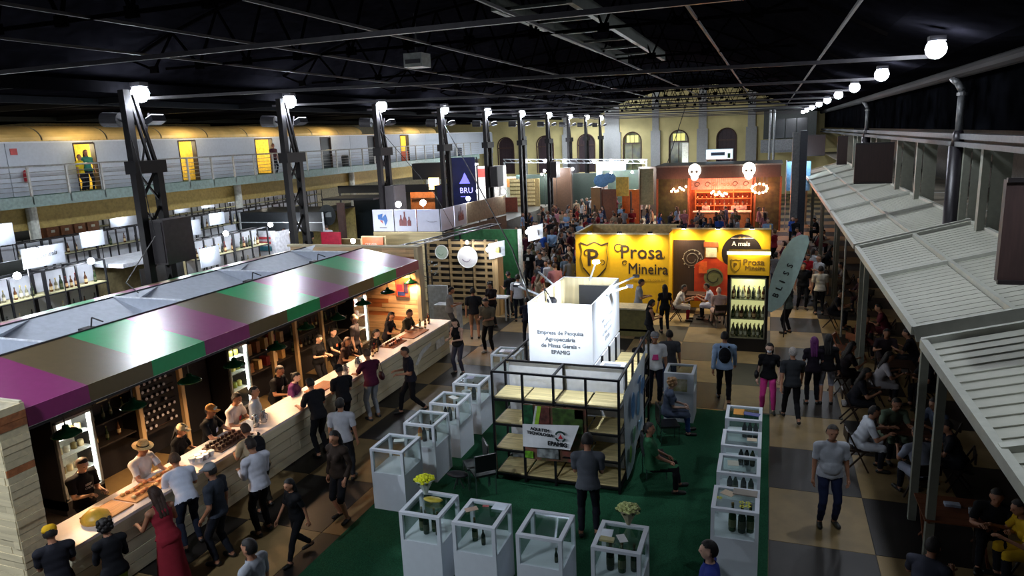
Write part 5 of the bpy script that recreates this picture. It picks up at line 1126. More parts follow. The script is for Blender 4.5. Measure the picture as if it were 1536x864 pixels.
# Bliss feather flag
t = thing('feather_flag', 'tall pale aqua feather flag reading BLISS beside the fridge', 'flag', (.6, 24, 0))
pts = [(.05, .9), (.02, 1.3), (.2, 2.1), (.48, 2.9), (.75, 3.3), (1.0, 3.42), (1.2, 3.38), (1.25, 3.2), (1.12, 2.7), (.95, 2.1), (.75, 1.5), (.5, 1.05), (.2, .85)]
MB().prism([(x, 24, z) for x, z in pts], (0, .02, 0)).build('flag_cloth', mat('b9d6cf', .5, var=.04), t); MB().tube((.6, 24.05, 0), (.62, 24.05, 3.0), .02).build('pole', DARK, t)
dv = Vector((.36, 0, .9)).normalized(); up_ = Vector((-dv.z, 0, dv.x))
for i, ch in enumerate('BLISS'):
    p = Vector((.36, 23.99, 1.32)) + dv * (.27 * i); lettering(ch, .26, p - up_ * .0, tuple(dv), tuple(up_), mat('2c3030', .5), t, off=.004)
# counter in front of the Prosa panel
o = thing('low_counter', 'low olive counter in front of the yellow lettered panel', 'counter', (-4.6, 23.4, 0)); MB().box(-5.6, -3.75, 23.2, 23.8, 0, .95).build('body', mat('6a6234', .6), o); MB().box(-5.7, -3.7, 23.1, 23.9, .95, 1.0).build('counter_top', mat('c8bca0', .5), o)

# ================================================================ shelving rows on the raised left side
RB = mat('1d1f24', .5, .3); SHF = mat('b8b28a', .6)
def rack():
    t = thing('display_rack', '', 'rack', (0, 0, 1.1)); X0, X1, Z = -.5, .0, 3.6
    m = MB()
    for y in (0, 1.0, 2.0):
        MB().beam((0, y, 1.1), (0, y, Z), .05).build('post', RB, t); MB().beam((-.5, y, 1.1), (-.5, y, Z), .05).build('post', RB, t)
        MB().beam((-.5, y, Z), (0, y, Z), .04).build('rail', RB, t)
    for x in (0, -.5):
        for z in (Z, 2.88, 2.2): MB().beam((x, 0, z), (x, 2, z), .04).build('rail', RB, t)
    for z in (2.9, 2.22, 1.5): MB().box(-.5, 0, .02, 1.98, z, z + .03).build('shelf_board', SHF, t)
    for a in (0, 1.0): MB().box(-.54, -.51, a + .03, a + .97, 1.15, Z - .06).build('back_panel', mat('b4b8c0', .6, var=.03), t)
    return t
r0 = rack(); first = True
rows_ = [(-19.6, [10.15, 12.2, 14.25, 20.0, 22.05], 'front'), (-27.0, [14 + 2.05 * k for k in range(11)], 'second'), (-35, [17.5 + 2.05 * k for k in range(16)], 'back')]
rgb_ = random.Random(11); ORD = ordn + ['eleventh', 'twelfth', 'thirteenth', 'fourteenth', 'fifteenth', 'sixteenth']
for X, ylist, nm in rows_:
    for k, y in enumerate(ylist):
        if first: t = r0; t.location = (X, y, 1.1); first = False
        else: t = dup(r0, (X, y, 1.1))
        t['label'] = 'black shelving rack with white backing, %s from the camera in the %s left row' % (ORD[k], nm); t['group'] = 'shelving racks of the %s left row' % nm
        if nm == 'back' : continue
        n = 11 if nm == 'front' else 5
        for q in range(n):
            yy_ = y + .12 + q * (1.8 / n)
            if rgb_.random() < .16: continue
            kd = rgb_.randrange(5); bottle((X - .2, yy_, 2.93), [DK, BRb, GN, CL, RD][kd], '%s bottle, %s along the upper shelf of %s left row rack %s' % (['dark', 'brown', 'green', 'clear', 'reddish'][kd], ORD[q], nm, ORD[k]), 'bottles on the upper shelves of the %s left row' % nm, rgb_.uniform(1.1, 1.5))
        if nm == 'front':
            for q in range(5): bottle((X - .2, y + .2 + q * .36, 2.25), rgb_.choice([DK, BRb, CL]), 'bottle, %s along the middle shelf of front left row rack %s' % (ORD[q], ORD[k]), 'bottles on the middle shelves of the front left row', rgb_.uniform(.9, 1.2))
# hanging signs with lamps
def sign(X, y, z, w_, h_, lb, c_='b8c0cc', lit=True, pw=14, txt=None):
    w_ *= .62; h_ *= .9
    t = thing('standing_sign', lb, 'sign', (X, y, 1.1)); MB().box(X - .02, X + .02, y - w_ / 2, y + w_ / 2, z - h_ / 2, z + h_ / 2).build('sign_board', mat(c_, .5, var=.03), t)
    for s_ in (-1, 1): MB().tube((X - .04, y + s_ * w_ * .4, 1.1), (X - .04, y + s_ * w_ * .4, z + h_ / 2), .015, n=5).build('sign_post', DARK, t)
    if lit:
        l = thing('sign_lamp', 'glaring small lamp over the ' + lb, 'lamp', (X + .25, y, z + h_ * .3)); bulb((X + .25, y - w_ * .15, z + h_ * .32), .085, 40, parent=l); MB().tube((X, y - w_ * .15, z + h_ / 2 + .03), (X + .25, y - w_ * .15, z + h_ * .34), .012).build('arm', DARK, l)
        if pw: lamp('POINT', (X + .4, y - w_ * .15, z + h_ * .2), pw, (.92, .95, 1), .08)
    if txt: lettering(txt, h_ * .35, (X + .03, y - w_ * .22, z - .08), (0, 1, .12), (0, 0, 1), mat('303038', .5), t, shear=.4)
    return t
SG = [(66, 384, -19.2, 2.0, .62, 'white sign with dark script at the front left row', 1, 'Cor mia'), (138, 358, -22.5, 1.5, .6, 'white sign with a glaring lamp above the left racks', 1, None), (185, 329, -30.5, 2.6, .75, 'long white sign at the back left, behind the nearest column', 1, None),
      (4, 352, -24, 1.2, .8, 'white sign cut by the left edge of the frame', 1, None), (27, 352, -30, 1.9, .6, 'dark sign board beside the white gallery column', 0, None), (315, 385, -18.6, 1.5, .75, 'white sign glowing just behind the bar roof', 1, None), (283, 343, -24, 2.2, .75, 'wide white sign right of the nearest loudspeaker', 1, None),
      (325, 328, -26, 1.7, .65, 'small white sign above the second left row', 1, None), (345, 344, -23.5, 1.2, .45, 'little tilted white sign in the second left row', 0, None), (272, 311, -32, 1.8, .7, 'white sign at the back left beyond the loudspeaker', 1, None), (311, 305, -33, 1.8, .6, 'white sign with a dark mark at the back left', 1, None),
      (407, 289, -35, 2.0, .7, 'white sign under the gallery left of the second column', 1, None), (345, 297, -35, 1.0, .7, 'small lit sign behind the white gallery column', 1, None), (378, 292, -36, 1.2, .8, 'dark teal sign with lamp under the gallery', 1, None)]
SGP = [(-19.2, 14.05, 4.09), (-22.5, 18.33, 3.92), (-30.5, 26.76, 3.6), (-24.0, 16.28, 4.35), (-30.0, 20.99, 3.64), (-18.6, 19.65, 3.12), (-24.0, 24.32, 3.48), (-26.0, 28.25, 3.45), (-23.5, 26.29, 3.18), (-32.0, 32.1, 3.65), (-33.0, 35.23, 3.58), (-35.0, 43.92, 3.53), (-35.0, 39.53, 3.54), (-36.0, 42.98, 3.48)]
for i, ((px_, py_, X, w_, h_, lb, lit, tx), (X_, y, z)) in enumerate(zip(SG, SGP)): sign(X, y, z, w_, h_, lb, c_='1f2624' if lb.startswith('dark') else 'b8c0cc', lit=bool(lit), pw=6 if i % 2 == 0 else 0, txt=tx)
for i, (y, z) in enumerate(((15.6, 3.66), (21.4, 3.7), (13.3, 3.66), (24.0, 3.7))):
    t = thing('rack_lamp', 'glaring lamp on the top rail of the front left row, %s from the camera' % ['second', 'third', 'first', 'fourth'][i], 'lamp', (-19.4, y, z)); bulb((-19.35, y, z), .1, 40, parent=t); MB().tube((-19.6, y, 3.6), (-19.38, y, z - .05), .012).build('arm', DARK, t); lamp('POINT', (-19.2, y, z + .05), 20, (.92, .95, 1), .08)
for i in range(3): lamp('POINT', (-31, 20 + 9 * i, 3.9), 45, (1, .93, .8), .2)
# brown cabinets far left and the small white-roofed booth
t = thing('brown_cabinet', 'brown wooden cabinet with rows of small white labels, under the gallery', 'cabinet', (-32, 24.5, 1.1)); MB().box(-32.6, -32, 23.6, 26.6, 1.1, 3.75).build('body', mat('6a3f28', .6), t)
for r in range(4):
    for c in range(4): dr = MB().box(-31.99, -31.96, 23.75 + c * .72, 24.35 + c * .72, 1.3 + r * .6, 1.75 + r * .6).build('drawer', mat('8a5638', .6), t); MB().box(-31.96, -31.95, 23.95 + c * .72, 24.15 + c * .72, 1.5 + r * .6, 1.62 + r * .6).build('label_plate', mat('dcdcd8', .5), dr)
t = thing('small_booth', 'small cream booth with a flat white roof and dark screen, left of the bar roof', 'booth', (-19.5, 17.6, 1.1)); MB().box(-20.9, -19.0, 16.4, 18.9, 3.3, 3.42).build('roof_panel', mat('c3c8d0', .5), t); MB().box(-20.9, -20.8, 16.4, 18.9, 1.1, 3.3).build('back_panel', mat('b0a47c', .6), t); MB().box(-20.8, -19.0, 18.8, 18.9, 1.1, 3.3).build('side_panel', mat('b0a47c', .6), t); MB().box(-19.05, -19.0, 17.0, 18.8, 2.3, 3.15).build('dark_screen', mat('1c2022', .4), t); MB().box(-19.2, -19.1, 16.4, 18.8, 1.1, 2.1).build('counter_front', mat('b89a5a', .6), t)
lamp('POINT', (-18.7, 18.4, 3.6), 12, (.9, .95, 1), .08); bulb_ = thing('booth_lamp', 'glaring lamp on the corner of the small cream booth', 'lamp', (-18.95, 18.3, 3.45)); bulb((-18.95, 18.3, 3.5), .09, 40, parent=bulb_)
# ================================================================ dark canopies and stands in the middle distance
def bxo(name, lb, cat, dims, c_, extra=(), rough=.6, group=None, base=None, **kk):
    x0, x1, y0, y1, z0, z1 = dims; t = thing(name, lb, cat, ((x0 + x1) / 2, (y0 + y1) / 2, z0 if base is None else base), group)
    MB().box(*dims).build('body', mat(c_, rough, **kk), t)
    for nm, d, cc in extra: MB().box(*d).build(nm, mat(cc, .5) if isinstance(cc, str) else cc, t)
    return t
bxo('dark_screen', 'dark square screen between the first two left shelving rows, cut by the frame', 'screen', (-22.0, -21.9, 14.40, 15.53, 1.1, 3.72), '1a1f1a', rough=.3)
bxo('dark_pavilion', 'black flat-fronted pavilion with a thin white stripe, left of the second column', 'pavilion', (-27, -21.6, 31, 31.1, 2.45, 3.45), '1c2126', [('white_stripe', (-27, -21.6, 30.97, 31, 2.9, 2.94), 'c8ccd0'), ('roof_panel', (-27, -21.6, 31.1, 34, 3.4, 3.46), '1c2126'), ('post', (-21.7, -21.6, 30.98, 31.1, 1.1, 3.45), 'c8ccd0'), ('post', (-27, -26.9, 30.98, 31.1, 1.1, 3.45), 'c8ccd0'), ('back_panel', (-27, -21.6, 33.9, 34, 1.1, 3.4), '9a8a50')])
bxo('dark_canopy', 'long black canopy sloping behind the second and third columns', 'canopy', (-27.5, -19.6, 41.5, 43, 3.8, 4.0), '16181c', [('fascia', (-27.5, -19.6, 41.4, 41.5, 3.6, 4.1), '101216'), ('post', (-27.5, -27.4, 41.5, 41.6, 1.1, 3.8), '22201e'), ('post', (-19.7, -19.6, 41.5, 41.6, 1.1, 3.8), '22201e')])
bxo('bar_back_stand', 'stand with an orange-lit back wall under the black canopy', 'stand', (-23.0, -19.4, 43.2, 43.3, 1.1, 3.7), 'a8683a', [('shelf', (-22.8, -20.2, 42.9, 43.2, 3.0, 3.08), '3a2418'), ('side_panel', (-19.5, -19.3, 39.8, 43.2, 1.1, 4.1), '131417'), ('light_box', (-20.6, -19.9, 41.3, 41.4, 3.75, 4.5), mat('f0c878', emit=2.2))])
for i in range(3): lamp('POINT', (-22.6 + 1.3 * i, 42.4, 3.4), 18, (1, .65, .35), .08)
bxo('black_box_sign', 'big black box high on the stand right of the third column', 'box', (-22.2, -19.0, 42.2, 43.4, 4.35, 5.4), '181619', [('support', (-20.7, -20.5, 42.7, 42.9, 1.1, 4.35), '181619')])
pp = thing('blue_banner', 'tall dark blue banner with glowing violet emblem and letters', 'banner', (-18.6, 42, 1.1)); MB().box(-19.2, -17.6, 41.98, 42.02, 2.6, 5.7).build('banner_sheet', mat('10184c', .5, var=.15, scale=1), pp)
lettering('BRU', .5, (-18.75, 41.96, 3.45), (1, 0, 0), (0, 0, 1), mat('a09cff', emit=.9), pp)
MB().prism([(-18.75, 41.96, 4.05), (-18.0, 41.96, 4.05), (-18.15, 41.96, 4.35), (-18.35, 41.96, 4.75), (-18.55, 41.96, 4.35)], (0, .01, 0)).build('emblem', mat('6a66e8', emit=.7), pp); MB().box(-18.7, -18.1, 41.96, 41.97, 3.2, 3.25).build('glow_line', mat('6a66e8', emit=.7), pp)
for x in (-19.3, -17.55): MB().box(x, x + .08, 42.03, 42.1, 1.1, 5.7).build('banner_post', DARK, pp)
# CIDE-like panel balustrade
pw_ = mat('c3c6da', .5, var=.02)
br = thing('panel_balustrade', 'row of white panels with blue emblem and red bottle pictures topping a timber stand', 'balustrade', (-14.7, 27, 0))
xs_ = [-16.34, -15.27, -14.17, -13.06]
for i, (a, b) in enumerate(zip(xs_[:-1], xs_[1:])): MB().box(a + .03, b - .03, 27.03, 27.06, 3.03, 3.97).build('white_panel', pw_, br)
for i in range(10): MB().box(-16.36, -13.04, 27.07, 27.12 + .004 * (i % 3), .3 * i + .005, .3 * i + .295).build('base_plank', mat('cbb98c', .6, kind='wood', scale=2, objvar=.1), br)
q_ = [(-13.06, 27.06), (-13.04, 28.4), (-13.0, 29.7), (-12.6, 33.8)]
for i, ((a, b), (c, d)) in enumerate(zip(q_[:-1], q_[1:])): MB().beam((a, b + .04, 3.5), (c, d - .04, 3.5), .03, .94).build('white_panel', pw_ if i < 2 else mat('9a8c74', .6), br); MB().beam((a, b + .05, 1.5), (c, d, 1.5), .03, 2.9).build('base_panel', mat('5a5040', .6), br)
for x, s_ in ((-14.92, 1), (-14.74, 1.3), (-14.53, .85)):
    m = MB(); m.prism([(x + a * .085, 27.015, 3.27 + b * .41 * s_) for a, b in ((-1, 0), (-1, .55), (-.35, .78), (-.3, 1.15), (.3, 1.15), (.35, .78), (1, .55), (1, 0))], (0, .01, 0)); m.build('bottle_picture', mat('7a2c34', .5), br)
for y, s_ in ((28.85, .9), (29.05, 1.3), (29.25, .9)):
    m = MB(); m.prism([(-12.98, y + a * .085, 3.27 + b * .41 * s_) for a, b in ((-1, 0), (-1, .55), (-.35, .78), (-.3, 1.15), (.3, 1.15), (.35, .78), (1, .55), (1, 0))], (.01, 0, 0)); m.build('bottle_picture', mat('7a2c34', .5), br)
m = MB(); m.prism([(-16.04, 27.01, 3.75), (-15.8, 27.01, 3.80), (-15.86, 27.01, 3.6), (-15.66, 27.01, 3.78), (-15.58, 27.01, 3.5), (-15.70, 27.01, 3.27), (-15.76, 27.01, 3.5), (-16.04, 27.01, 3.56)], (0, .01, 0)); m.build('blue_emblem', mat('2a62a8', .5), br); m = MB(); m.prism([(-15.96, 27.0, 3.52), (-15.8, 27.0, 3.36), (-15.84, 27.0, 3.5)], (0, .01, 0)); m.build('red_stroke', mat('b84a40', .5), br); MB().box(-15.98, -15.64, 27.0, 27.01, 3.17, 3.20).build('caption_bar', mat('5a5c70', .5), br)
m = MB(); m.path([(-13.7, 27.01, 3.5), (-13.55, 27.01, 3.44), (-13.35, 27.01, 3.44), (-13.2, 27.01, 3.47)], .01); m.build('faint_script', mat('8a8ca0', .5), br)
t = thing('orange_sign', 'orange sign with pale lettering below the white panels', 'sign', (-15.9, 26.2, 1.0)); MB().box(-16.42, -15.4, 26.2, 26.25, 2.45, 2.88).build('sign_board', mat('c8622c', .5), t); lettering('CERVEJA', .155, (-16.3, 26.19, 2.52), (1, 0, 0), (0, 0, 1), mat('e0c8b8', .5), t); MB().box(-16.5, -15.3, 26.26, 26.36, 0, 2.92).build('support_board', mat('cbb98c', .6), t)
for i, (x, y, z) in enumerate(((-15.2, 27.4, 4.16), (-14.0, 27.4, 4.22), (-13.0, 30, 4.15), (-12.6, 33.6, 4.15), (-16.3, 25.3, 2.85), (-23.4, 30.6, 2.45))):
    t = thing('stand_lamp', 'glaring round lamp %s' % ['above the bottle-picture panel', 'above the third white panel', 'at the bend of the panel balustrade', 'at the far end of the panel balustrade', 'in front of the orange sign', 'under the striped black pavilion'][i], 'lamp', (x, y, z - .3)); bulb((x, y, z), .13 if i < 2 else .1, 40, parent=t); MB().tube((x, y, z - .35), (x, y, z - .05), .015).build('stem', DARK, t); lamp('POINT', (x, y - .25, z + .1), 38, (.95, .97, 1), .1)
bxo('black_screen_stand', 'dark teal stand front between the second and third columns', 'stand', (-22.6, -19.9, 35.5, 35.6, 1.1, 3.9), '15242a', [('roof_panel', (-23.2, -19.9, 33.2, 35.6, 3.85, 3.95), '1a1a1e'), ('brown_post', (-20.9, -20.55, 31.2, 31.4, 0, 3.9), '3c241e')])
t = thing('round_dark_sign', 'round grey sign with dark lettering beside the brown post', 'sign', (-21.6, 31.4, 2.4)); m = MB(); m.prism([(-21.65 + .5 * math.cos(a * PI / 10), 31.4, 3.25 + .55 * math.sin(a * PI / 10)) for a in range(20)], (0, .04, 0)); m.build('sign_board', mat('2c3032', .5), t); MB().tube((-22.1, 31.42, 1.1), (-22.1, 31.42, 2.9), .03).build('post', mat('9aa0a4', .4), t); MB().box(-21.9, -21.4, 31.38, 31.4, 3.15, 3.4).build('printed_block', mat('8a9090', .5), t)
bxo('white_kiosk_cabinet', 'white cabinet with red and teal stripes left of the second column', 'cabinet', (-20.9, -19.7, 24.6, 24.7, 1.1, 3.35), 'c9ccd4', [('red_stripe', (-20.7, -19.9, 24.58, 24.6, 3.0, 3.1), 'b03a40'), ('red_stripe', (-20.7, -19.9, 24.58, 24.6, 2.8, 2.9), 'b03a40'), ('teal_stripe', (-20.7, -19.9, 24.58, 24.6, 2.5, 2.7), '2a6a7a'), ('side_panel', (-19.72, -19.7, 24.7, 25.6, 1.1, 3.3), 'c9ccd4')])
bxo('red_screen', 'red glossy screen seen through the second column', 'panel', (-19.2, -18.2, 27.2, 27.3, 1.1, 2.95), 'a01c34', rough=.3)
bxo('cream_panel', 'cream panel with a bottle strip right of the second column', 'panel', (-18.4, -17.4, 27.6, 27.7, 1.1, 2.6), 'cfc298', [('bottle_strip', (-18.4, -17.4, 27.58, 27.6, 2.2, 2.58), '5a4a28')])
t = thing('logo_fence', 'low white fence printed with black square logos', 'fence', (-18.5, 27, 1.1)); MB().beam((-19.4, 26.0, 1.9), (-17.6, 28.6, 1.9), .03, .7).build('fence_panel', mat('c9c9d0', .5), t)
for q in range(3):
    p = Vector((-19.4, 26.0, 2.0)).lerp(Vector((-17.6, 28.6, 2.0)), .15 + .3 * q); d_ = Vector((1.8, 2.6, 0)).normalized() * .22; m = MB(); m.beam(p - d_ + Vector((.03, -.02, 0)), p + d_ + Vector((.03, -.02, 0)), .03, .38); m.build('black_logo', mat('26242c', .5), t)
# long black trusses lying over the stands behind the bar
t = thing('flat_truss', 'black flat truss running over the stands behind the bar', 'truss', (-13.5, 30, 3.1)); A0 = Vector((-12.82, 21.88, 3.10)); A1 = Vector((-11.57, 29.04, 3.10)); off_ = Vector((.5, 0, 0))
MB().beam(A0, A1, .05).build('chord', BK, t); MB().beam(A0 + off_, A1 + off_, .05).build('chord', BK, t)
for q in range(11): p = A0.lerp(A1, q / 10); MB().beam(p, p + off_, .035).build('cross_bar', BK, t)
for q in (0, .33, .66, 1): p = A0.lerp(A1, q); MB().beam((p.x, p.y, 0), p, .06).build('leg', BK, t)
# pallet wall stand
pl = thing('pallet_wall', 'tall wall of stacked pale pallets beyond the bar', 'stand', (-11.4, 25.5, 0)); pm = mat('97805a', .65, kind='wood', scale=3, var=.14, objvar=.12)
MB().box(-13.1, -10.0, 25.62, 25.66, 0, 2.9).build('backing', mat('1f1a16', .8), pl)
for r in range(12):
    for c in range(3): MB().box(-13.05 + c * 1.02, -12.07 + c * 1.02, 25.5, 25.52, .1 + r * .24, .215 + r * .24).build('pallet_slat', pm, pl)
for x in (-13.0, -12.55, -12.03, -11.5, -11.01, -10.5, -10.02): MB().box(x, x + .09, 25.52, 25.6, .05, 2.92).build('pallet_block', pm, pl)
gw = bxo('green_wall', 'plain dark green stand wall behind the pallets', 'wall panel', (-12.9, -9.9, 28, 28.08, 0, 3.0), '2a6a3a', [('white_edge', (-9.92, -9.8, 27.9, 28.1, 0, 3.02), 'd8dad0'), ('lower_skirting', (-12.9, -9.9, 27.96, 28, 0, .12), '24402c')])
for i, (x, z, r_, y, lb, c_) in enumerate(((-12.3, 2.42, .28, 25.42, 'smaller round pale green sign on the pallet wall', 'a8b8a8'), (-11.15, 2.25, .42, 25.35, 'larger round pale grey sign on the pallet wall', 'c3c3c8'))):
    t = thing('round_sign', lb, 'sign', (x, y, z)); m = MB(); m.prism([(x + r_ * math.cos(a * PI / 14), y, z + r_ * math.sin(a * PI / 14)) for a in range(28)], (0, .04, 0)); m.build('sign_disc', mat(c_, .5, var=.04), t)
    m = MB(); n = 28
    for a in range(n): m.tube((x + r_ * math.cos(a * 2 * PI / n), y - .01, z + r_ * math.sin(a * 2 * PI / n)), (x + r_ * math.cos((a + 1) * 2 * PI / n), y - .01, z + r_ * math.sin((a + 1) * 2 * PI / n)), .02, n=5)
    m.build('sign_rim', mat('d8dcdc', .4), t); ring_curl(x, y - .012, z, r_ * .6, .03, 200, 330, mat('6a5a78' if i else '5a7a5a', .5), t, 'printed_arc')
t = thing('pallet_lamp', 'glaring lamp above the larger round sign', 'lamp', (-11.1, 25.2, 2.8)); bulb((-11.05, 25.15, 2.86), .06, 40, parent=t); MB().lathe([(.1, 0), (.04, .1)], (-11.05, 25.15, 2.86), 10).build('lamp_shade', mat('b8b8a8', .4), t); lamp('POINT', (-11.05, 24.9, 2.85), 14, NEUT, .06)
for i, (x, y, z, lb) in enumerate(((-10.05, 24.9, 2.55, 'white flag sign with a yellow mark sticking out from the pallet stand'), (-9.35, 27.6, 2.85, 'white flag sign at the right edge of the green wall'))):
    t = thing('flag_sign', lb, 'sign', (x, y, z)); v, f = sheet([(x, y, z + .3), (x + .62, y + .1, z + .45), (x + .62, y + .1, z - .15), (x, y, z - .3)], n=4); MB().add(v, f).build('sign_board', mat('d3d6dc', .5), t); MB().box(x + .25, x + .42, y - .0, y + .03, z - .02, z + .18).build('yellow_mark', mat('c8b030' if i == 0 else 'b8b8c0', .5), t)
    l = thing('flag_lamp', 'glaring lamp on the pole of the ' + ['flag sign at the pallet stand', 'flag sign at the green wall'][i], 'lamp', (x, y - .1, z + .15)); bulb((x + .03, y - .15, z + .12), .09, 40, parent=l); MB().tube((x - .02, y - .02, z + .3), (x + .03, y - .15, z + .15), .01).build('arm', DARK, l); lamp('POINT', (x + .1, y - .4, z + .1), 9, COLD, .06)
bxo('wood_corner', 'narrow pale timber post panel at the corner of the pallet stand', 'panel', (-9.98, -9.75, 25.0, 25.6, 0, 2.5), 'c0a070', kind='woodz')
bxo('white_counter', 'small white counter before the pallet wall', 'counter', (-11.4, -10.5, 22.6, 23.1, 0, .95), 'c8ccd2'); bxo('white_side_table', 'small white table at the pallet stand right corner', 'table', (-9.9, -9.2, 24.3, 24.8, .85, .9), 'd0d4d8', [('leg', (-9.88, -9.83, 24.32, 24.37, 0, .85), 'b0b4b8'), ('leg', (-9.27, -9.22, 24.32, 24.37, 0, .85), 'b0b4b8'), ('leg', (-9.27, -9.22, 24.73, 24.78, 0, .85), 'b0b4b8')], base=0)
bxo('white_panel_bar', 'plain white panel just right of the bar corner post', 'panel', (-12.0, -11.2, 23.4, 23.48, 0, 1.5), 'c3ccd4')
t = thing('dark_fern_plant', 'tall dark potted plant between the bar and the pallet wall', 'plant', (-12.2, 24.2, 0)); m = MB(); rr_ = random.Random(2)
for q in range(60):
    a = rr_.uniform(0, 6.3); z = rr_.uniform(.9, 2.2); r_ = rr_.uniform(.05, .3); p = Vector((-12.2 + r_ * math.cos(a), 24.2 + r_ * math.sin(a), z)); d_ = Vector((math.cos(a), math.sin(a), .3)) * .25; w_ = Vector((-math.sin(a), math.cos(a), 0)) * .04; m.add([p, p + d_ * .5 + w_, p + d_, p + d_ * .5 - w_], [(0, 1, 2, 3)])
m.build('foliage', mat('16241a', .6), t); MB().lathe([(.14, 0), (.2, .5), (.17, .5)], (-12.2, 24.2, 0), 12).build('pot', DARK, t); MB().tube((-12.2, 24.2, .4), (-12.2, 24.2, 1.8), .03).build('stem', mat('2a2018', .7), t)
# ================================================================ far half of the hall
bxo('timber_tower', 'tall brown timber booth standing in the crowd', 'booth', (-12.30, -11.54, 51.04, 53.36, 0.00, 2.97), '8a6236', [('upright', (-11.60, -11.48, 50.92, 51.02, 0.00, 2.97), '4a2c1a'), ('brown_face', (-11.48, -10.44, 51.04, 51.12, 0.00, 2.86), '6a3c20'), ('yellow_gable', (-10.56, -9.63, 51.62, 51.72, 2.28, 3.67), 'c8a840'), ('orange_back', (-10.44, -9.05, 53.24, 53.34, 0.00, 2.62), 'b0602a'), ('shelf', (-11.48, -10.56, 50.98, 51.03, 0.19, 0.42), 'b8707a'), ('post', (-9.51, -9.40, 51.50, 51.60, 0.00, 2.62), '3a2414')], kind='woodz')
t = thing('blue_cloud_sign', 'light blue rounded sign above the timber booth', 'sign', (-11.25, 50.6, 3.1)); m = MB(); m.ball((-11.4, 50.6, 3.5), (.58, .06, .48), 14, 8); m.ball((-10.85, 50.6, 3.67), (.5, .06, .37), 14, 8); m.smooth().build('sign_board', mat('5a8ab8', .5), t); MB().tube((-11.25, 50.65, 2.9), (-11.25, 50.65, 3.3), .03).build('stem', DARK, t)
t = thing('round_blue_sign', 'small round blue sign on the dark green stand wall', 'sign', (-8.0, 59.1, 2.2)); MB().prism([(-8.0 + .42 * math.cos(a * PI / 8), 59.15, 2.25 + .42 * math.sin(a * PI / 8)) for a in range(16)], (0, .04, 0)).build('sign_disc', mat('3a5a80', .5), t)
t = thing('round_blue_sign', 'round blue sign left of the timber booth', 'sign', (-18.9, 57.9, 2.2)); MB().prism([(-18.9 + .46 * math.cos(a * PI / 8), 57.98, 2.1 + .46 * math.sin(a * PI / 8)) for a in range(16)], (0, .04, 0)).build('sign_disc', mat('4a7ab0', .5), t)
bxo('dark_green_stand', 'dark green stand wall left of the timber booth', 'stand', (-20.57, -13.55, 58.08, 58.38, 0.00, 3.65), '14241e', [('brown_column', (-17.18, -15.61, 57.60, 58.08, 0.00, 4.14), '4a3426')])
bxo('dark_green_hedge', 'dark green leafy stand wall right of the timber booth', 'stand', (-13.31, -6.53, 59.29, 59.59, 0.00, 3.77), '18281a', [('brown_column', (-10.16, -8.71, 58.93, 59.23, 0.00, 4.02), '3c2c22'), ('pale_post', (-6.65, -6.17, 58.81, 59.11, 0.00, 5.83), 'b8b8b0')], scale=3, var=.35)
for i, x in enumerate((-18.0, -12.1, -10.4, -7.1)):
    t = thing('stand_spot', 'small glaring spot on the dark green stands, %s from the left' % ordn[i], 'lamp', (x, 57.3, 3.6)); bulb((x, 57.3, 3.7), .1, 50, col='e8fff4', parent=t); MB().tube((x, 57.4, 3.6), (x, 58.2, 3.5), .03).build('arm', DARK, t); lamp('POINT', (x, 56.8, 3.6), 90, (.9, 1, .95), .1)
t = thing('lighting_truss', 'long silver lighting truss carrying bright lamps before the far wall', 'truss', (-16, 60, 0)); TM = mat('6a6d70', .5, .4)
MB().beam((-22.4, 60, 4.95), (-9.6, 60, 4.55), .08).build('chord', TM, t); MB().beam((-22.4, 60, 4.65), (-9.6, 60, 4.25), .08).build('chord', TM, t)
m = MB(); [m.beam((-22.4 + .6 * q, 60, 4.95 - .01875 * q), (-22.1 + .6 * q, 60, 4.65 - .01875 * q), .04) for q in range(21)]; m.build('lacing', TM, t)
for x in (-22.3, -13.2, -9.7): MB().beam((x, 60, 0), (x, 60, 4.6), .12).build('leg', TM, t)
for i, x in enumerate((-20.2, -18.4, -16.7, -14.1, -12.6, -11.3, -10.0)):
    t = thing('truss_lamp', 'glaring lamp on the silver truss, %s from the left' % ordn[i], 'lamp', (x, 59.7, 4.6)); bulb((x, 59.7, 4.65 - .03 * (x + 16)), .14, 60, parent=t); MB().tube((x, 60, 4.65 - .03 * (x + 16)), (x, 59.8, 4.65 - .03 * (x + 16)), .03).build('arm', DARK, t); 
    if i % 2 == 0: lamp('POINT', (x, 57.9, 4.0), 260, COLD, .15)
bxo('bright_screen', 'glowing white screen stand under the silver truss', 'stand', (-14.6, -11.4, 62, 62.2, 0, 3.1), 'c8d0dc', [('screen', (-14.4, -11.8, 61.9, 62, 3.1, 4.4), mat('dfe8f4', emit=1.6)), ('orange_panel', (-10.8, -10.0, 61.9, 62, 2.6, 3.6), 'c84a28')])
bxo('timber_slat_booth', 'pale slatted timber stand right of the fourth column', 'stand', (-20.6, -18.0, 56.5, 56.6, 0, 3.4), '8f7c50', [('slat', (-20.6, -18.4, 56.4, 56.5, .9 + .32 * q, 1.1 + .32 * q), 'c8b480') for q in range(8)])
bxo('teal_stand', 'teal green stand front right of the blue banner', 'stand', (-23.52, -20.40, 55.20, 55.30, 0.00, 3.20), '3a7a6a', [('top_band', (-23.52, -20.40, 55.08, 55.18, 3.08, 3.32), 'c8d4cc'), ('counter', (-23.52, -20.64, 54.00, 54.72, 0.00, 0.08), '8aa090')])
bxo('brown_panel_stand', 'rust brown panel in the crowd left of the slatted stand', 'stand', (-20.28, -18.48, 52.20, 52.30, 0.00, 2.24), '6a2f1e')
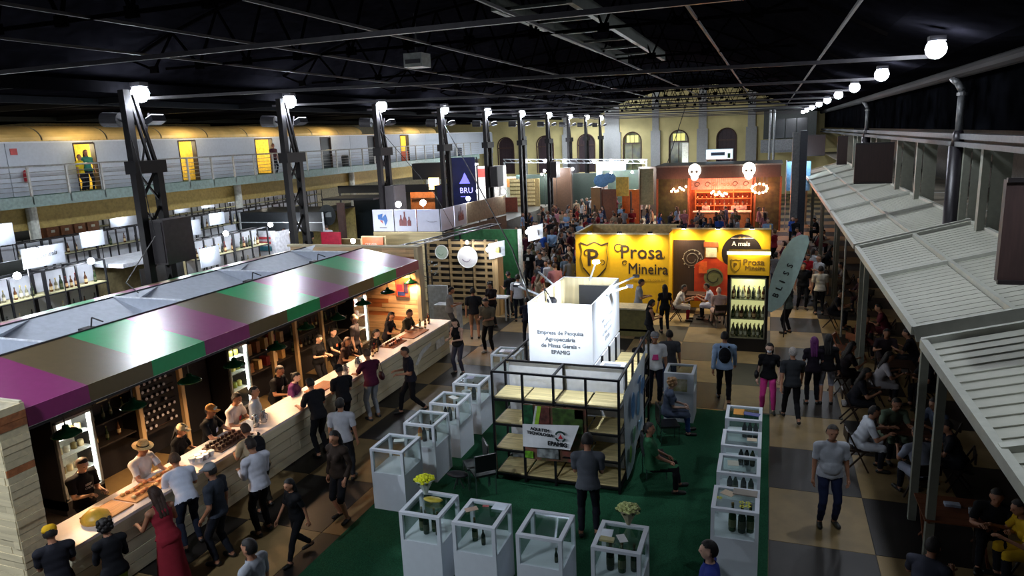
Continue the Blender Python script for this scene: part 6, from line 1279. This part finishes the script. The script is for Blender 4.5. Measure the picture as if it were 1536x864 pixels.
bxo('red_sign_stand', 'white stand with a red square sign near the far wall', 'stand', (-23.5, -20.4, 55, 55.2, 0, 4.6), 'b8b4b0', [('red_square', (-22.9, -22.0, 54.9, 55, 3.7, 4.4), 'b03a34')])
bxo('long_white_counter', 'long pale counter by the far wall left of the silver truss', 'counter', (-26, -17.5, 64, 64.5, 0, 3.2), 'a8a898', [('coloured_panels', (-24.5, -22, 63.9, 64, 2.2, 3.0), 'c07a3a'), ('coloured_panels', (-20.5, -19, 63.9, 64, 2.2, 3.0), '4a7ab0')])
for i, (x, y, z) in enumerate(((-22.5, 54, 4.8), (-20.6, 54, 4.1), (-22.7, 54.2, 2.6), (-20.6, 54.2, 3.8), (-17.6, 56.8, 4.0), (-16.6, 56.8, 3.9), (-15.2, 56.8, 4.1), (-18.5, 63, 3.6), (-24, 63, 3.6))):
    t = thing('far_stand_lamp', 'small glaring lamp among the far stands, %s in order from the red sign' % ordn[i], 'lamp', (x, y, z)); bulb((x, y, z), .12, 55, parent=t); MB().tube((x, y, 0), (x, y, z - .08), .02).build('stem', DARK, t); 
    if i % 2 == 0: lamp('POINT', (x, y - .4, z), 60, NEUT, .15)
# orange bar stall at the far right
os_ = thing('orange_bar_stall', 'warm orange-lit bar stall with a brown fascia and shelves of bottles', 'stall', (-2.9, 51, 0)); rb = mat('3c2a24', .6)
MB().box(-7.4, .7, 50, 50.3, 3.55, 4.35).build('fascia', rb, os_); MB().box(-7.5, .8, 50, 55, 4.35, 4.45).build('roof_edge', mat('6a6a66', .5), os_); MB().box(-5.6, -1.0, 53, 53.2, 0, 3.6).build('back_wall', mat('a8502a', .6), os_); MB().box(-7.4, -5.2, 50.3, 50.5, 0, 3.55).build('side_hedge', mat('2c3416', .8, scale=3, var=.3), os_); MB().box(-1.0, .7, 50.3, 50.5, 0, 3.55).build('side_hedge', mat('3a3818', .8, scale=3, var=.3), os_)
for x in (-5.25, -.95, .65, -7.4): MB().box(x, x + .12, 49.95, 50.1, 0, 3.6).build('post', mat('7a4426', .6), os_)
MB().box(-5.1, -1.1, 50.6, 50.66, 2.75, 3.5).build('header_sign', mat('c8a090', .5), os_)
for x in (-4.7, -4.0, -2.2, -1.5): ring_curl(x, 50.58, 3.1, .22, .07, 0, 358, mat('6a4a3a', .5), os_, 'printed_roundel')
lettering('Gi  nadu', .4, (-3.75, 50.58, 2.98), (1, 0, 0), (0, 0, 1), mat('a87048', .5), os_)
for z in (.9, 1.4, 1.9, 2.35): MB().box(-5.0, -1.1, 52.6, 53, z, z + .05).build('shelf', mat('c87840', .6), os_)
for x in (-5.0, -3.7, -2.4, -1.2): MB().box(x, x + .06, 52.55, 52.6, 0, 3.2).build('shelf_upright', mat('c87840', .6), os_)
MB().box(-4.9, -1.2, 50.9, 51.5, 0, 1.15).build('counter', mat('7a5634', .6), os_); MB().box(-5.0, -1.1, 50.8, 51.6, 1.15, 1.2).build('counter_top', mat('e0c8b8', .4), os_)
for i in range(3): lamp('POINT', (-4.6 + 1.5 * i, 52.0, 3.3), 110, (1, .45, .25), .15)
rg2 = random.Random(9)
for z in (.95, 1.45, 1.95):
    for q in range(12): bottle((-4.85 + q * .31, 52.8, z), rg2.choice([RD, BRb, CL]), 'bottle, %s from the left on the %s orange-lit far shelf' % (ORD[q], {.95: 'lower', 1.45: 'middle', 1.95: 'upper'}[z]), 'bottles in the orange-lit far stall', 1.2)
for i, x in enumerate((-4.78, -1.3)):
    t = thing('skull_lantern', 'glowing white skull-shaped lantern on the %s of the brown fascia' % ['left', 'right'][i], 'lantern', (x, 49.7, 3.6)); m = MB(); m.ball((x, 49.7, 4.12), (.42, .36, .46), 14, 9); m.ball((x, 49.66, 3.72), (.26, .26, .28), 12, 7); m.smooth().build('lantern_body', mat('f4ecdc', emit=1.1 if i == 0 else 3.0), t)
    for sx in (-1, 1): MB().ball((x + sx * .16, 49.36, 4.05), (.09, .05, .09), 8, 5).build('eye_hollow', mat('8a8272', .6), t)
    MB().box(x - .15, x + .15, 49.40, 49.44, 3.62, 3.66).build('mouth_slot', mat('5a5248', .6), t)
for gi, (cx_, cz_, n_) in enumerate(((-5.75, 2.75, 8), (-3.1, 2.6, 9), (-.6, 2.85, 12))):
    t = thing('bulb_cluster', 'cluster of warm bare bulbs %s' % ['hanging at the left of the orange stall', 'hanging in the middle of the orange stall', 'in a rough ring at the right of the orange stall'][gi], 'lamp', (cx_, 49.6, cz_))
    for q in range(n_):
        if gi == 2: dx, dz = .48 * math.cos(q * .52), .3 * math.sin(q * .52)
        else: dx, dz = -.55 + 1.1 * q / n_, .12 * math.sin(q * 1.9) + .25 * (q / n_) * (1 if gi == 0 else -.6)
        bulb((cx_ + dx, 49.6, cz_ + dz), .075, 26, col='ff9a70', parent=t)
        MB().tube((cx_ + dx, 49.6, cz_ + dz), (cx_ + dx, 49.9, 3.6), .008, n=4).build('cord', DARK, t)
    lamp('POINT', (cx_, 49.2, cz_), 60, (1, .5, .32), .2)
bxo('hung_white_sign', 'white lit sign hung above the orange stall', 'sign', (-4.6, -2.6, 55.9, 56, 4.55, 5.35), 'a8b4b8', [('lit_sheet', (-4.55, -2.65, 55.86, 55.9, 4.6, 5.3), mat('b8ccd8', emit=.7)), ('text_block', (-4.2, -3.2, 55.84, 55.86, 4.85, 5.1), '5a6a80'), ('post', (-4.5, -4.42, 55.92, 56, 0, 4.6), '5a5a58'), ('post', (-2.8, -2.72, 55.92, 56, 0, 4.6), '5a5a58'), ('green_mark', (-3.0, -2.8, 55.84, 55.86, 4.65, 5.0), '3a6a3a')])
bxo('blue_sheet', 'pale blue curved sheet hung at the right of the orange stall', 'banner', (1.0, 2.5, 50.5, 50.6, 2.6, 4.5), '6a9ac0', [('post', (1.0, 1.06, 50.4, 50.5, 0, 4.6), '8a8c90')]); lamp('POINT', (1.8, 49.9, 4.6), 60, (.7, .85, 1), .1)
bxo('ivory_banners', 'narrow ivory banner left of the orange stall', 'banner', (-8.9, -7.9, 52, 52.1, 1.6, 4.2), '8a8a68', [('post', (-8.9, -8.85, 51.9, 52, 0, 4.3), '5a5a50')], base=0)
# ================================================================ people
def from_head(p, face, k):
    """p = where the head is (x, y, z): gives the spot on the ground under the hips"""
    kk = {a: b for a, b in k.items() if a in ('pose', 'sex', 'sleeve', 'bottom', 'hair', 'build', 'lod', 'lean', 'pitch', 'yaw')}
    inf = arch(**kk)[1]; s = k.get('h', 1.72) / 1.67; hd = inf['head'] * s; f = (6.8 - hd.z) / (6.8 - p[2]); a = math.radians(face)
    return (p[0] * f - (hd.x * math.cos(a) - hd.y * math.sin(a)), p[1] * f - (hd.x * math.sin(a) + hd.y * math.cos(a)))
def pp_(xy, face, label, **k):
    acc = k.pop('acc', ())
    if len(xy) == 3: xy = from_head(xy, face, k)
    return person(xy[0], xy[1], face, label, acc=acc, **k)
# --- customers on the near side of the bar
pp_((-9.60, 6.37, 1.50), 60, 'person in a yellow cap and dark jacket at the near end of the bar', top='23242c', pose='hold', acc=[('cap', 'd8a820')], skin='m', h=1.62)
pp_((-8.88, 6.67, 1.55), 70, 'dark-haired woman in black top and lime trousers at the near end of the bar', top='17181d', bottomc='7c9030', pose='hold', sex='f', hair='curly', sleeve='long', skin='m', h=1.62)
r_ = pp_((-8.85, 7.55, 1.60), 75, 'long-haired woman in a dark red dress leaning to the bar', top='8c2634', bottomc='8c2634', hairc='3a241a', pose='counter', sex='f', hair='long', bottom='dress', sleeve='none', skin='m', h=1.70)
pp_((-9.70, 8.79, 1.50), 62, 'young man in a white t-shirt and jeans leaning on the bar', top='c3cce0', bottomc='1e2434', hairc='4a3424', pose='bend', skin='m')
pp_((-8.46, 8.37), 100, 'man in a grey cap and dark blue-grey shirt left of the white-shirted man', top='363c48', bottomc='1c1f28', pose='relax', acc=[('cap', '8a8e94')], skin='m', h=1.72)
pp_((-8.36, 9.29), 75, 'man in a long-sleeved white shirt and black trousers holding a phone', top='cdd0de', bottomc='14151a', hairc='241a16', pose='hold', sleeve='long', h=1.76)
bp = pp_((-9.39, 10.25, 1.48), 70, 'man in a beige t-shirt bending over the bar with a backpack on', top='b0a084', bottomc='2a2620', hairc='3a2218', pose='bend', h=1.74)
backpack(bp, 'dark backpack worn by the bending man in beige at the bar')
pp_((-7.27, 8.85), 160, 'short girl all in black walking between bar and green carpet', top='0f1014', bottomc='101116', hairc='0e0c0c', pose='walk', sex='f', hair='long', sleeve='short', h=1.42, skin='m')
pp_((-6.32, 6.69, 1.64), 95, 'dark-haired man in a grey-white shirt cut by the bottom edge', top='9498a0', bottomc='20242c', pose='stand', sleeve='short')
pp_((-7.25, 10.12), 172, 'long-haired woman in a brown top, dark shorts and black shoes', top='2c221c', bottomc='15151a', hairc='120e0e', pose='relax', sex='f', hair='long', bottom='shorts', sleeve='long', skin='m', h=1.70)
pp_((-8.12, 11.59, 1.62), 20, 'man in a white shirt standing behind the woman in brown', top='b9bcc6', bottomc='24262c', pose='stand')
pp_((-9.26, 12.39), 70, 'man in a black t-shirt leaning on the bar opposite the pitchers', top='15161c', bottomc='101116', pose='counter', h=1.74)
pp_((-9.27, 13.39), 60, 'man in black with a black cap at the middle of the bar', top='14151b', bottomc='14151b', pose='hold', acc=[('cap', '15161a')])
bp = pp_((-9.20, 14.54), 62, 'person in a maroon t-shirt and light grey jeans at the bar', top='4c1a34', bottomc='8f949c', hairc='5a4030', shoe='2a2c30', pose='counter', lean=6, h=1.76)
handbag(bp, 'dark red shoulder bag worn by the person in maroon', '3a1018', side=1, up=.05)
pp_((-8.42, 15.14), 135, 'man in a navy polo and black trousers walking past the bar with a plate', top='1a1a26', bottomc='0f0f14', hairc='2a201c', pose='walkhold', h=1.74)
pp_((-8.50, 18.28), 170, 'woman in a black tank top holding a white cup past the bar corner', top='141418', bottomc='3a3a48', hairc='1c1210', pose='hold', sex='f', hair='long', sleeve='none', h=1.66, skin='p')
# --- people serving behind the bar
pp_((-10.95, 8.02, 1.62), 268, 'bartender in a black printed t-shirt nearest the camera behind the bar', top='101014', pose='hold', acc=[('print', 'd8d4d0', 'KEEP|CALM', .3, 'txt')], skin='p', hairc='2a1a14')
pp_((-10.46, 8.83, 1.62), 275, 'seller in a straw hat and white top behind the light food board', top='c8c6c8', pose='counter', lean=8, acc=[('hat', 'd8b880')], skin='m')
pp_((-10.53, 9.80, 1.55), 285, 'dark-haired seller in a pale visor and black t-shirt', top='101014', pose='counter', sex='f', hair='tail', acc=[('cap', 'd8c8a0', 'd8d8d0')], skin='m', h=1.62)
pp_((-10.56, 10.62, 1.62), 285, 'bartender in a pale trucker cap and black t-shirt', top='101014', pose='counter', lean=6, acc=[('cap', 'c89050', 'd8d8d0'), ('badge', 'd8e0f0')], skin='m')
pp_((-10.55, 11.37, 1.60), 280, 'man in a white shirt with a red badge strap behind the bar', top='cfc6c6', pose='counter', acc=[('badge', 'a82a3a')], skin='m')
pp_((-10.56, 11.92, 1.55), 300, 'person in a pale grey shirt just beyond the white-shirted server', top='a8b0b8', pose='stand', skin='m')
pp_((-10.80, 13.14, 1.62), 275, 'server in a black t-shirt with a name badge at the middle of the bar', top='0f0f13', pose='counter', acc=[('badge', 'd8d8e0')], skin='m')
pp_((-10.24, 12.99, 1.55), 290, 'woman server in a purple top beside the black-shirted server', top='5a2a58', pose='counter', sex='f', hair='bun', skin='p', h=1.6)
pp_((-11.57, 15.82, 1.60), 262, 'woman in black turned away near the shelves of the bar', top='101014', pose='hold', sex='f', hair='long', skin='p', h=1.64)
pp_((-11.56, 16.51, 1.60), 262, 'smiling woman server in black with an orange and white badge', top='121216', pose='counter', lean=3, sex='f', hair='tail', acc=[('badge', 'e88a60')], skin='p', h=1.64)
pp_((-11.57, 17.64, 1.70), 285, 'grey-haired man in a grey shirt beyond the smiling server', top='4a4448', hairc='6a625c', pose='stand', skin='p', h=1.78)
pp_((-10.71, 15.90, 1.55), 275, 'woman with long brown hair close to the counter middle', top='3a2824', hairc='3a2018', pose='counter', sex='f', hair='long', skin='m', h=1.62)
pp_((-10.42, 16.95, 1.50), 275, 'server in black bending to bottles before the end wall', top='121216', pose='counter', sex='f', hair='tail', skin='p', h=1.6)
pp_((-10.76, 18.43, 1.62), 275, 'long-haired woman with an orange scarf at the far end of the bar', top='1a1820', hairc='1c1210', pose='counter', sex='f', hair='long', acc=[('badge', 'e0602a')], skin='m', h=1.68)
pp_((-10.39, 18.91, 1.60), 272, 'server in olive with a pale badge beside the far bottles', top='3a3428', pose='counter', acc=[('badge', 'e8b898')], skin='m', hairc='4a3828')
# --- around the pallet stand and the aisle
pp_((-8.40, 20.47), 175, 'man in a patterned camouflage-like shirt and black trousers holding a cup', top='5a5244', bottomc='121216', shoe='c8c8c8', pose='hold', h=1.76)
pp_((-9.48, 21.83), 20, 'man in a dark t-shirt and tan shorts at the small white counter', top='1c1d22', bottomc='8a6a54', bottom='shorts', pose='stand', h=1.74)
pp_((-10.47, 22.21, 1.60), 300, 'man in a grey shirt before the pallet wall', top='7a7c80', bottomc='4a4a50', pose='hold')
pp_((-8.73, 24.37), 20, 'man in a white shirt and dark trousers right of the pallet stand', top='c3c6d0', bottomc='1c2230', pose='stand', h=1.74)
pp_((-9.41, 25.19, 1.62), 60, 'man in dark clothes at the small white side table', top='17181d', pose='hold')
pp_((-9.51, 23.50, 1.55), 170, 'woman with dark curls beside the pallet wall corner', top='2a2226', pose='hold', sex='f', hair='curly', h=1.64)
pp_((-10.46, 30.87, 1.62), 175, 'tall man in a black t-shirt with a white print left of the yellow stand', top='101014', pose='stand', acc=[('print', 'd8d8d8', 1, .3)], skin='p', h=1.8)
pp_((-9.57, 30.32, 1.60), 165, 'woman in a long pale grey dress left of the yellow stand', top='b0aca8', bottomc='b0aca8', pose='relax', sex='f', hair='bun', bottom='dress', hairc='8a7868', skin='p')
pp_((-8.79, 29.56, 1.50), 180, 'woman in a dark top with a pale print between the dress and the yellow stand', top='2a2a30', pose='relax', sex='f', hair='long', acc=[('print', '9a8a88', 1, .2)], h=1.6)
pp_((-8.30, 29.67, 1.55), 10, 'person in a pale blue-grey shirt at the left edge of the yellow stand', top='5a6a7a', pose='stand')
pp_((-7.97, 23.11, 1.10), 20, 'person in dark navy bending low left of the EPAMIG box', top='16182a', pose='bend', h=1.6)
# --- right of the kiosk
pp_((-2.58, 17.18), 195, 'bearded man in a white t-shirt with pink print and black trousers', top='d8dade', bottomc='121320', pose='stand', acc=[('print', 'e04a90', 1, .2), ('cap', '8a8a8e')], skin='m', h=1.84)
pp_((-2.89, 17.34, 1.60), 190, 'dark figure in black close behind the kiosk side shelves', top='131319', bottomc='131319', pose='stand', h=1.72)
pp_((-2.33, 18.08, 1.60), 10, 'man in a dark grey t-shirt behind the far display case', top='4a4c52', bottomc='2a3a60', pose='stand', h=1.70)
bp = pp_((-0.92, 17.67), 5, 'man in a pale blue shirt and black trousers seen from behind with a backpack', top='8fa8c8', bottomc='0f1014', pose='walk', sleeve='long', h=1.80)
backpack(bp, 'black backpack on the man in the pale blue shirt', '0e0f14')
bp = pp_((0.13, 17.29), 178, 'woman in a white face mask, black blouse and bright pink trousers', top='0f0f14', bottomc='c83a86', hairc='120e0e', pose='relax', sex='f', hair='long', acc=[('mask', 'd8dce4')], skin='p', h=1.70)
handbag(bp, 'dark handbag at the hip of the woman in pink trousers', '17141e', side=1, up=-.05)
pp_((0.65, 16.83), 10, 'grey-haired man in a dark grey shirt and black trousers right of the pink trousers', top='2a2c30', bottomc='0d0d10', hairc='9a9490', pose='walk', h=1.74)
pp_((1.16, 18.08), 5, 'woman in a purple hood and dark jacket seen from behind', top='1a141f', bottomc='121218', hairc='5a1a5a', pose='stand', sex='f', hair='long', h=1.66)
pp_((1.48, 18.16), 0, 'woman in a black jacket and pale shorts seen from behind', top='0c0c10', bottomc='8a8c98', hairc='0c0a0a', pose='stand', sex='f', hair='long', sleeve='long', bottom='shorts', h=1.72)
pp_((1.85, 27.33), 5, 'man in a cream shirt and dark trousers seen from behind near the feather flag', top='b8b0a0', bottomc='17181c', pose='stand', h=1.74)
pp_((1.29, 28.06), 190, 'person dressed all in black beside the feather flag', top='0f0f13', bottomc='0f0f13', pose='relax', h=1.74)
pp_((0.73, 24.56), 60, 'woman in a grey-green top and black trousers reaching toward the fridge', top='4a4f48', bottomc='101014', pose='drink', sex='f', hair='long', h=1.68)
# seated woman and seated phone user on the carpet
pp_((-2.04, 15.43), 285, 'woman with curly blond hair, striped top and blue jeans sitting by the kiosk', top='4a5468', bottomc='2f4a80', hairc='a88058', pose='sit', sex='f', hair='curly', skin='p', h=1.68)
pp_((-1.96, 12.69), 285, 'person in a green t-shirt and black trousers sitting by the kiosk with a phone', top='2a5a3c', bottomc='101116', pose='sitback', skin='m', h=1.72)
p_ = pp_((-2.74, 10.77), 12, 'man in a grey t-shirt and dark jeans facing the kiosk shelves', top='50545c', bottomc='14161e', pose='hold', skin='m', h=1.80)
pp_((-0.57, 8.34, 1.60), 95, 'dark-haired man in a blue t-shirt at the bottom edge right of the front cases', top='2c3a86', pose='stand', skin='p', h=1.74)
# at the yellow stand
pp_((-4.15, 24.52, 1.60), 285, 'man in a grey shirt at the low counter before the lettered wall', top='8a8c92', pose='hold', skin='m')
pp_((-3.26, 23.99, 1.55), 20, 'woman with long black hair before the yellow lettered wall', top='141216', pose='stand', sex='f', hair='long', h=1.62)
pp_((-3.34, 21.68, 1.55), 300, 'woman in a black sleeveless top at the end of the low counter', top='15151a', pose='hold', sex='f', hair='tail', sleeve='none', h=1.6, skin='m')
def seat_chair(x, y, rz, lb, c='2a1c14', grp='dark folding chairs'):
    t = thing('folding_chair', lb, 'chair', (x, y, 0), grp); m_ = mat(c, .5)
    MB().box(x - .2, x + .2, y - .2, y + .2, .43, .46).build('seat', m_, t); MB().box(x - .2, x + .2, y - .22, y - .19, .62, .82).build('backrest', m_, t)
    for s_ in (-1, 1): MB().beam((x + s_ * .2, y + .2, 0), (x + s_ * .2, y - .21, .84), .03).build('leg', m_, t); MB().beam((x + s_ * .17, y - .22, 0), (x + s_ * .17, y + .15, .45), .03).build('leg', m_, t)
    t.rotation_euler = (0, 0, math.radians(rz)); return t
def sitter(px, face, lb, chair=True, **k):
    k.setdefault('pose', 'sitlean'); xy = from_head(px, face, k) if len(px) == 3 else px; r_ = pp_(xy, face, lb, **k)
    if chair: seat_chair(xy[0], xy[1], face, 'dark folding chair under the ' + lb.split(' at ')[0].split(' with ')[0].split(' in ')[0] + ' ' + ' '.join(lb.split(' ')[1:8]), grp=None)
    return r_
def table(x, y, w_, d_, lb, c='5a3220', h=.74):
    t = thing('folding_table', lb, 'table', (x, y, 0)); m_ = mat(c, .5, kind='wood'); n = 5
    for q in range(n): MB().box(x - w_ / 2, x + w_ / 2, y - d_ / 2 + d_ * q / n + .004, y - d_ / 2 + d_ * (q + 1) / n - .004, h - .025, h).build('table_slat', m_, t)
    for sx in (-1, 1):
        MB().box(x + sx * (w_ / 2 - .06) - .02, x + sx * (w_ / 2 - .06) + .02, y - d_ / 2, y + d_ / 2, h - .05, h - .025).build('batten', m_, t)
        MB().beam((x + sx * (w_ / 2 - .08), y - d_ / 2 + .04, 0), (x + sx * (w_ / 2 - .08), y + d_ / 2 - .04, h - .05), .035).build('leg', m_, t); MB().beam((x + sx * (w_ / 2 - .12), y + d_ / 2 - .04, 0), (x + sx * (w_ / 2 - .12), y - d_ / 2 + .04, h - .05), .035).build('leg', m_, t)
    return t
sitter((-2.80, 25.69, 1.20), 275, 'woman in a white jacket and red skirt sitting before the black door picture', top='c8beb4', bottomc='8a1c2c', sex='f', hair='short', skin='m')
sitter((-2.03, 26.04, 1.20), 90, 'man in a white and blue shirt sitting before the orange bottle picture', top='b0b4c8', skin='m')
sitter((-1.56, 25.33, 1.22), 20, 'bald man in a red and white striped shirt and khaki shorts sitting by the fridge', top='b89a90', bottomc='8a8060', bottom='shorts', hair='bald', skin='p', pose='sit', build=1.15)
table((-2.49, 26.92)[0], (-2.49, 26.92)[1], .7, .7, 'small dark table between the sitters at the yellow back wall', '3a2418')
# --- dim seating area under the awnings
pp_((1.13, 12.28), 190, 'large man in a pale short-sleeved shirt and dark blue trousers in the dim aisle', top='a8acb4', bottomc='1c2440', pose='stand', build=1.15, hairc='3a3430', skin='m', h=1.78)
sitter((2.09, 14.68, 1.22), 275, 'man in a white t-shirt sitting at the dim table left side', top='b8bcc4', skin='m')
sitter((2.56, 15.23, 1.22), 200, 'person in a pale green shirt sitting at the far side of the dim table', top='6a7a66', skin='m')
sitter((3.26, 15.40, 1.22), 120, 'man in a grey-blue shirt sitting at the right of the dim table', top='4a5468', skin='m', build=1.1)
sitter((2.68, 13.77, 1.22), 20, 'person in a pale striped shirt sitting at the near side of the dim table', top='8a90a0', skin='m')
tx, ty = (2.71, 15.25); table(tx, ty, .9, .8, 'dark brown folding table with the group in pale shirts', '4a2a1c')
tx, ty = (2.93, 11.91); table(tx, ty, 1.0, .9, 'brown folding table near the lower right corner', '6a3a20')
MBb = MB().box(tx - .12, tx + .1, ty + .08, ty + .2, .74, .78); tag(MBb.build('takeout_box', mat('b8c4d8', .5)), 'small white box on the brown table near the lower right corner', 'box')
for q in range(3): o = MB().lathe([(.03, 0), (.035, .1), (.03, .1)], (tx + .2 + .09 * q, ty - .05 - .05 * q, .74), 8).build('cup', mat('9aa0a8', .2)); tag(o, 'clear cup on the lower right brown table, %s from the white box' % ORD[q], 'cup', 'cups on the brown table')
sitter((3.58, 11.27, 1.22), 100, 'person in a yellow top sitting at the right edge of the frame', top='c8a020', sex='f', hair='tail', skin='m')
sitter((2.26, 10.06, 1.10), 330, 'person in a dim grey shirt sitting at the near side of the brown table', top='3a3c48', skin='m')
sitter((3.38, 11.60, 1.20), 170, 'person in dark clothes sitting at the far side of the brown table', top='17181c', skin='m')
DIMP = [(2.87, 18.5), (3.6, 20.75), (2.12, 19.19), (2.79, 22.18), (3.28, 23.59), (2.39, 25.53), (3.21, 27.9), (2.81, 35.24), (2.83, 30.81), (3.11, 20.66), (3.58, 18.39), (2.78, 40.63), (2.62, 45.89), (3.24, 14.23), (2.22, 17.09)]
TBLP = [(3.21, 19.54), (3.21, 24.82), (3.0, 28.96), (3.06, 35.71), (3.84, 18.88)]
rr = random.Random(21)
DC = ['15161a', '1c1a20', '2a2226', '4a2028', '26303c', '8a8c92', 'a8a8ac', '3a3028', '20242c', '6a6058']
dim = [(1334, 535, 'a8a4a8', 'white shirt', 290), (1360, 500, '17171c', 'black', 80), (1278, 520, '1a1418', 'dark', 280), (1300, 478, '6a3a34', 'reddish top', 200), (1318, 462, '5a1f2a', 'dark red top', 90), (1262, 440, '1c1c22', 'dark', 270), (1290, 420, '3a2228', 'plum top', 120), (1248, 372, '20242a', 'dark', 260), (1262, 398, '8a8078', 'beige top', 90), (1330, 500, '2a2024', 'dark', 180), (1385, 540, '15151a', 'black', 95), (1235, 348, '6a2a30', 'dark red top', 270), (1222, 330, '202028', 'dark', 90), (1420, 640, '1c1e24', 'dark', 95), (1300, 560, '16161c', 'black', 270)]
for i, (px_, py_, c_, nm, f_) in enumerate(dim):
    x, y = DIMP[i]
    sitter((x, y, 1.22), f_ + rr.uniform(-20, 20), 'seated person in %s, %s of the dim rows beyond the pale-shirted group' % (nm, ['second', 'fourth', 'first', 'sixth', 'seventh', 'eighth', 'ninth', 'twelfth', 'eleventh', 'fifth', 'third', 'thirteenth', 'farthest', 'rightmost', 'nearest'][i]), top=c_, skin='m', lod=1, sex=rr.choice('mf'), hair=rr.choice(['short', 'short', 'long']))
for i, (px_, py_) in enumerate([(1345, 545), (1305, 470), (1275, 430), (1255, 385), (1395, 560)]):
    x, y = TBLP[i]; table(x, y, .8, .7, 'small dark table in the dim seating rows, %s' % ['beside the man in white', 'third from the front', 'fourth from the front', 'farthest of them', 'nearest the awning posts'][i], '3a2218')
x, y = (2.10, 21.78)
for q in range(2):
    t = seat_chair(x + .45 * q, y + .3 * q, 250 + 60 * q, 'bare brown wooden folding chair in the aisle, %s of two' % ['left', 'right'][q], c='8a5030')
t = thing('plant_pot_stand', 'slim pale post standing under the second awning edge', 'post', (2.4, 24.5, 0)); MB().tube((2.35, 24.5, 0), (2.35, 24.5, 3.3), .03).build('post', mat('b8b8b0', .5), t)
# gallery people
BP = [(22.83,), (22.47,), (34.69,), (29.4,)]
person(-27.6, BP[0][0], 250, 'long-haired woman in a teal top standing in the lit gallery doorway', top='3a7a6a', pose='stand', sex='f', hair='long', z=5.26, lod=1, hairc='3a2018')
person(-27.6, BP[1][0], 290, 'person in a yellow and green top in the same gallery doorway', top='c8b020', pose='stand', z=5.26, lod=1, h=1.55)
person(-27.2, BP[2][0], 260, 'person in dark red standing on the gallery behind the second column', top='4a2a30', pose='stand', z=5.26, lod=1)
person(-29.2, BP[3][0], 90, 'dark figure in the second lit gallery doorway', top='2a2220', pose='relax', z=5.3, lod=1)
# --- the crowd
CC = [('bright blue', '2a4ea0'), ('grey', '7c7e84'), ('black', '15161b'), ('white', 'a8aab0'), ('beige', '8c7c68'), ('dark', '22201f'), ('black', '15161b'), ('white', 'b8bac0'), ('grey', '6a6c72'), ('dark blue', '22304e'), ('maroon', '4a1c2a'), ('dark red', '7a2028'), ('beige', 'a09078'), ('olive', '4a4c38'), ('pink', 'a87078'), ('pale blue', '7a96b8'), ('brown', '4a362a'), ('dark', '1e1e26')]
AR = [dict(pose='stand'), dict(pose='relax', sex='f', hair='long'), dict(pose='hold'), dict(pose='hold', sex='f', hair='long'), dict(pose='drink'), dict(pose='walk'), dict(pose='hips', sleeve='long'), dict(pose='stand', sex='f', hair='tail', bottom='shorts'), dict(pose='drink', sex='f', hair='bun')]
rc = random.Random(31); placed = [(o.location.x, o.location.y) for o in C.objects if o.get('category') == 'person']
def crowd(n, x0, x1, y0, y1, where, sk=(), gap=.5):
    k = 0; tries = 0
    while k < n and tries < n * 60:
        tries += 1; x = rc.uniform(x0, x1); y = rc.uniform(y0, y1)
        if any((x - a) ** 2 + (y - b) ** 2 < gap * gap for a, b in placed): continue
        if any(a - .35 < x < b + .35 and c - .35 < y < d + .35 for a, b, c, d in sk): continue
        placed.append((x, y)); nm, c_ = rc.choice(CC); sx = rc.choice(AR)
        bn, bc = rc.choice([('black', '14151a'), ('navy', '1c2438'), ('charcoal', '2c2c34'), ('blue', '2c3a5a'), ('tan', '6a5844')]); hn, hc_ = rc.choice([('black', '120e0d'), ('dark', '241812'), ('brown', '3a2418'), ('light brown', '5a4630')])
        person(x, y, rc.uniform(0, 360), '%s-haired visitor, %s top, %s %s, %s' % (hn.replace(' ', '-'), nm, bn, sx.get('bottom', 'trousers'), where.replace('the ', '')), top=c_, bottomc=bc, hairc=hc_, skin=rc.choice('mmpld'), group='visitors %s' % where, h=rc.uniform(1.58, 1.82), lod=1, **sx); k += 1
OBS = [(-13, -8.8, 50.6, 54), (-20.8, -6, 57.5, 59.8), (-16.6, -12.4, 26, 34.2), (-7.2, .3, 26.2, 29.5), (-24, -20, 53.6, 55.6), (-20.6, -18.3, 51.9, 52.6), (-7.5, .8, 49.6, 55), (-5.8, -3.6, 23, 24), (-13.3, -9.6, 25, 28.3), (-16.9, -16.1, 0, 80)]
crowd(66, -15.0, -7.6, 29.5, 43, 'in the packed aisle beyond the green wall', OBS)
crowd(44, -7.4, .4, 30.5, 43, 'behind the yellow stand', OBS, .6)
crowd(24, -8.0, .3, 43, 49.2, 'before the orange-lit stall', OBS)
crowd(44, -17.5, -8.6, 43, 57, 'around the timber booth', OBS)
crowd(8, -9.4, -7.3, 24.6, 29.5, 'left of the yellow stand', OBS, .6)
crowd(9, .6, 2.2, 26, 44, 'in the dark aisle past the feather flag', OBS, .7)
person(1.5, 30.2, 200, 'person in a bright red top in the dark aisle beyond the yellow wall', top='a01c24', pose='hold', lod=1)
for i, (x, y) in enumerate(((-21.8, 29.8), (-21.0, 30.4), (-22.6, 29.2))): person(x, y, 20 + 50 * i, 'person in %s on the raised side by the round grey sign' % ['black', 'white', 'grey'][i], top=['15161b', 'a8aab0', '5a5c62'][i], pose='hold', z=1.1, lod=1)
for i, (x, y) in enumerate(((-4.2, 52.1), (-2.2, 52.0), (-1.7, 52.2))): person(x, y, 180, 'server in a pale top behind the orange-lit counter, %s' % ['left', 'middle', 'right'][i], top='c8a8a0', pose='hold', lod=1)
